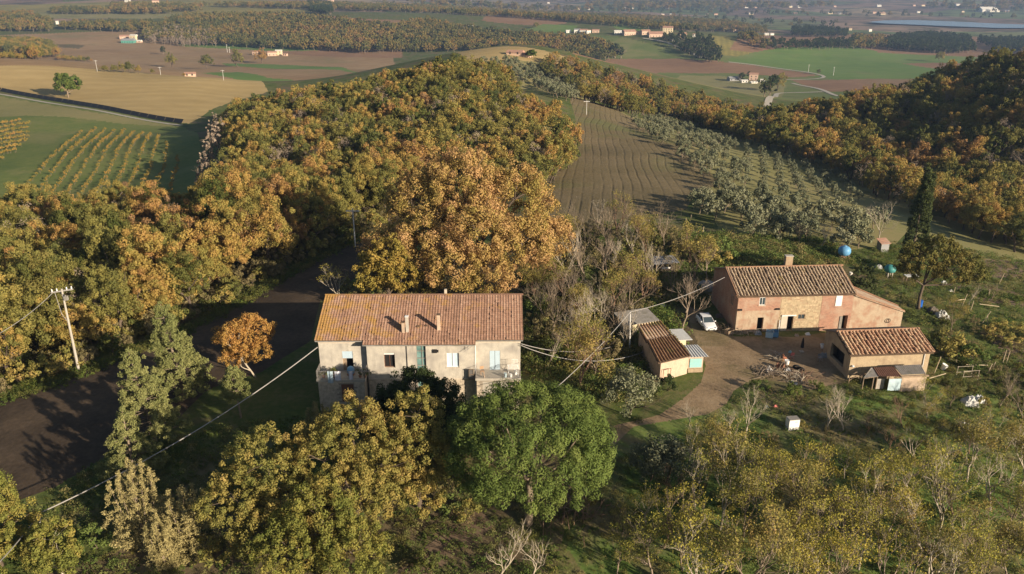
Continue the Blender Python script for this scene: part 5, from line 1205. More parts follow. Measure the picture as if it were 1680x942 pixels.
for q in (c, d, d2_, tuple(Vector(c) + Vector((-1.5, .2, -.3))), tuple(Vector(c) + Vector((-.5, -.1, -.15)))): MB().tube([(q[0], q[1] + .12, -.8), (q[0], q[1] + .12, q[2] - .06)], .06, 6).build('post', M['old_wood'], lean)
MB().tube([tuple(Vector(c) + Vector((-1.6, .1, -.3))), tuple(Vector(c) + Vector((0, .1, -.12)))], .045, 5).build('rail', M['old_wood'], lean)
x0, x1 = c[0] + 1.15, d[0] + .05; yy = d[1] + .08
MB().box(((x0 + x1) / 2, yy, .55), (x1 - x0, .06, 1.5)).build('blue_panel', M['blue_panel'], lean)
MB().box(((d[0] + d2_[0]) / 2 + .08, yy + .05, .55), (d2_[0] - d[0] - .1, .12, 1.9)).build('cream_wall', M['shed_wall'], lean)
MB().box(((d[0] + d2_[0]) / 2, yy - .1, 1.6), (d2_[0] - d[0] + .3, .22, .2)).build('beam', M['old_wood'], lean)
MB().box((c[0] + .5, yy + .6, .4), (1.0, .05, 1.3)).build('inner_wall', M['plaster'], lean)
t = empty('rustic_bench_frame', (BX + .5, BY - .9, 0), .1, 'gabled frame of rustic poles against the left front corner of the barn', 'frame')
for zz in (.2, .75): MB().tube([(-.75, 0, zz + .0), (0, 0, zz + .55)], .05, 5).tube([(0, 0, zz + .55), (.75, 0, zz)], .05, 5).build('rafter', M['old_wood'], t)
for x in (-.75, .75): MB().tube([(x, 0, -.7), (x, 0, .9)], .05, 5).build('post', M['old_wood'], t)

# ---------------------------------------------------------------- the shed row beside the car
shed = empty('tiled_shed', (17.3, 83.1, 0), 0, 'low pink plaster shed with mossy brown tile roof, left of the white car', 'shed')
A, B, C_, D_ = Vector((0, 0, 0)), Vector((3.6, 2.0, 0)), Vector((1.3, 8.6, 0)), Vector((-1.5, 7.2, 0))
def prism(mb, P, z0, zs):
    k = len(P); mb.add([(p.x, p.y, z0) for p in P] + [(p.x, p.y, z) for p, z in zip(P, zs)], [tuple(range(k - 1, -1, -1)), tuple(range(k, 2 * k))] + [(i, (i + 1) % k, (i + 1) % k + k, i + k) for i in range(k)])
mb = MB(); prism(mb, [A, B, C_, D_], -.5, [2.5, 2.5, 3.9, 3.9]); mb.build('wall', M['shed_wall'], shed)
U1 = (B - A).normalized(); up_ = Vector((D_.x - A.x, D_.y - A.y, 1.42))
O1 = A - U1 * .15 + Vector((.05, -.25, 2.56))
n_cols = 10
def bent_roof(name, parent, P00, P10, P01, P11, nc, nr, mat, seed, kind='barrel'):
    """tiles on a four-cornered roof (eave left, eave right, top left, top right)"""
    P00, P10, P01, P11 = map(Vector, (P00, P10, P01, P11)); rng = np.random.default_rng(seed); V_, F_, T_ = [], [], []
    nn = (P10 - P00).cross(P01 - P00).normalized()
    for i in range(nc):
        ct = rng.random()
        for j in range(nr):
            t_ = np.clip(ct * .4 + rng.random() * .6, 0, 1); base = len(V_); dn = rng.random() * .03
            for e, s_ in ((0, j / nr - .01), (1, (j + 1) / nr + .03)):
                l, r_ = P00.lerp(P01, s_), P10.lerp(P11, s_); w = (r_ - l).length / nc
                for a in np.linspace(0, math.pi, 6):
                    f = (i + .5 - .5 * math.cos(a) * .66) / nc; p = l.lerp(r_, f) + nn * (.02 + math.sin(a) * w * .36 + (.035 if e == 0 else 0) + dn); V_.append(tuple(p)); T_.append(t_)
            F_ += [(base + k, base + k + 1, base + k + 7, base + k + 6) for k in range(5)]
    o = link(bpy.data.objects.new(name, np_mesh(name, np.array(V_), np.array(F_), [M[mat]], None, T_)), parent); o['kind'] = 'stuff'
    mb = MB(); mb.slab([P00, P10, P11, P01], .12); mb.build('roof_deck', M['tile_bed'], parent); return o
bent_roof('roof_tile', shed, (-.35, -.25, 2.55), (3.85, 1.75, 2.55), (-1.0, 4.1, 3.35), (2.6, 5.6, 3.35), 11, 11, 'tile_moss', 21)
bent_roof('roof_tile', shed, (-1.1, 4.2, 3.15), (2.5, 5.7, 3.15), (-1.8, 7.4, 3.9), (1.5, 8.8, 3.9), 9, 8, 'tile_moss', 22)
rr_ = np.random.default_rng(4); v, f, tn = leaves(rr_, np.stack([np.linspace(3.5, 1.4, 14), np.linspace(2.6, 8.4, 14), np.linspace(2.75, 3.9, 14)], 1), np.full(14, .26), 26, .1)
link(bpy.data.objects.new('moss_verge', np_mesh('moss_verge', v, f, [M['leaf_bramble']], None, tn)), shed)['kind'] = 'stuff'
MB().tube([(.35, -.1, .2), (.35, -.1, 1.6)], .035, 5).tube([(1.3, .35, .2), (1.3, .35, 1.6)], .035, 5).tube([(.35, -.1, 1.6), (1.3, .35, 1.6)], .035, 5).build('rusty_frame', M['rust_sheet'], shed)
annex = empty('tool_annex', (21.0, 85.3, 0), .08, 'small annex with corrugated pale roof and turquoise door, right of the tiled shed', 'annex')
mb = MB(); mb.box((.9, 1.2, .9), (1.9, 2.2, 2.6)); mb.build('wall', M['shed_wall'], annex)
MB().box((.95, .06, 1.3), (1.45, .08, 1.15)).build('door', M['turq'], annex); MB().box((.95, 0, .35), (1.8, .12, .5)).build('plinth', M['barn_wall'], annex)
corrugated('roof', annex, (-.2, 2.7, 2.45), (1.9, 2.7, 2.45), (-.15, -.35, 2.3), (2.35, -.35, 2.3), 'pale_sheet', 14, .035)
lean2 = empty('flat_roof_hut', (19.9, 89.6, 0), .12, 'flat grey roofed hut behind the turquoise door annex', 'hut')
MB().box((.9, 1.0, 1.0), (1.7, 1.9, 2.9)).build('wall', M['f_cream'], lean2); mb = MB(); mb.slab([(-.5, -.35, 2.5), (2.4, -.35, 2.5), (2.0, 2.4, 2.75), (-.4, 2.4, 2.75)], .1); mb.build('roof', M['pale_sheet'], lean2)
hut = empty('plastered_hut', (15.2, 94.2, 0), .35, 'long low cream hut half hidden by twigs behind the tiled shed', 'hut')
MB().box((1.6, 1.2, 1.0), (4.4, 2.6, 3.2)).build('wall', M['f_cream'], hut); mb = MB(); mb.slab([(-.9, -.5, 2.65), (4.1, -.5, 2.65), (4.1, 2.9, 3.1), (-.9, 2.9, 3.1)], .12); mb.build('roof', M['grey_sheet'], hut)
def sheet_heap(px, py, w, d, h, mat, label, seed, name='tarp_heap', cat='tarp', loc=None):
    x, y, z = G(px, py) if loc is None else loc; rng = np.random.default_rng(seed); n = 9; vs = []
    for j in range(n):
        for i in range(n):
            a, b = i / (n - 1) - .5, j / (n - 1) - .5; r = max(abs(a), abs(b)) * 2
            vs.append((x + a * w, y + b * d, z - .1 + h * max(0, 1 - r ** 3) * (.7 + .5 * rng.random())))
    mb = MB(); mb.add(vs, [(j * n + i, j * n + i + 1, (j + 1) * n + i + 1, (j + 1) * n + i) for j in range(n - 1) for i in range(n - 1)])
    o = mb.build(name, M[mat]); return tag(o, label, cat)
sheet_heap(0, 0, 3.0, 2.4, 1.9, 'pale_sheet', 'crumpled whitish tarpaulin over a heap behind the flat roofed hut', 1, loc=(19.6, 93.4, 0))
sheet_heap(1160, 478, 3.2, 3.4, 1.7, 'f_grey', 'blue grey tarpaulin tent in shade left of the brick farmhouse gable', 2)
rack = empty('covered_store', (*G(1088, 450)[:2], 0), .2, 'dark covered store with grey sheet roof deep in the thicket', 'shelter')
for x in (-1.7, 1.7):
    for y in (-1.1, 1.1): MB().tube([(x, y, -.5), (x, y, 2.4)], .07, 5).build('post', M['old_wood'], rack)
corrugated('roof', rack, (-2.0, 1.4, 2.75), (2.0, 1.4, 2.7), (-2.1, -1.4, 2.35), (2.1, -1.4, 2.4), 'f_grey', 20); MB().box((0, .3, .9), (3.0, 1.6, 1.9)).build('stored_load', M['dark_stone'], rack)
MB().box((-.1, -1.2, 1.6), (1.4, .1, .25)).build('pale_board', M['white_paint'], rack)
# ---------------------------------------------------------------- trees near the houses
def tree_obj(name, p, label, w=None, bark='bark', fol=None, leaf=None, group=None, rz=0, cat='tree'):
    t = empty(name, p, rz, label, cat, group)
    if w is not None: link(bpy.data.objects.new('trunk', wood_mesh('trunk', w, M[bark])), t)
    if fol is not None: link(bpy.data.objects.new('crown', np_mesh('crown', fol[0], fol[1], [M[leaf]], None, fol[2])), t)
    return t
def at(px, Y, z=None):
    d = ray(px, 471); x = 0.0
    for _ in range(3):
        zz = H(x, Y) if z is None else z; x = (px - CX) / FPX * (Y * CP - (zz - CAM_Z) * SP)
    return (x, Y, H(x, Y))
def lobes(rng, L, dens, cr, squash=.8, low=.5):
    """L: lobes (x,y,z,r); clumps over their outer skins, none deep inside another lobe"""
    C = []; R = []
    for (x, y, z, r) in L:
        n = int(dens * r * r); d = rdir(rng, int(n * 1.6)); d = d[d[:, 2] > -low][:n]
        wob = 1 + .16 * np.sin(d[:, 0] * 5 + x) * np.cos(d[:, 1] * 5 + y) + rng.normal(size=len(d)) * .07
        rr = r * (.62 + .38 * rng.random(len(d)) ** .45) * wob
        c = np.stack([x + d[:, 0] * rr, y + d[:, 1] * rr, z + d[:, 2] * rr * squash], 1)
        keep = np.ones(len(c), bool)
        for (a, b, e, q) in L:
            if (a, b, e, q) != (x, y, z, r): keep &= np.linalg.norm((c - [a, b, e]) / [1, 1, squash], axis=1) > q * .62
        c = c[keep]; C.append(c); R.append(cr[0] + (cr[1] - cr[0]) * rng.random(len(c)))
    return np.concatenate(C), np.concatenate(R)
def limbs(rng, w, h0, L, r0):
    """trunk splitting to every lobe"""
    w.tube([(0, 0, -.6), (rng.normal() * .2, rng.normal() * .2, h0 * .5), (0, 0, h0)], [r0 * 1.15, r0 * .9, r0 * .8], 8)
    for (x, y, z, r) in L:
        m = np.array([x * .45, y * .45, h0 + (z - h0) * .55]) + rng.normal(size=3) * .3
        w.tube([(0, 0, h0 - .1), tuple(m), (x, y, z)], [r0 * .55, r0 * .4, r0 * .2], 6)
        for k in range(5):
            d = rdir(rng, 1)[0]; d[2] = abs(d[2]); w.tube([(x, y, z), tuple(np.array([x, y, z]) + d * r * .5 + rng.normal(size=3) * .2), tuple(np.array([x, y, z]) + d * r * .95)], [r0 * .2, r0 * .12, r0 * .05], 4)
def lobed_tree(name, p, L, seed, dens, cr, nl, size, leaf, bark, label, h0, r0, squash=.8, low=.5, **k):
    rng = np.random.default_rng(seed); C, R = lobes(rng, L, dens, cr, squash, low); w = Wood(); limbs(rng, w, h0, L, r0)
    return tree_obj(name, p, label, w, bark, leaves(rng, C, R, nl, size), leaf, **k)
# the great orange oak
lobed_tree('great_oak', at(775, 116), [(-1, -1, 15.4, 6.2), (-7.5, 0, 12.6, 5.4), (6.5, -1, 13.4, 5.6), (1, -7, 10.2, 5.4), (-5.5, -6, 8.6, 4.8), (7.5, -6, 7.8, 4.8), (12.2, -2, 7.6, 3.3), (-2, -10, 6.4, 4.2), (-12, -4, 6.8, 4.0), (3, -10.5, 5.0, 3.6)], 51, 7.0, (.55, 1.15), 100, .14, 'leaf_orange', 'bark_dark', 'huge orange leaved oak behind the long house', 3.5, .75, .85, .75)
lobed_tree('golden_oak', at(640, 106), [(0, 0, 7.5, 3.2), (2.2, -1.5, 5.2, 2.6), (-2.2, -1, 5, 2.4)], 52, 9, (.4, .8), 60, .16, 'leaf_gold', 'bark_dark', 'golden tree at the left foot of the huge orange oak', 2.2, .3, .85, .7)
# foreground golden oaks below the house
for i, (px, Y, L, lf, lb) in enumerate([
    (592, 57, [(0, 0, 9.2, 3.2), (-2.4, -1, 7.4, 3.0), (2.2, -1.2, 7.0, 2.8), (0, -3, 5.4, 3.0), (-2.2, -3.4, 3.6, 2.4)], 'leaf_olivegold', 'tallest golden oak in the foreground, below the left half of the house'),
    (455, 55, [(0, 0, 8.0, 3.0), (-2.2, -1.6, 5.8, 2.8), (2.2, -1.4, 5.6, 2.8), (0, -3.0, 3.8, 2.6)], 'leaf_olivegold', 'golden oak in the foreground left of the tallest one'),
    (690, 59.5, [(0, 0, 9.2, 2.4), (.6, -1.4, 6.8, 2.6), (-1.8, -1.4, 5.6, 2.4), (.4, -2.6, 4.2, 2.2)], 'leaf_olivegold', 'slender golden oak touching the umbrella pine'),
    (540, 51, [(0, 0, 6.0, 3.0), (2.4, -1.4, 3.8, 2.6), (-2.6, -1, 4, 2.6)], 'leaf_olgreen', 'yellow green oak at the bottom edge under the golden oaks')]):
    lobed_tree('golden_oak', at(px, Y), L, 60 + i, 17, (.25, .55), 105, .082, lf, 'bark_dark', lb, 2.5, .3, 1.0, .8)
lobed_tree('olive_green_oak', at(2, 54), [(0, 0, 6.4, 2.7), (1.8, -1, 4.8, 2.3), (-2, -1.6, 4.6, 2.4), (1, -2.4, 3.0, 2.2)], 66, 16, (.25, .55), 105, .082, 'leaf_olgreen', 'bark_dark', 'olive green oak cut by the lower left corner', 2.5, .3, 1, .8)
lobed_tree('olive_green_oak', at(105, 51.5), [(0, 0, 4.4, 1.7), (.8, -.8, 3.4, 1.5), (-.9, -.4, 3.2, 1.4)], 67, 26, (.25, .45), 80, .085, 'leaf_olgreen', 'bark_pale', 'small yellow green tree with pale trunk in the lower left corner', 1.8, .12, 1, .8)
# umbrella pine
rng = np.random.default_rng(70)
n = 470; d = rdir(rng, n * 3); d = d[d[:, 2] > -.5][:n]; bl = 1 + .07 * np.sin(d[:, 0] * 7) * np.cos(d[:, 1] * 6)
rr = (.80 + .20 * rng.random(len(d)) ** .6) * bl
C = np.stack([d[:, 0] * 6.9 * rr, d[:, 1] * 6.6 * rr, 8.0 + np.where(d[:, 2] > 0, d[:, 2] * 4.6, d[:, 2] * 5.6) * rr], 1); R = .52 + .34 * rng.random(len(d))
lv = leaves(rng, C, R, 220, .107, outward=.72, aspect=.34, shell=.62, up=.25)
w = Wood(); w.tube([(0, -.2, -.6), (.15, 0, 2), (.1, .2, 4.6)], [.42, .34, .30], 9)
for k in range(16):
    a = k * 2.4; r_ = 3.0 + 2.6 * rng.random(); zt = 7.5 + 3.2 * rng.random()
    w.tube([(.1, .2, 3.6 + .1 * k), (math.cos(a) * r_ * .5, math.sin(a) * r_ * .5, 5.6 + .05 * k), (math.cos(a) * r_, math.sin(a) * r_, zt)], [.15, .11, .05], 5)
tree_obj('umbrella_pine', at(866, 57.5), 'big round umbrella pine with bright green needles in front of the house', w, 'bark', lv, 'leaf_pine')
# dark bay tree in front of the house
lobed_tree('bay_tree', at(686, 69), [(0, 0, 5.6, 2.5), (-1.8, -.6, 4.6, 2.2), (2.2, 0, 4.8, 2.2), (0, -1.6, 3.2, 2.6), (-2.6, -.8, 2.4, 1.8), (2.8, -1, 2.6, 2)], 72, 30, (.3, .6), 120, .085, 'leaf_dark', 'bark_dark', 'dark evergreen tree against the middle of the house front', 1.5, .22, .95, .9)
lobed_tree('evergreen_shrub', at(752, 66), [(0, 0, 3.0, 2.0), (1.8, .5, 2.8, 1.8), (-1.6, 0, 2.6, 1.8)], 73, 28, (.3, .5), 90, .085, 'leaf_dark', 'bark_dark', 'dark shrub between the dark evergreen tree and the pine', 1.0, .15, .9, .9, cat='shrub')
# conifers
def conifer(name, p, h, rad, seed, leaf, label, tiers=13, bark='bark', droop=.1, gap=.18, size=.12, nl=72, lean=(0, 0), group=None, pw=1.05):
    rng = np.random.default_rng(seed); w = Wood()
    w.tube([(0, 0, -.5), (lean[0] * .5, lean[1] * .5, h * .5), (lean[0], lean[1], h)], [h * .02, h * .013, .02], 7); C = []; R = []
    for i in range(tiers):
        f = gap + (1 - gap) * i / tiers; z = h * f; rr = rad * (1 - f) ** pw * (1 + rng.normal() * .15) + .25; nb = int(5 + 4 * (1 - f))
        for k in range(nb):
            a = k * 6.283 / nb + i * 1.1 + rng.normal() * .25; L = rr * (.75 + .4 * rng.random()); lx_, ly_ = lean[0] * f, lean[1] * f
            e = np.array([lx_ + math.cos(a) * L, ly_ + math.sin(a) * L, z + L * (.25 - droop)]); m = np.array([lx_ + math.cos(a) * L * .5, ly_ + math.sin(a) * L * .5, z + L * .05])
            w.tube([(lx_, ly_, z - .1), tuple(m), tuple(e)], [.05, .035, .015], 3)
            for q in np.linspace(.35, 1.0, max(2, int(L / .42))):
                c = m * (1 - q) + e * q + rng.normal(size=3) * .13; C.append(c); R.append(.22 + .22 * rng.random())
                if rng.random() < .6: C.append(c + np.array([-math.sin(a), math.cos(a), .1]) * rng.normal() * .45); R.append(.2 + .15 * rng.random())
    C.append((lean[0], lean[1], h)); R.append(.25)
    return tree_obj(name, p, label, w, bark, leaves(rng, np.array(C), np.array(R), nl, size, outward=.3, aspect=.3, shell=.1, up=.2), leaf, group=group)
conifer('cedar', at(303, 78), 11.6, 3.3, 80, 'leaf_cedar', 'tallest ragged grey green conifer beside the dark field', 18, gap=.1, lean=(-.9, 0))
conifer('cedar', at(256, 70), 10.4, 3.4, 81, 'leaf_cedar', 'ragged conifer in front of the tallest one, leaning left', 15, gap=.12, lean=(-.9, -.3))
conifer('cedar', at(222, 64.5), 7.4, 2.6, 82, 'leaf_cedar', 'lower left lobe of the conifers above the pale cypresses', 9, gap=.1)
conifer('cedar', at(396, 74), 6.0, 2.6, 83, 'leaf_cedar', 'small open conifer under the small orange maple', 7, gap=.45, lean=(-.4, 0))
def plume(name, p, h, rad, seed, leaf, label, stems=7, size=.105, n=28, nl=52, group=None):
    """upright feathery cypress of several spires"""
    rng = np.random.default_rng(seed); C = []; R = []; w = Wood(); w.tube([(0, 0, -.5), (0, 0, h * .6)], [.16, .06], 6)
    for s_ in range(stems):
        a = s_ * 2.4; o = rad * .62 * math.sqrt(s_ / stems); hh = h * (1 - .35 * (o / rad) ** 1.2) * rng.uniform(.86, 1.0); bx, by = math.cos(a) * o, math.sin(a) * o
        w.tube([(0, 0, .3), (bx * .6, by * .6, hh * .3), (bx, by, hh * .9)], [.08, .05, .02], 4)
        for k in range(n):
            f = k / n; r0 = rad * .55 * (1 - f) ** 1.0 * (.5 + .5 * min(1, f * 5)); b = rng.random() * 6.28; q = rng.random() ** .5
            C.append((bx + math.cos(b) * r0 * q, by + math.sin(b) * r0 * q, hh * (.06 + .92 * f))); R.append(.16 + .22 * (1 - f) + .08 * rng.random())
    return tree_obj(name, p, label, w, 'bark', leaves(rng, np.array(C), np.array(R), nl, size, outward=.35, aspect=.28, shell=.15, up=.5), leaf, group=group)
plume('pale_cypress', at(238, 56), 8.8, 3.1, 85, 'leaf_fir', 'taller pale feathery cypress in the lower left foreground', 14)
plume('pale_cypress', at(315, 55), 7.0, 2.8, 86, 'leaf_fir', 'shorter pale feathery cypress right of the taller one', 11)
plume('pale_cypress', at(272, 53), 6.0, 1.8, 87, 'leaf_fir', 'middle pale cypress filling the gap between the two', 6)
plume('garden_cypress', at(524, 70), 4.8, 1.5, 88, 'leaf_fir', 'small narrow cypress at the left corner of the house', 5, n=34, size=.08)
rng = np.random.default_rng(89); f_ = rng.random(420); a_ = rng.random(420) * 6.283; prof_ = 2.0 * np.minimum(1, .35 + f_ * 3.2) * np.clip(1.05 - f_, 0, 1) ** .45; q_ = (.72 + .28 * rng.random(420)) * (1 + .12 * np.sin(a_ * 3 + f_ * 9))
w = Wood(); w.tube([(0, 0, -.6), (0, 0, 15)], [.3, .05], 7)
tree_obj('tall_cypress', at(1490, 127), 'tall dark cypress standing above the farmhouse garden', w, 'bark_dark', leaves(rng, np.stack([np.cos(a_) * prof_ * q_ + f_ * .5, np.sin(a_) * prof_ * q_, .5 + f_ * 16.6], 1), .30 + .25 * rng.random(420), 80, .13, aspect=.4, outward=.5, up=.4), 'leaf_cypress')
lobed_tree('round_evergreen', at(1410, 109), [(0, 0, 3.6, 1.8), (0, -.4, 2.0, 2.0)], 90, 22, (.25, .45), 60, .10, 'leaf_cypress', 'bark_dark', 'dark conical evergreen right behind the brick farmhouse', .6, .14, 1.25, .95)
lobed_tree('yard_oak', at(1507, 107.5), [(1.5, 0, 8.6, 2.9), (-1.8, -.5, 8.0, 2.5), (4.6, -.6, 6.8, 2.8), (2.2, -2.2, 6.6, 2.4), (6.4, -1, 5.2, 2.0), (-2.4, .5, 5.8, 1.8)], 91, 11, (.3, .6), 55, .13, 'leaf_bramble', 'bark_dark', 'spreading dark olive oak in the yard right of the brick farmhouse', 3.8, .24, .85, .5)
# small orange maple with bare twigs on its right side
rng = np.random.default_rng(92); w = Wood(); w.grow(rng, (0, 0, -.4), (-.05, 0, 1), 2.8, .13, 0, 4, spread=.6, kids=3, up=.18, bend=.12, shrink=.72)
tips = np.array(w.tips); k = tips[:, 0] < 1.7 + rng.random(len(tips)) * .8; tp = tips[k]
tp = np.concatenate([tp, tp + rng.normal(size=tp.shape) * .45]); tp = tp[tp[:, 2] > 1.6]
Cm, Rm = lobes(rng, [(-1.3, 0, 4.6, 2.3), (.6, .2, 5.6, 1.9), (-2.2, -.4, 2.9, 1.6), (.9, -.3, 3.4, 1.5)], 22, (.22, .45), .95, .75)
tree_obj('orange_maple', at(421, 83), 'small orange maple alone beside the dark field', w, 'bark_pale', leaves(rng, np.concatenate([tp, Cm]), np.concatenate([np.full(len(tp), .42), Rm]), 46, .095), 'leaf_maple')

# ---------------------------------------------------------------- bare and half bare trees
def bare(seed, h, spread=.5, kids=3, maxd=4, r=.014, shrink=.7, up=.15, bend=.16):
    rng = np.random.default_rng(seed); w = Wood(); w.grow(rng, (0, 0, -.4), (rng.normal() * .08, rng.normal() * .08, 1), h * .34, h * r, 0, maxd, spread, kids, up, bend, 3, shrink); return w
bare_w = [bare(100 + i, 8.5, .42 + .05 * (i % 3), maxd=5 if i < 3 else 4, r=.016) for i in range(5)]
bare_m = [wood_mesh('trunk', w, M['twig' if i % 2 else 'bark']) for i, w in enumerate(bare_w)]
pale_m = [wood_mesh('trunk', w, M['twig_pale']) for w in bare_w]
red_m = [wood_mesh('trunk', w, M['twig_red']) for w in bare_w]
def sparse_crown(w, seed, frac, n, rad, size, mat):
    rng = np.random.default_rng(seed); T = np.array(w.tips); T = T[rng.random(len(T)) < frac]; v, f, t = leaves(rng, T, np.full(len(T), rad), n, size); return np_mesh('crown', v, f, [M[mat]], None, t)
yel_c = [sparse_crown(w, 5 + i, .62, 10, .5, .08, 'leaf_yellow') for i, w in enumerate(bare_w)]
olv_c = [sparse_crown(w, 15 + i, .8, 12, .55, .09, 'leaf_olivegold') for i, w in enumerate(bare_w)]
def half_bare(p, i, s, rz, wood, crown, label, group=None, name='half_bare_tree'):
    t = empty(name, p, rz, label, 'tree', group); t.scale = (s, s, s * random.uniform(.9, 1.1))
    link(bpy.data.objects.new('trunk', wood[i]), t)
    if crown is not None: link(bpy.data.objects.new('crown', crown[i]), t)
    return t
ORCH = [(1182,869),(1272,858),(1318,938),(1505,912),(1592,908),(1675,908),(1408,934),(1120,937),(1448,927),(1140,832),(1352,842),(1436,846),(1672,800),(1250,930),(1180,950),(1560,960),(1650,955),(1220,880),(1490,860),(1100,880),
        (1210,985),(1290,990),(1370,985),(1460,990),(1530,985),(1610,995),(1690,985),(1140,1000),(1160,790),(1640,885),(1420,890),(1070,950),(1245,965),(1340,960),(1495,960),(1478,805),(1585,790),(1232,812),(1545,832),(1625,838),(1330,880),(1365,905),(1535,880)]
SAPL = [(1130,760),(1175,745),(1215,765),(1262,790),(1310,790),(1345,770),(1385,785),(1420,770),(1455,745),(1500,760),(1520,740),(1590,745),(1615,720),(1650,740),(1478,700),(1520,690),(1560,670),(1420,715),(1640,700),(1680,760),(1100,830),(1060,860),(1020,880),(1090,900),(1240,840),(1420,810),(1490,830),(1600,800),(1665,850),(1560,850)]
_rk = rank_rows(ORCH, 30, 5)
for i, (px, py) in enumerate(ORCH):
    r, k = _rk[i]
    half_bare(G(px, py), i % 5, random.uniform(.72, .98), i * 2.1, pale_m if i % 3 == 0 else bare_m, yel_c if i % 4 else olv_c, 'half bare yellow tree, %s from left in the %s row of the lower right plot' % (ORD[k], ORD[r] if r else 'nearest'), 'half bare yellow trees of the lower right plot')
_rk = rank_rows(SAPL, 30, 4)
for i, (px, py) in enumerate(SAPL):
    r, k = _rk[i]
    half_bare(G(px, py), (i * 2) % 5, random.uniform(.32, .55), i * 1.3, [pale_m, bare_m, red_m][i % 3], [yel_c, olv_c, None][i % 3], 'small thin sapling, %s from left in the %s row of the lower right meadow' % (ORD[k], ORD[r] if r else 'nearest'), 'thin saplings of the lower right meadow', 'sapling')
for i, (px, py, s, wd, cr, lb) in enumerate([(1222,722,.60,'p',None,'bare grey tree at the bend of the dirt track'), (1200,724,.5,'p',None,'smaller bare grey bush left of the bare grey tree at the bend'), (1358,706,.62,'p',None,'left one of the pair of bare fruit trees right of the white chest'), (1382,707,.66,'p',None,'right one of the pair of bare fruit trees right of the white chest'), (1556,764,.62,'p','y','pale trunked small tree with few leaves at the lower right'), (1672,706,.72,'b',None,'dark bare tree at the right edge'), (1640,668,.6,'b',None,'bare tree below the vegetable garden at right edge'), (1130,700,.4,'p',None,'small bare bush beside the dirt track'),
      (820,958,.75,'p',None,'bare grey bush at the bottom edge'), (872,950,.6,'p',None,'bare twiggy bush right of the bottom bare bush'), (1012,945,.5,'b','y','small yellow leaved tree at the bottom, right of the pine'),
      (738,476,1.0,'b',None,'bare tree in front of the huge orange oak'), (610,492,.85,'b','o','half bare tree behind the left end of the roof'), (560,495,.8,'p','y','pale twiggy tree at the left back corner of the house'), (665,490,.75,'b','o','half bare tree behind the middle of the roof'),
      (1440,400,1.1,'p',None,'grey bare tree left of the tall cypress'), (1345,412,.7,'p',None,'bare tree behind the ridge of the brick farmhouse'), (1310,405,.65,'b',None,'bare brown tree behind the farmhouse chimney'), (1590,500,.45,'p',None,'bare sapling by the garden posts'), (1625,495,.45,'b',None,'second bare sapling by the garden posts'), (1560,545,.55,'b','o','bramble tree right of the blue drum')]):
    half_bare(G(px, py), i % 5, s, i * 1.9, pale_m if wd == 'p' else bare_m, {'y': yel_c, 'o': olv_c, None: None}[cr], lb, name='bare_tree')
TH_ = [(905,560),(930,600),(960,560),(985,600),(1010,560),(1000,520),(975,505),(940,520),(905,510),(890,470),(925,470),(960,465),(1000,470),(1040,480),(1035,430),(1000,425),(965,425),(930,420),(1060,455),(1085,415),(1050,400),(1015,395),(980,385),(1125,500),(1100,490),(1140,470),(900,610),(880,520),(1040,530),(955,640),(1020,585),(870,450),(1120,540),(1060,505),(945,575),(915,585),(972,620),(950,540),(985,540),(1025,500),(890,540),(930,500),(1015,450),(985,400),(945,395),(1060,430),(1075,475),(1160,465),(905,440),(875,500)]
_rk = rank_rows(TH_, 30, 6)
for i, (px, py) in enumerate(TH_):
    r, k = _rk[i]
    half_bare(G(px, py), (i * 3) % 5, random.uniform(.75, 1.12), i * 2.3, [bare_m, red_m, pale_m, bare_m][i % 4], [None, olv_c, None, None][i % 4], 'tangled bare tree, %s from left in the %s row of the thicket' % (ORD[k], ORD[r] if r else 'nearest'), 'bare trees of the thicket', 'thicket_tree')

# ---------------------------------------------------------------- shrubs
shrub = [small_tree('shrub', 400 + i, 2.4, 1.5, 16, 60, .12, ['leaf_bramble', 'leaf_weed', 'leaf_olivegold', 'leaf_green'][i], 'bark_dark', .05) for i in range(4)]
shrub.append(small_tree('shrub', 405, 2.6, 1.6, 18, 70, .09, 'leaf_brown', 'bark_dark', .05, .4, (.15, .32)))
olive_big = oak_mesh('olive_shrub', 410, 4.4, 2.6, 46, 80, .11, 'leaf_olive', .12, 'bark_dark', .3, (.18, .3))
def shr(px, py, me, s, name, label, rz=0, cat='shrub', group=None, base=None):
    return single(name, me, G(px, py) if base is None else base, rz, s, label, cat, group)
shr(1030, 680, olive_big, 1.15, 'olive_shrub', 'silvery olive bush left of the pink shed', 0)
shr(1090, 795, olive_big, 1.05, 'olive_shrub', 'grey olive bush below the dirt track', 2)
shr(1062, 790, olive_big, .8, 'olive_shrub', 'smaller grey olive bush joined to the left of the grey olive bush', 1)
single('boxwood', small_tree('boxwood', 420, 2.2, 1.2, 30, 70, .08, 'leaf_dark', 'bark_dark', .0), G(1093, 643), 0, .9, 'round dark green bush at the corner of the pink shed', 'shrub')
shr(1562, 590, shrub[2], (1.7, 1.5, 1.3), 'fig_shrub', 'yellow green fig bush right of the small barn', 0)
shr(1590, 598, shrub[3], (1.4, 1.3, 1.1), 'fig_shrub', 'green bush behind the yellow green fig bush', 1)
shr(1535, 580, shrub[0], (1.3, 1.3, 1.1), 'fig_shrub', 'dark bush touching the right end of the small barn', 2)
for i, (px, py, s) in enumerate([(1140,432,1.5),(1165,438,1.6),(1190,432,1.4),(1150,415,1.2),(1178,412,1.2)]):
    shr(px, py, shrub[[1, 2][i % 2]], (s * 1.2, s * 1.2, s), 'hazel_shrub', ['yellow brown hazel bush at the left of the clump behind the covered store', 'tallest yellow brown bush of the clump', 'rightmost yellow brown bush of the clump, near the farmhouse roof', 'low bush at the back left of the clump', 'low bush at the back right of the clump'][i], i)
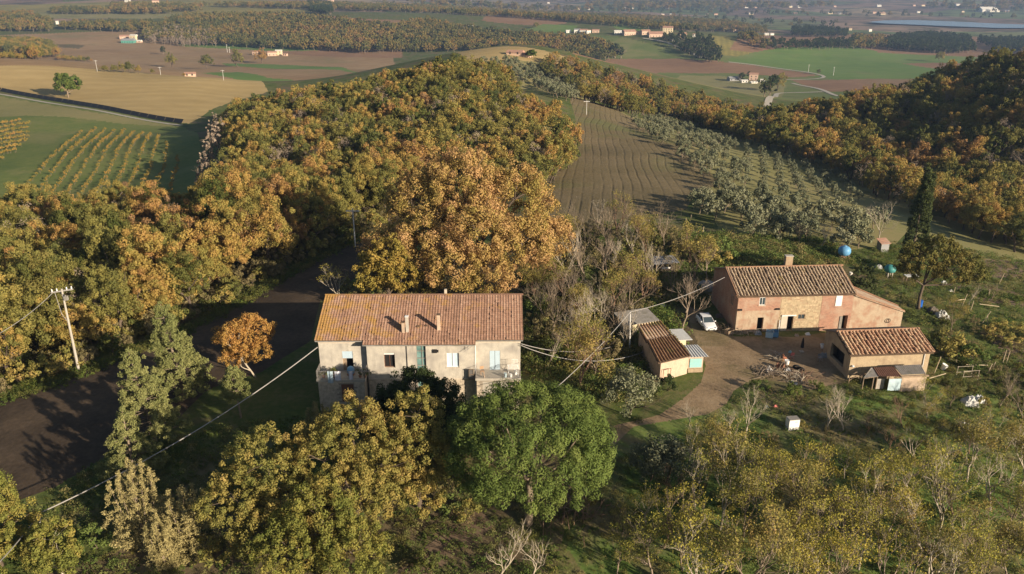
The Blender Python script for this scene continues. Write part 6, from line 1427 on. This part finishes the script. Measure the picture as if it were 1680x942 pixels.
for i, (px, py) in enumerate([(1640,542),(1672,548),(1655,566),(1690,560),(1625,552)]):
    shr(px, py, shrub[2], (1.3, .7, .6), 'vine_bush', 'yellow vine bush on the garden trellis at the right edge', i * .2, 'vine', 'yellow vine bushes of the garden')
def ground_cover(name, poly, box, step, src, seed, smin, smax, label, hh=.3, jit=.49, holes=()):
    P = grid_pts(poly, *box, step, jit, hh=hh, seed=seed, holes=holes)
    return scatter(name, P, src, seed, smin, smax, label)
wm = []
for i, (mat, hgt) in enumerate([('leaf_weed', .5), ('leaf_bramble', .7), ('leaf_green', .35), ('leaf_weed', .8)]):
    rng = np.random.default_rng(430 + i); C = rng.normal(size=(9, 3)) * [.45, .45, .1] + [0, 0, hgt * .4]
    v, f, t = leaves(rng, C, np.full(9, hgt * .45), 22, .085, outward=.3, aspect=.35, up=.3); me = np_mesh('weed_clump', v, f, [M[mat]], None, t)
    wm.append(single('weed_clump', me, G(1250 + i * 60, 745 + 8 * i), 0, 1, ['dry tuft', 'bramble tuft', 'green tuft', 'tall dry tuft'][i] + ' in the lush meadow right of the pine, near the white chest', 'weed')); wm[-1]['kind'] = 'stuff'
HOLES = [[(1100,480),(1185,540),(1200,556),(1380,560),(1400,625),(1330,640),(1235,622),(1205,640),(1150,705),(1000,745),(985,715),(1080,682),(1158,600),(1110,520)]]
ground_cover('meadow_weeds', [(930,700),(1100,680),(1250,640),(1600,590),(1760,600),(1760,1000),(900,1000)], (5, 75, 44, 92), 1.0, wm, 50, .3, 1.0, 'rough grass and weeds of the lower right meadow', holes=HOLES)
ground_cover('thicket_undergrowth', [(860,480),(870,400),(1000,380),(1200,385),(1400,400),(1400,430),(1185,450),(1150,500),(1100,500),(1120,560),(1040,620),(1080,640),(990,690),(900,660),(860,600)], (0, 60, 78, 150), .8, [wm[0], wm[3], wm[1], wm[3]], 51, .9, 2.1, 'brambles and dry undergrowth of the thicket', holes=HOLES)
ground_cover('lawn_weeds', [(560,700),(520,680),(380,690),(190,745),(60,815),(-60,850),(-60,1000),(900,1000),(1000,760),(960,700)], (-50, 10, 44, 84), 1.0, wm, 52, .4, 1.2, 'rough grass and litter under the foreground trees')
ground_cover('verge_weeds', [(-60,660),(0,640),(130,600),(300,535),(420,470),(520,415),(590,378),(600,390),(520,428),(420,486),(300,550),(130,618),(0,662),(-60,680)], (-100, -20, 70, 170), .9, wm[1:3], 53, .7, 1.6, 'grassy verge between the dark field and the wood')
ground_cover('garden_weeds', [(1400,420),(1500,380),(1600,410),(1760,440),(1760,620),(1620,640),(1520,560),(1470,500),(1400,450)], (40, 100, 78, 150), 1.3, wm, 54, .5, 1.3, 'patchy weeds of the farm garden')
ground_cover('cabbage_row', [(1578,470),(1620,476),(1720,492),(1720,500),(1620,486),(1576,478)], (60, 110, 90, 130), .6, [wm[2]], 55, .9, 1.3, 'green vegetable row in the garden')
P = grid_pts([(1040,760),(1180,700),(1330,690),(1500,640),(1600,600),(1760,600),(1760,1000),(1000,1000)], 5, 75, 44, 92, 3.7, .49, hh=.5, seed=59, holes=HOLES)
mb_ = [single('meadow_bush', shrub[[0, 4, 2][i]], P[i], i, .4, ['dull', 'dry brown', 'yellowish'][i] + ' small bush in the lower right meadow', 'shrub') for i in range(3)]
scatter('meadow_bushes', P[3:], mb_, 58, .2, .6, 'small brown and olive bushes scattered over the lower right meadow')
P = grid_pts([(1480,560),(1560,520),(1760,560),(1760,700),(1560,640),(1520,620)], 40, 90, 70, 110, 2.6, .49, hh=.5, seed=57)
scatter('garden_scrub', P, mb_[:2], 57, .25, .6, 'brown scrub around the garden frames at the right edge')
# dense scrub that closes the view under the thicket and the big oak
P = grid_pts([(560,482),(600,462),(660,450),(760,470),(880,480),(880,400),(940,370),(1120,370),(1120,420),(1080,480),(1040,520),(1060,560),(1000,640),(900,620),(870,520),(850,486),(530,492)], -30, 30, 84, 165, 2.3, .45, hh=1.0, seed=60, holes=HOLES)
P = P[~((P[:, 0] > -22) & (P[:, 0] < 2.5) & (P[:, 1] < 91))]
sb = [single('scrub_bush', shrub[[0, 1, 4][i]], P[i], i, 1, ['dull bramble bush', 'dry brown bush', 'withered dark brown bush'][i] + ' at the edge of the scrub behind the house', 'shrub') for i in range(3)] + [single('scrub_bush', shrub[4], P[3], 3, 1, 'second withered brown bush at the edge of the scrub behind the house', 'shrub')]
scatter('scrub', P[4:], sb, 61, .5, 1.25, 'dense low scrub behind the house and in the thicket')
P = grid_pts([(-60,600),(0,585),(130,545),(300,480),(420,425),(520,372),(600,340),(650,355),(600,385),(520,412),(420,468),(300,530),(130,592),(0,640),(-60,655)], -110, -12, 68, 175, 2.4, .49, hh=.8, seed=63)
eb = [single('edge_bush', shrub[[0, 2, 4][i]], P[i * 7], i, .9, ['dark', 'yellowish', 'brown'][i] + ' bush in the skirt of the left wood', 'shrub') for i in range(3)]
scatter('wood_edge_scrub', P, eb, 64, .6, 1.35, 'bushes filling the skirt of the left wood above the dark field')
# low bushes in front of the house foot and along the bottom edge
for i, (px, py, k, s, lb) in enumerate([(560,700,0,.8,'low dark bush at the foot of the left terrace'), (600,708,1,.7,'dry low bush right of the dark bush at the terrace foot'), (745,842,1,.8,'pale leaved bush between golden oak and pine'), (770,852,2,.7,'yellowish low bush beside the dug earth'), (640,715,0,.9,'dull bush at the foot of the stone wall'), (700,935,0,.7,'low bramble at the bottom edge'), (60,905,0,.9,'bramble below the small yellow green tree'), (350,925,2,.8,'yellow bush at the bottom edge left of the oaks'), (160,900,1,.8,'dry bush left of the pale cypresses'), (1245,640,3,.55,'green bush in front of the scrap heap'), (1300,648,3,.6,'bright green bush below the scrap heap'), (1340,640,3,.5,'second bright green bush right of the scrap heap')]):
    shr(px, py, shrub[k], (s * 1.2, s * 1.2, s), 'low_bush', lb, i)
# trees that stand just below the frame and shade the dark field
for i, (x, y, s) in enumerate([(-4, 27, 1.2), (-14, 24, 1.2), (6, 25, 1.15), (-24, 24, 1.2), (-10, 14, 1.3)]):
    single('autumn_tree', near_src[i % 6], (x, y, H(x, y) - 1), i, s, ['nearest', 'second', 'third', 'fourth', 'last'][i] + ' golden oak of the foreground grove just below the picture', 'tree', 'foreground grove oaks')
# ---------------------------------------------------------------- car
M['car_white'] = mat_plain('white car paint', (.80, .80, .80), .22, .02, 1, spec=.6); M['car_glass'] = mg2 = M['glass']
M['tyre'] = mat_plain('black rubber', (.022, .022, .022), .85, .2, 8); M['rim'] = mat_plain('alloy', (.45, .45, .46), .35, .05, 4, metal=.8)
M['lamp_glass'] = mat_plain('headlight glass', (.55, .57, .60), .15, .05, 3, spec=.7); M['plate'] = mat_plain('number plate', (.75, .75, .72), .5, .03, 3)
def car(p, rz, label):
    t = empty('parked_car', p, rz, label, 'car')          # nose towards -y
    L, Wd = 4.35, 1.8; st = [  # y, half width, hood/belt z, bottom z
        (-2.17, .60, .55, .30), (-2.10, .78, .68, .22), (-1.85, .86, .78, .20), (-1.3, .90, .90, .20), (-.8, .90, .98, .22), (0, .91, 1.0, .22), (.9, .91, 1.02, .22), (1.6, .89, 1.04, .22), (2.05, .84, .98, .24), (2.17, .72, .80, .32)]
    ring = []
    for y, hw, zt, zb in st: ring.append([(-hw * .86, y, zb), (-hw, y, zb + .16), (-hw * 1.0, y, zt * .62), (-hw * .95, y, zt - .05), (-hw * .72, y, zt + .02), (0, y, zt + .05), (hw * .72, y, zt + .02), (hw * .95, y, zt - .05), (hw, y, zt * .62), (hw, y, zb + .16), (hw * .86, y, zb)])
    k = len(ring[0]); mb = MB(); mb.add([q for r in ring for q in r], [(i * k + j, i * k + (j + 1) % k, (i + 1) * k + (j + 1) % k, (i + 1) * k + j) for i in range(len(ring) - 1) for j in range(k)] + [tuple(range(k - 1, -1, -1)), tuple((len(ring) - 1) * k + j for j in range(k))])
    body = mb.build('body', M['car_white'], t, smooth=True); body.modifiers.new('sub', 'SUBSURF').render_levels = 2
    gl = [(-1.02, .74, .98, 0), (-.25, .62, 1.40, 1), (.2, .62, 1.46, 1), (1.2, .61, 1.42, 1), (1.75, .66, 1.22, 1), (2.0, .74, 1.03, 0)]
    mb = MB(); vs = [];
    for y, hw, z, up in gl: vs += [(-(hw + .10 if up else hw), y, 1.0), (-hw, y, z), (hw, y, z), ((hw + .10 if up else hw), y, 1.0)]
    mb.add(vs, [(i * 4 + j, i * 4 + j + 1, (i + 1) * 4 + j + 1, (i + 1) * 4 + j) for i in range(5) for j in range(3)]); gh = mb.build('glasshouse', M['glass'], t)
    mb = MB(); mb.add([(-.60, -.22, 1.425), (.60, -.22, 1.425), (.63, .2, 1.475), (-.63, .2, 1.475), (.60, 1.25, 1.43), (-.60, 1.25, 1.43), (0, .5, 1.50)], [(0, 1, 2, 3), (3, 2, 6), (2, 4, 6), (4, 5, 6), (5, 3, 6)]); mb.build('roof', M['car_white'], t, smooth=True)
    mb = MB()
    for sx in (-1, 1):
        mb.tube([(sx * .74, -1.02, .99), (sx * .62, -.25, 1.41), (sx * .62, 1.2, 1.43), (sx * .72, 1.95, 1.06)], .035, 5); mb.tube([(sx * .72, .45, 1.0), (sx * .63, .45, 1.44)], .035, 5)
    mb.build('pillars', M['car_white'], t)
    for sx in (-1, 1):
        MB().box((sx * .62, -2.05, .66), (.36, .16, .13), rz=sx * .35).build('headlight', M['lamp_glass'], t)
        MB().box((sx * .96, -.75, 1.02), (.16, .12, .12)).build('wing_mirror', M['car_white'], t)
        for y in (-1.35, 1.35):
            w_ = MB(); ring2 = [(.0, -.11), (.26, -.11), (.325, -.07), (.325, .07), (.26, .11), (0, .11)]
            w_.lathe([(max(r, .001), z) for r, z in ring2], seg=18); o = w_.build('wheel', M['tyre'], t); o.rotation_euler = (0, math.pi / 2, 0); o.location = (sx * .80, y, .325)
            r = MB().lathe([(.19, -.116), (.2, .116)], seg=12).build('rim', M['rim'], o)
    MB().box((0, -2.19, .40), (.9, .05, .14)).build('lower_grille', M['dark'], t); MB().box((0, -2.15, .58), (.5, .05, .07)).build('grille', M['dark'], t); MB().box((0, -2.225, .47), (.5, .02, .11)).build('number_plate', M['plate'], t)
    return t
cx0, cy0, cz0 = G(1166, 546)
car((cx0 - .15, cy0 + 2.2, cz0), .10, 'white hatchback parked nose forward beside the brick farmhouse gable')

# ---------------------------------------------------------------- poles and cables
def cable(name, a, b, sag, label, r=.035, cat='cable', n=18):
    A, B = Vector(a), Vector(b); P_ = [A.lerp(B, i / n) - Vector((0, 0, sag * 4 * (i / n) * (1 - i / n))) for i in range(n + 1)]
    o = MB().tube(P_, r, 5).build(name, M['cable']); return tag(o, label, cat)
M['cable'] = mat_plain('pale cable', (.34, .32, .30), .7, .1, 2)
px_, py_, pz_ = G(129, 607)
def seen(px, py, Y):
    d = ray(px, py); t = Y / d[1]; return (d[0] * t, Y, CAM_Z + d[2] * t)
top = Vector(seen(101, 474, py_ - .4)); base = Vector((px_, py_, pz_ - .5))
t = empty('power_pole', base, 0, 'tall pale leaning power pole at the edge of the left wood', 'power pole'); tp_ = top - base
MB().tube([(0, 0, 0), tuple(tp_)], [.17, .10], 10).build('shaft', M['concrete'], t)
MB().box(tuple(tp_ - Vector((0, 0, .25))), (2.3, .14, .14), rz=.5).box(tuple(tp_ - Vector((0, 0, .7))), (1.4, .1, .1), rz=-.7).build('crossarm', M['iron'], t)
for k in (-1.0, -.5, .5, 1.0):
    MB().lathe([(.05, 0), (.09, .08), (.05, .16), (.08, .24), (.03, .32)], tuple(tp_ + Vector((k * math.cos(.5), k * math.sin(.5), -.18))), 8).build('insulator', M['white_paint'], t)
MB().box(tuple(tp_ * .9 + Vector((.35, -.1, 0))), (.4, .35, .5)).build('junction_box', M['grey_sheet'], t)
MB().tube([tuple(tp_ * .97 + Vector((-.9, 0, 0))), tuple(tp_ * .9 + Vector((-.75, -.1, 0))), tuple(tp_ * .72 + Vector((-.55, -.1, 0))), tuple(tp_ * .64 + Vector((-.1, -.1, 0)))], .03, 5).build('drop_cable', M['cable'], t)
cable('power_cable', top + Vector((-.9, 0, -.3)), seen(-60, 575, 70), .7, 'cable running left from the leaning power pole out of the picture', .03)
b0 = G(66, 893); t = empty('cable_post', b0, 0, 'short pale post carrying the house cable in the lower left', 'post')
tp2 = Vector(seen(65, 842, b0[1])) - Vector(b0); MB().tube([(0, 0, -.5), tuple(tp2)], [.11, .09], 8).build('shaft', M['pole'], t); MB().box(tuple(tp2 + Vector((.0, -.1, -.15))), (.3, .12, .1)).build('clamp', M['iron'], t)
cable('house_cable', hl(W0 - .1, .5, 7.5), Vector(b0) + tp2, 1.1, 'long pale cable from the left corner of the house to the short post', .05)
cable('house_cable', Vector(b0) + tp2, seen(-40, 960, 44), .3, 'cable from the short post out of the lower left corner', .04)
p0 = G(1033, 588); t = empty('cable_post', p0, 0, 'thin grey post standing in the thicket left of the pink shed', 'post')
tp3 = Vector(seen(1034, 512, p0[1])) - Vector(p0); MB().tube([(0, 0, -.5), tuple(tp3)], [.11, .08], 8).build('shaft', M['pole'], t); MB().box(tuple(tp3 - Vector((0, .1, .15))), (.5, .1, .1)).build('clamp', M['iron'], t)
cable('yard_cable', Vector(p0) + tp3, seen(1189, 455, 100.5), .5, 'straight cable from the thicket post to the brick farmhouse gable', .035)
cable('yard_cable', Vector(p0) + tp3, seen(870, 672, 64), .6, 'cable from the thicket post down towards the umbrella pine', .035)
cable('yard_cable', hl(W3 + .05, .5, 7.9), seen(1030, 560, 92), 1.2, 'upper sagging cable from the right corner of the house', .035)
cable('yard_cable', hl(W3 + .05, .5, 7.7), seen(1110, 552, 92), 2.6, 'lower deeply sagging cable from the right corner of the house', .035)

# ---------------------------------------------------------------- yard and garden things
t = empty('white_chest', G(1299, 703), .15, 'old white chest freezer with a dark lid standing in the grass', 'freezer')
MB().box((0, 0, .6), (1.15, .8, 1.2)).build('body', M['white_paint'], t); MB().box((.02, .02, 1.24), (1.17, .82, .06)).build('lid', M['grey_sheet'], t); MB().box((.2, -.42, 1.0), (.25, .03, .05)).build('handle', M['iron'], t)
def drum(p, s, label, mat, name='drum', cat='drum'):
    t = empty(name, p, 0, label, cat); MB().lathe([(.28 * s, 0), (.3 * s, .05 * s), (.29 * s, .3 * s), (.31 * s, .32 * s), (.29 * s, .34 * s), (.29 * s, .6 * s), (.31 * s, .62 * s), (.29 * s, .64 * s), (.3 * s, .88 * s)], seg=16).build('body', M[mat], t, smooth=False)
    MB().lathe([(.31 * s, .88 * s), (.31 * s, .93 * s), (.1 * s, .96 * s)], seg=16).build('lid', M[mat], t); return t
drum(G(1508, 505), 1.25, 'deep blue plastic drum under the yard oak', 'deep_blue')
t = empty('water_tank', G(1383, 428), 0, 'round bright light blue water tank on a brick stand behind the farmhouse', 'water tank')
MB().box((.1, 0, .45), (1.5, 1.3, 1.3)).build('stand', M['brick_wall'], t)
MB().lathe([(.7, 1.1), (.95, 1.3), (1.08, 1.75), (1.0, 2.25), (.72, 2.55), (.3, 2.7)], seg=20).build('tank', M['sky_blue'] if 'sky_blue' in M else M['bright_blue'], t, smooth=True); MB().lathe([(.3, 2.68), (.3, 2.8), (.1, 2.84)], seg=12).build('cap', M['blue_ball'], t)
t = empty('tank_on_legs', G(1458, 455), 0, 'teal round tank on pale legs in the shade left of the yard oak', 'water tank')
M['teal'] = mat_plain('teal plastic', (.06, .26, .25), .5, .12, 2)
MB().lathe([(.5, .9), (.85, 1.1), (.92, 1.6), (.7, 2.0), (.25, 2.15)], seg=18).build('tank', M['teal'], t, smooth=True)
for x in (-.35, .35):
    for y in (-.35, .35): MB().box((x, y, .3), (.14, .14, 1.3)).build('leg', M['concrete'], t)
t = empty('garden_table', G(1493, 462), .1, 'pale topped table on slanted legs beneath the yard oak', 'table')
mb = MB(); mb.slab([(-1.0, -.5, 1.05), (1.1, -.5, 1.05), (1.1, .5, 1.12), (-1.0, .5, 1.12)], .07); mb.build('top', M['pale_sheet'], t)
for x in (-.85, .95):
    for y in (-.4, .4): MB().tube([(x - .15, y, 0), (x, y, 1.04)], .05, 5).build('leg', M['old_wood'], t)
t = empty('red_roof_hut', G(1447, 412), .2, 'tiny hut with reddish roof near the foot of the tall cypress', 'hut'); MB().box((0, 0, .8), (1.6, 1.4, 2.0)).build('wall', M['f_grey'], t); mb = MB(); mb.slab([(-1, -.9, 1.7), (1, -.9, 1.7), (1, .9, 2.3), (-1, .9, 2.3)], .08); mb.build('roof', M['brick_wall'], t)
def junk(px, py, kind, s, mat, label, seed=0, name=None, cat=None, base=None):
    p = base or G(px, py); rng = np.random.default_rng(seed)
    if kind == 'tyre':
        t = empty(name or 'old_tyre', p, 0, label, cat or 'tyre'); mb = MB(); n_, m_ = 16, 6
        vs = [((.3 + .11 * math.cos(b)) * math.cos(a) * s, (.3 + .11 * math.cos(b)) * math.sin(a) * s, (.11 + .11 * math.sin(b)) * s) for a in np.arange(n_) * 6.2832 / n_ for b in np.arange(m_) * 6.2832 / m_]
        mb.add(vs, [(i * m_ + j, ((i + 1) % n_) * m_ + j, ((i + 1) % n_) * m_ + (j + 1) % m_, i * m_ + (j + 1) % m_) for i in range(n_) for j in range(m_)]); o = mb.build('rubber', M['tyre'], t, smooth=True); o.rotation_euler = (.9, 0, rng.random() * 3); o.location = (0, 0, .2 * s)
    elif kind == 'bucket':
        t = empty(name or 'bucket', p, 0, label, cat or 'bucket'); o = MB().lathe([(.16 * s, 0), (.23 * s, .45 * s), (.2 * s, .43 * s)], seg=12).build('body', M[mat], t); o.rotation_euler = (rng.normal() * .5, rng.normal() * .5, 0)
        MB().tube([(-.22 * s, 0, .44 * s), (0, -.12 * s, .36 * s), (.22 * s, 0, .44 * s)], .012, 4).build('handle', M['iron'], t)
    elif kind == 'chair': return chair(p[0], p[1], p[2], rng.random() * 6, label, mat)
    elif kind == 'crate':
        t = empty(name or 'crate', p, rng.random() * 3, label, cat or 'crate')
        for k in range(3):
            for sy in (-1, 1): MB().box((0, sy * .28 * s, (.1 + .15 * k) * s), (.7 * s, .03, .11 * s)).build('slat', M[mat], t)
        for sx in (-1, 1): MB().box((sx * .35 * s, 0, .25 * s), (.03, .56 * s, .45 * s)).build('end_board', M[mat], t)
        MB().box((0, 0, .03), (.68 * s, .54 * s, .03)).build('bottom', M[mat], t)
    elif kind == 'sticks':
        w = Wood()
        for _ in range(int(34 * s)):
            a = rng.random() * 6.28; q = rng.normal(size=2) * .55 * s; L_ = .5 + rng.random() * 1.3; e = .1 + .5 * rng.random()
            w.tube([(q[0], q[1], .05), (q[0] + math.cos(a) * L_ * .5, q[1] + math.sin(a) * L_ * .5, e * .9 * s), (q[0] + math.cos(a) * L_, q[1] + math.sin(a) * L_, e * s)], [.035, .03, .012], 4)
        t = single(name or 'branch_pile', wood_mesh('branch_pile', w, M[mat]), p, 0, 1, label, cat or 'branch pile'); t['kind'] = 'stuff'
    elif kind == 'bag':
        t = sheet_heap(0, 0, .9 * s, .7 * s, .5 * s, mat, label, seed, 'rubble_bag', 'sack', loc=p)
    return t
M['pink'] = mat_plain('faded red plastic', (.52, .15, .13), .6, .1, 3); M['cyan'] = mat_plain('pale cyan plastic', (.35, .55, .55), .5, .1, 3); M['orange'] = mat_plain('orange plastic', (.62, .26, .14), .6, .1, 3)
for i, (px, py, kd, s, mt, lb) in enumerate([
    (1291,598,'bucket',1.3,'white_paint','large white bucket in the middle of the scrap heap'), (1299,588,'chair',1,'pink','faded red plastic chair on top of the scrap heap'), (1287,592,'chair',.9,'orange','orange plastic chair left of the faded red one'), (1297,577,'bucket',1,'cyan','cyan bucket at the back of the scrap heap'),
    (1306,606,'tyre',1.1,'tyre','upright old tyre right of the white bucket'), (1314,609,'tyre',1.0,'tyre','second old tyre, rightmost of the scrap heap'), (1258,604,'bucket',.9,'white_paint','small white bucket at the left of the scrap heap'), (1262,609,'bag',1.0,'white_paint','crumpled white sack at the left of the scrap heap'), (1292,608,'bag',.9,'f_grey','grey sack below the large white bucket'),
    (1302,622,'sticks',1.3,'twig_pale','pale sticks at the foot of the scrap heap'), (1272,612,'sticks',1.2,'twig','brown sticks in the middle of the scrap heap'), (1250,615,'sticks',1.0,'twig','brown sticks at the left end of the scrap heap'), (1318,618,'sticks',1.1,'twig_red','reddish sticks at the right end of the scrap heap'), (1277,588,'sticks',1.0,'twig_pale','pale upright sticks at the back of the scrap heap'), (1280,604,'crate',1.2,'rust_sheet','rusty crate in the scrap heap'), (1301,626,'bag',.5,'white_paint','small white sack at the foot of the scrap heap'),
    (1306,630,'bag',.5,'pale_sheet','small pale sack right of the small white one'), (1243,548,'bag',1.2,'f_grey','grey bundle by the first door of the farmhouse'), (1262,552,'crate',1.6,'blue_panel','pale blue crate against the farmhouse wall'), (1271,551,'crate',1.5,'blue_ball','deeper blue crate against the farmhouse wall'), (1266,549,'bucket',1.1,'pink','red bucket between the blue crates'),
    (1307,551,'bag',.7,'shed_wall','small pale sack near the farmhouse wall'), (1325,549,'bag',.8,'white_paint','white sack in the shade of the farmhouse wall'), (1222,546,'sticks',.9,'twig_pale','pale sticks leaning by the left corner of the farmhouse'), (1190,540,'sticks',1.5,'bark_dark','dark scrap wood along the farmhouse gable'), (1196,548,'crate',1.4,'old_wood','wooden crate at the farmhouse gable corner'),
    (1180,520,'bag',1.2,'dark_stone','dark sack beside the farmhouse gable'), (1352,585,'bag',1.2,'f_grey','grey bundle at the dark end of the barn'), (1350,572,'bucket',1.4,'white_paint','white bucket at the back corner of the barn'), (1345,592,'chair',1,'f_grey','grey chair in the barn shadow'), (1545,520,'bag',2.0,'pale_sheet','pale crumpled sheets right of the blue drum'), (1530,512,'bag',1.8,'dark_stone','dark heap right of the blue drum'),
    (1548,466,'bag',1.2,'white_paint','white sack at the right side of the yard oak'), (1560,478,'bag',.8,'white_paint','smaller white sack near the garden'), (1590,663,'bag',2.0,'pale_sheet','pale crumpled sheet in the grass at the right'), (1606,658,'bag',1.6,'white_paint','white crumpled sheet right of the pale one'), (1583,694,'bag',.8,'white_paint','small white lump in the right meadow'), (1258,668,'bag',.5,'white_paint','small white lump left of the freezer'),
    (1272,667,'bag',.6,'pink','small reddish lump left of the freezer'), (1395,452,'bucket',1.2,'f_white','white bucket behind the farmhouse'), (1478,428,'bag',1.0,'white_paint','white sack left of the yard oak trunk'), (1486,436,'bag',.9,'pale_sheet','pale sack next to the yard oak trunk'), (1441,440,'bag',1.5,'f_grey','lilac grey bundle left of the teal tank'), (1546,606,'bucket',1.6,'white_paint','white bucket right of the small barn'), (1065,462,'bag',1.4,'pale_sheet','pale sheet left of the covered store'), (1030,470,'bag',1.8,'pale_sheet','pale sheet heap in the thicket'), (1084,508,'bucket',1.8,'white_paint','white bucket behind the shed roofs'),
    (890,590,'bag',2.0,'f_grey','grey heap in the shade right of the house')]):
    junk(px, py, kd, s, mt, lb, i)
t = empty('unidentified_dark_shape', G(1315, 577), 0, 'unidentified slim dark shape, modelled like a closed parasol, in the shaded yard', 'unidentified object'); MB().lathe([(.03, .5), (.22, .62), (.17, 1.2), (.1, 1.75), (.03, 1.95)], seg=10).build('canopy', M['dark'], t); MB().tube([(0, 0, 0), (0, 0, .6)], .03, 6).build('pole', M['iron'], t); MB().box((0, 0, .04), (.5, .5, .08)).build('base', M['concrete'], t)  # slim dark thing of unknown identity; its parasol form is made up
# brush pile by the pine
junk(932, 838, 'sticks', 3.0, 'twig_red', 'big reddish brush pile right of the pine trunk', 77, name='brush_pile')
junk(925, 820, 'sticks', 2.0, 'twig', 'brown twigs behind the reddish brush pile', 78, name='brush_pile')
# wooden posts and rails of the garden
M['post_pale'] = mat_plain('sun bleached wood', (.48, .38, .26), .9, .2, 4)
def post(px, py, h, lean, label, r=.055, rail=None):
    p = G(px, py); o = MB().tube([(0, 0, -.4), (lean * h, 0, h)], [r, r * .85], 6).build('garden_post', M['post_pale']); o.location = p; return tag(o, label, 'post')
for px, py, h, l, lb in [(1638,466,1.9,.3,'tall leaning garden post at the upper garden edge'), (1576,505,2.2,.25,'leaning post left of the dry garden patch'), (1592,510,1.6,.1,'shorter post right of the leaning one'), (1608,532,2.0,.55,'strongly slanted strut by the yellow vines'), (1621,533,1.6,-.25,'strut leaning back against the slanted one'), (1564,482,1.1,.1,'low post behind the dry garden patch'), (1622,486,1.2,-.05,'low post among the dry stalks'), (1645,595,1.8,.05,'left one of two upright posts below the vines'), (1650,596,1.7,.1,'right one of two upright posts below the vines'), (1617,616,1.6,.3,'left slanting stake near the cold frame'), (1623,612,1.5,.3,'right slanting stake near the cold frame'), (1532,612,2.2,.2,'leaning stake right of the barn end'), (1556,592,1.1,.2,'stubby post under the fig bush'), (1569,594,1.0,-.05,'second stubby post under the fig bush'), (1153,388,1.9,0,'pale post before the olives'), (1133,366,1.7,0,'thin post left of the pale post'), (1117,360,1.6,0,'leftmost thin post at the dark vineyard strip')]:
    post(px, py, h, l, lb)
t = empty('cold_frame', G(1586, 620), .1, 'grey skeleton frame of poles in the garden right of the barn', 'frame')
for x in (-1.0, 1.0):
    for y in (-.6, .6): MB().tube([(x, y, -.3), (x * .95, y, 1.3)], .035, 5).build('post', M['twig_pale'], t)
for z in (.5, 1.25):
    for y in (-.6, .6): MB().tube([(-1.05, y, z), (1.05, y, z)], .03, 5).build('rail', M['twig_pale'], t)
for (pa, pb, lb) in [((1605,508),(1637,512),'pale horizontal rail above the dry garden patch'), ((1583,609),(1618,610),'orange brown plank lying across the garden frame'), ((1522,632),(1549,624),'pale fallen trunk right of the lean-to'), ((1566,502),(1582,500),'thin rail on the left garden posts')]:
    a, b = G(*pa), G(*pb); o = MB().tube([(a[0], a[1], a[2] + .9), (b[0], b[1], b[2] + .9)], .05, 6).build('garden_rail', M['post_pale']); tag(o, lb, 'rail')
t = empty('wire_fence', (0, 0, 0), 0, 'low post and wire fence along the lower edge of the field beyond the thicket', 'fence')
pts_ = [G(px, py) for px, py in [(1005, 372), (1035, 371), (1065, 370), (1095, 369), (1125, 368)]]
for p in pts_: MB().tube([(p[0], p[1], p[2] - .3), (p[0], p[1], p[2] + 1.3)], .05, 5).build('post', M['post_pale'], t)
for z in (.5, 1.1):
    MB().tube([(p[0], p[1], p[2] + z) for p in pts_], .012, 4).build('wire', M['iron'], t)
M['track'] = mat_ground('worn brown track', [(.12, .085, .055), (.17, .12, .08), (.21, .15, .10)], .5, bump=.05, fine=3, patch=((.10, .10, .03), .3, .55, .6))
ribbon('dirt_track', M['track'], [(640,975),(700,915),(760,865),(800,848)], 2.6, .03)
ribbon('field_track', M['track'], [(960,372),(1100,374),(1200,392),(1330,405)], 2.0, .04)
# ---------------------------------------------------------------- the air
m, nt = newmat('haze'); pv = nt.nodes.new('ShaderNodeVolumePrincipled'); pv.inputs['Color'].default_value = (.44, .63, 1.0, 1); pv.inputs['Density'].default_value = HAZE if 'HAZE' in globals() else .00012; pv.inputs['Anisotropy'].default_value = .2
oo = nt.nodes.new('ShaderNodeOutputMaterial'); nt.links.new(pv.outputs[0], oo.inputs['Volume'])
hz = MB().box((0, 3000, 30), (36000, 36000, 440)).build('haze', m); hz['kind'] = 'stuff'; hz['label'] = 'thin blue autumn haze over the valley'
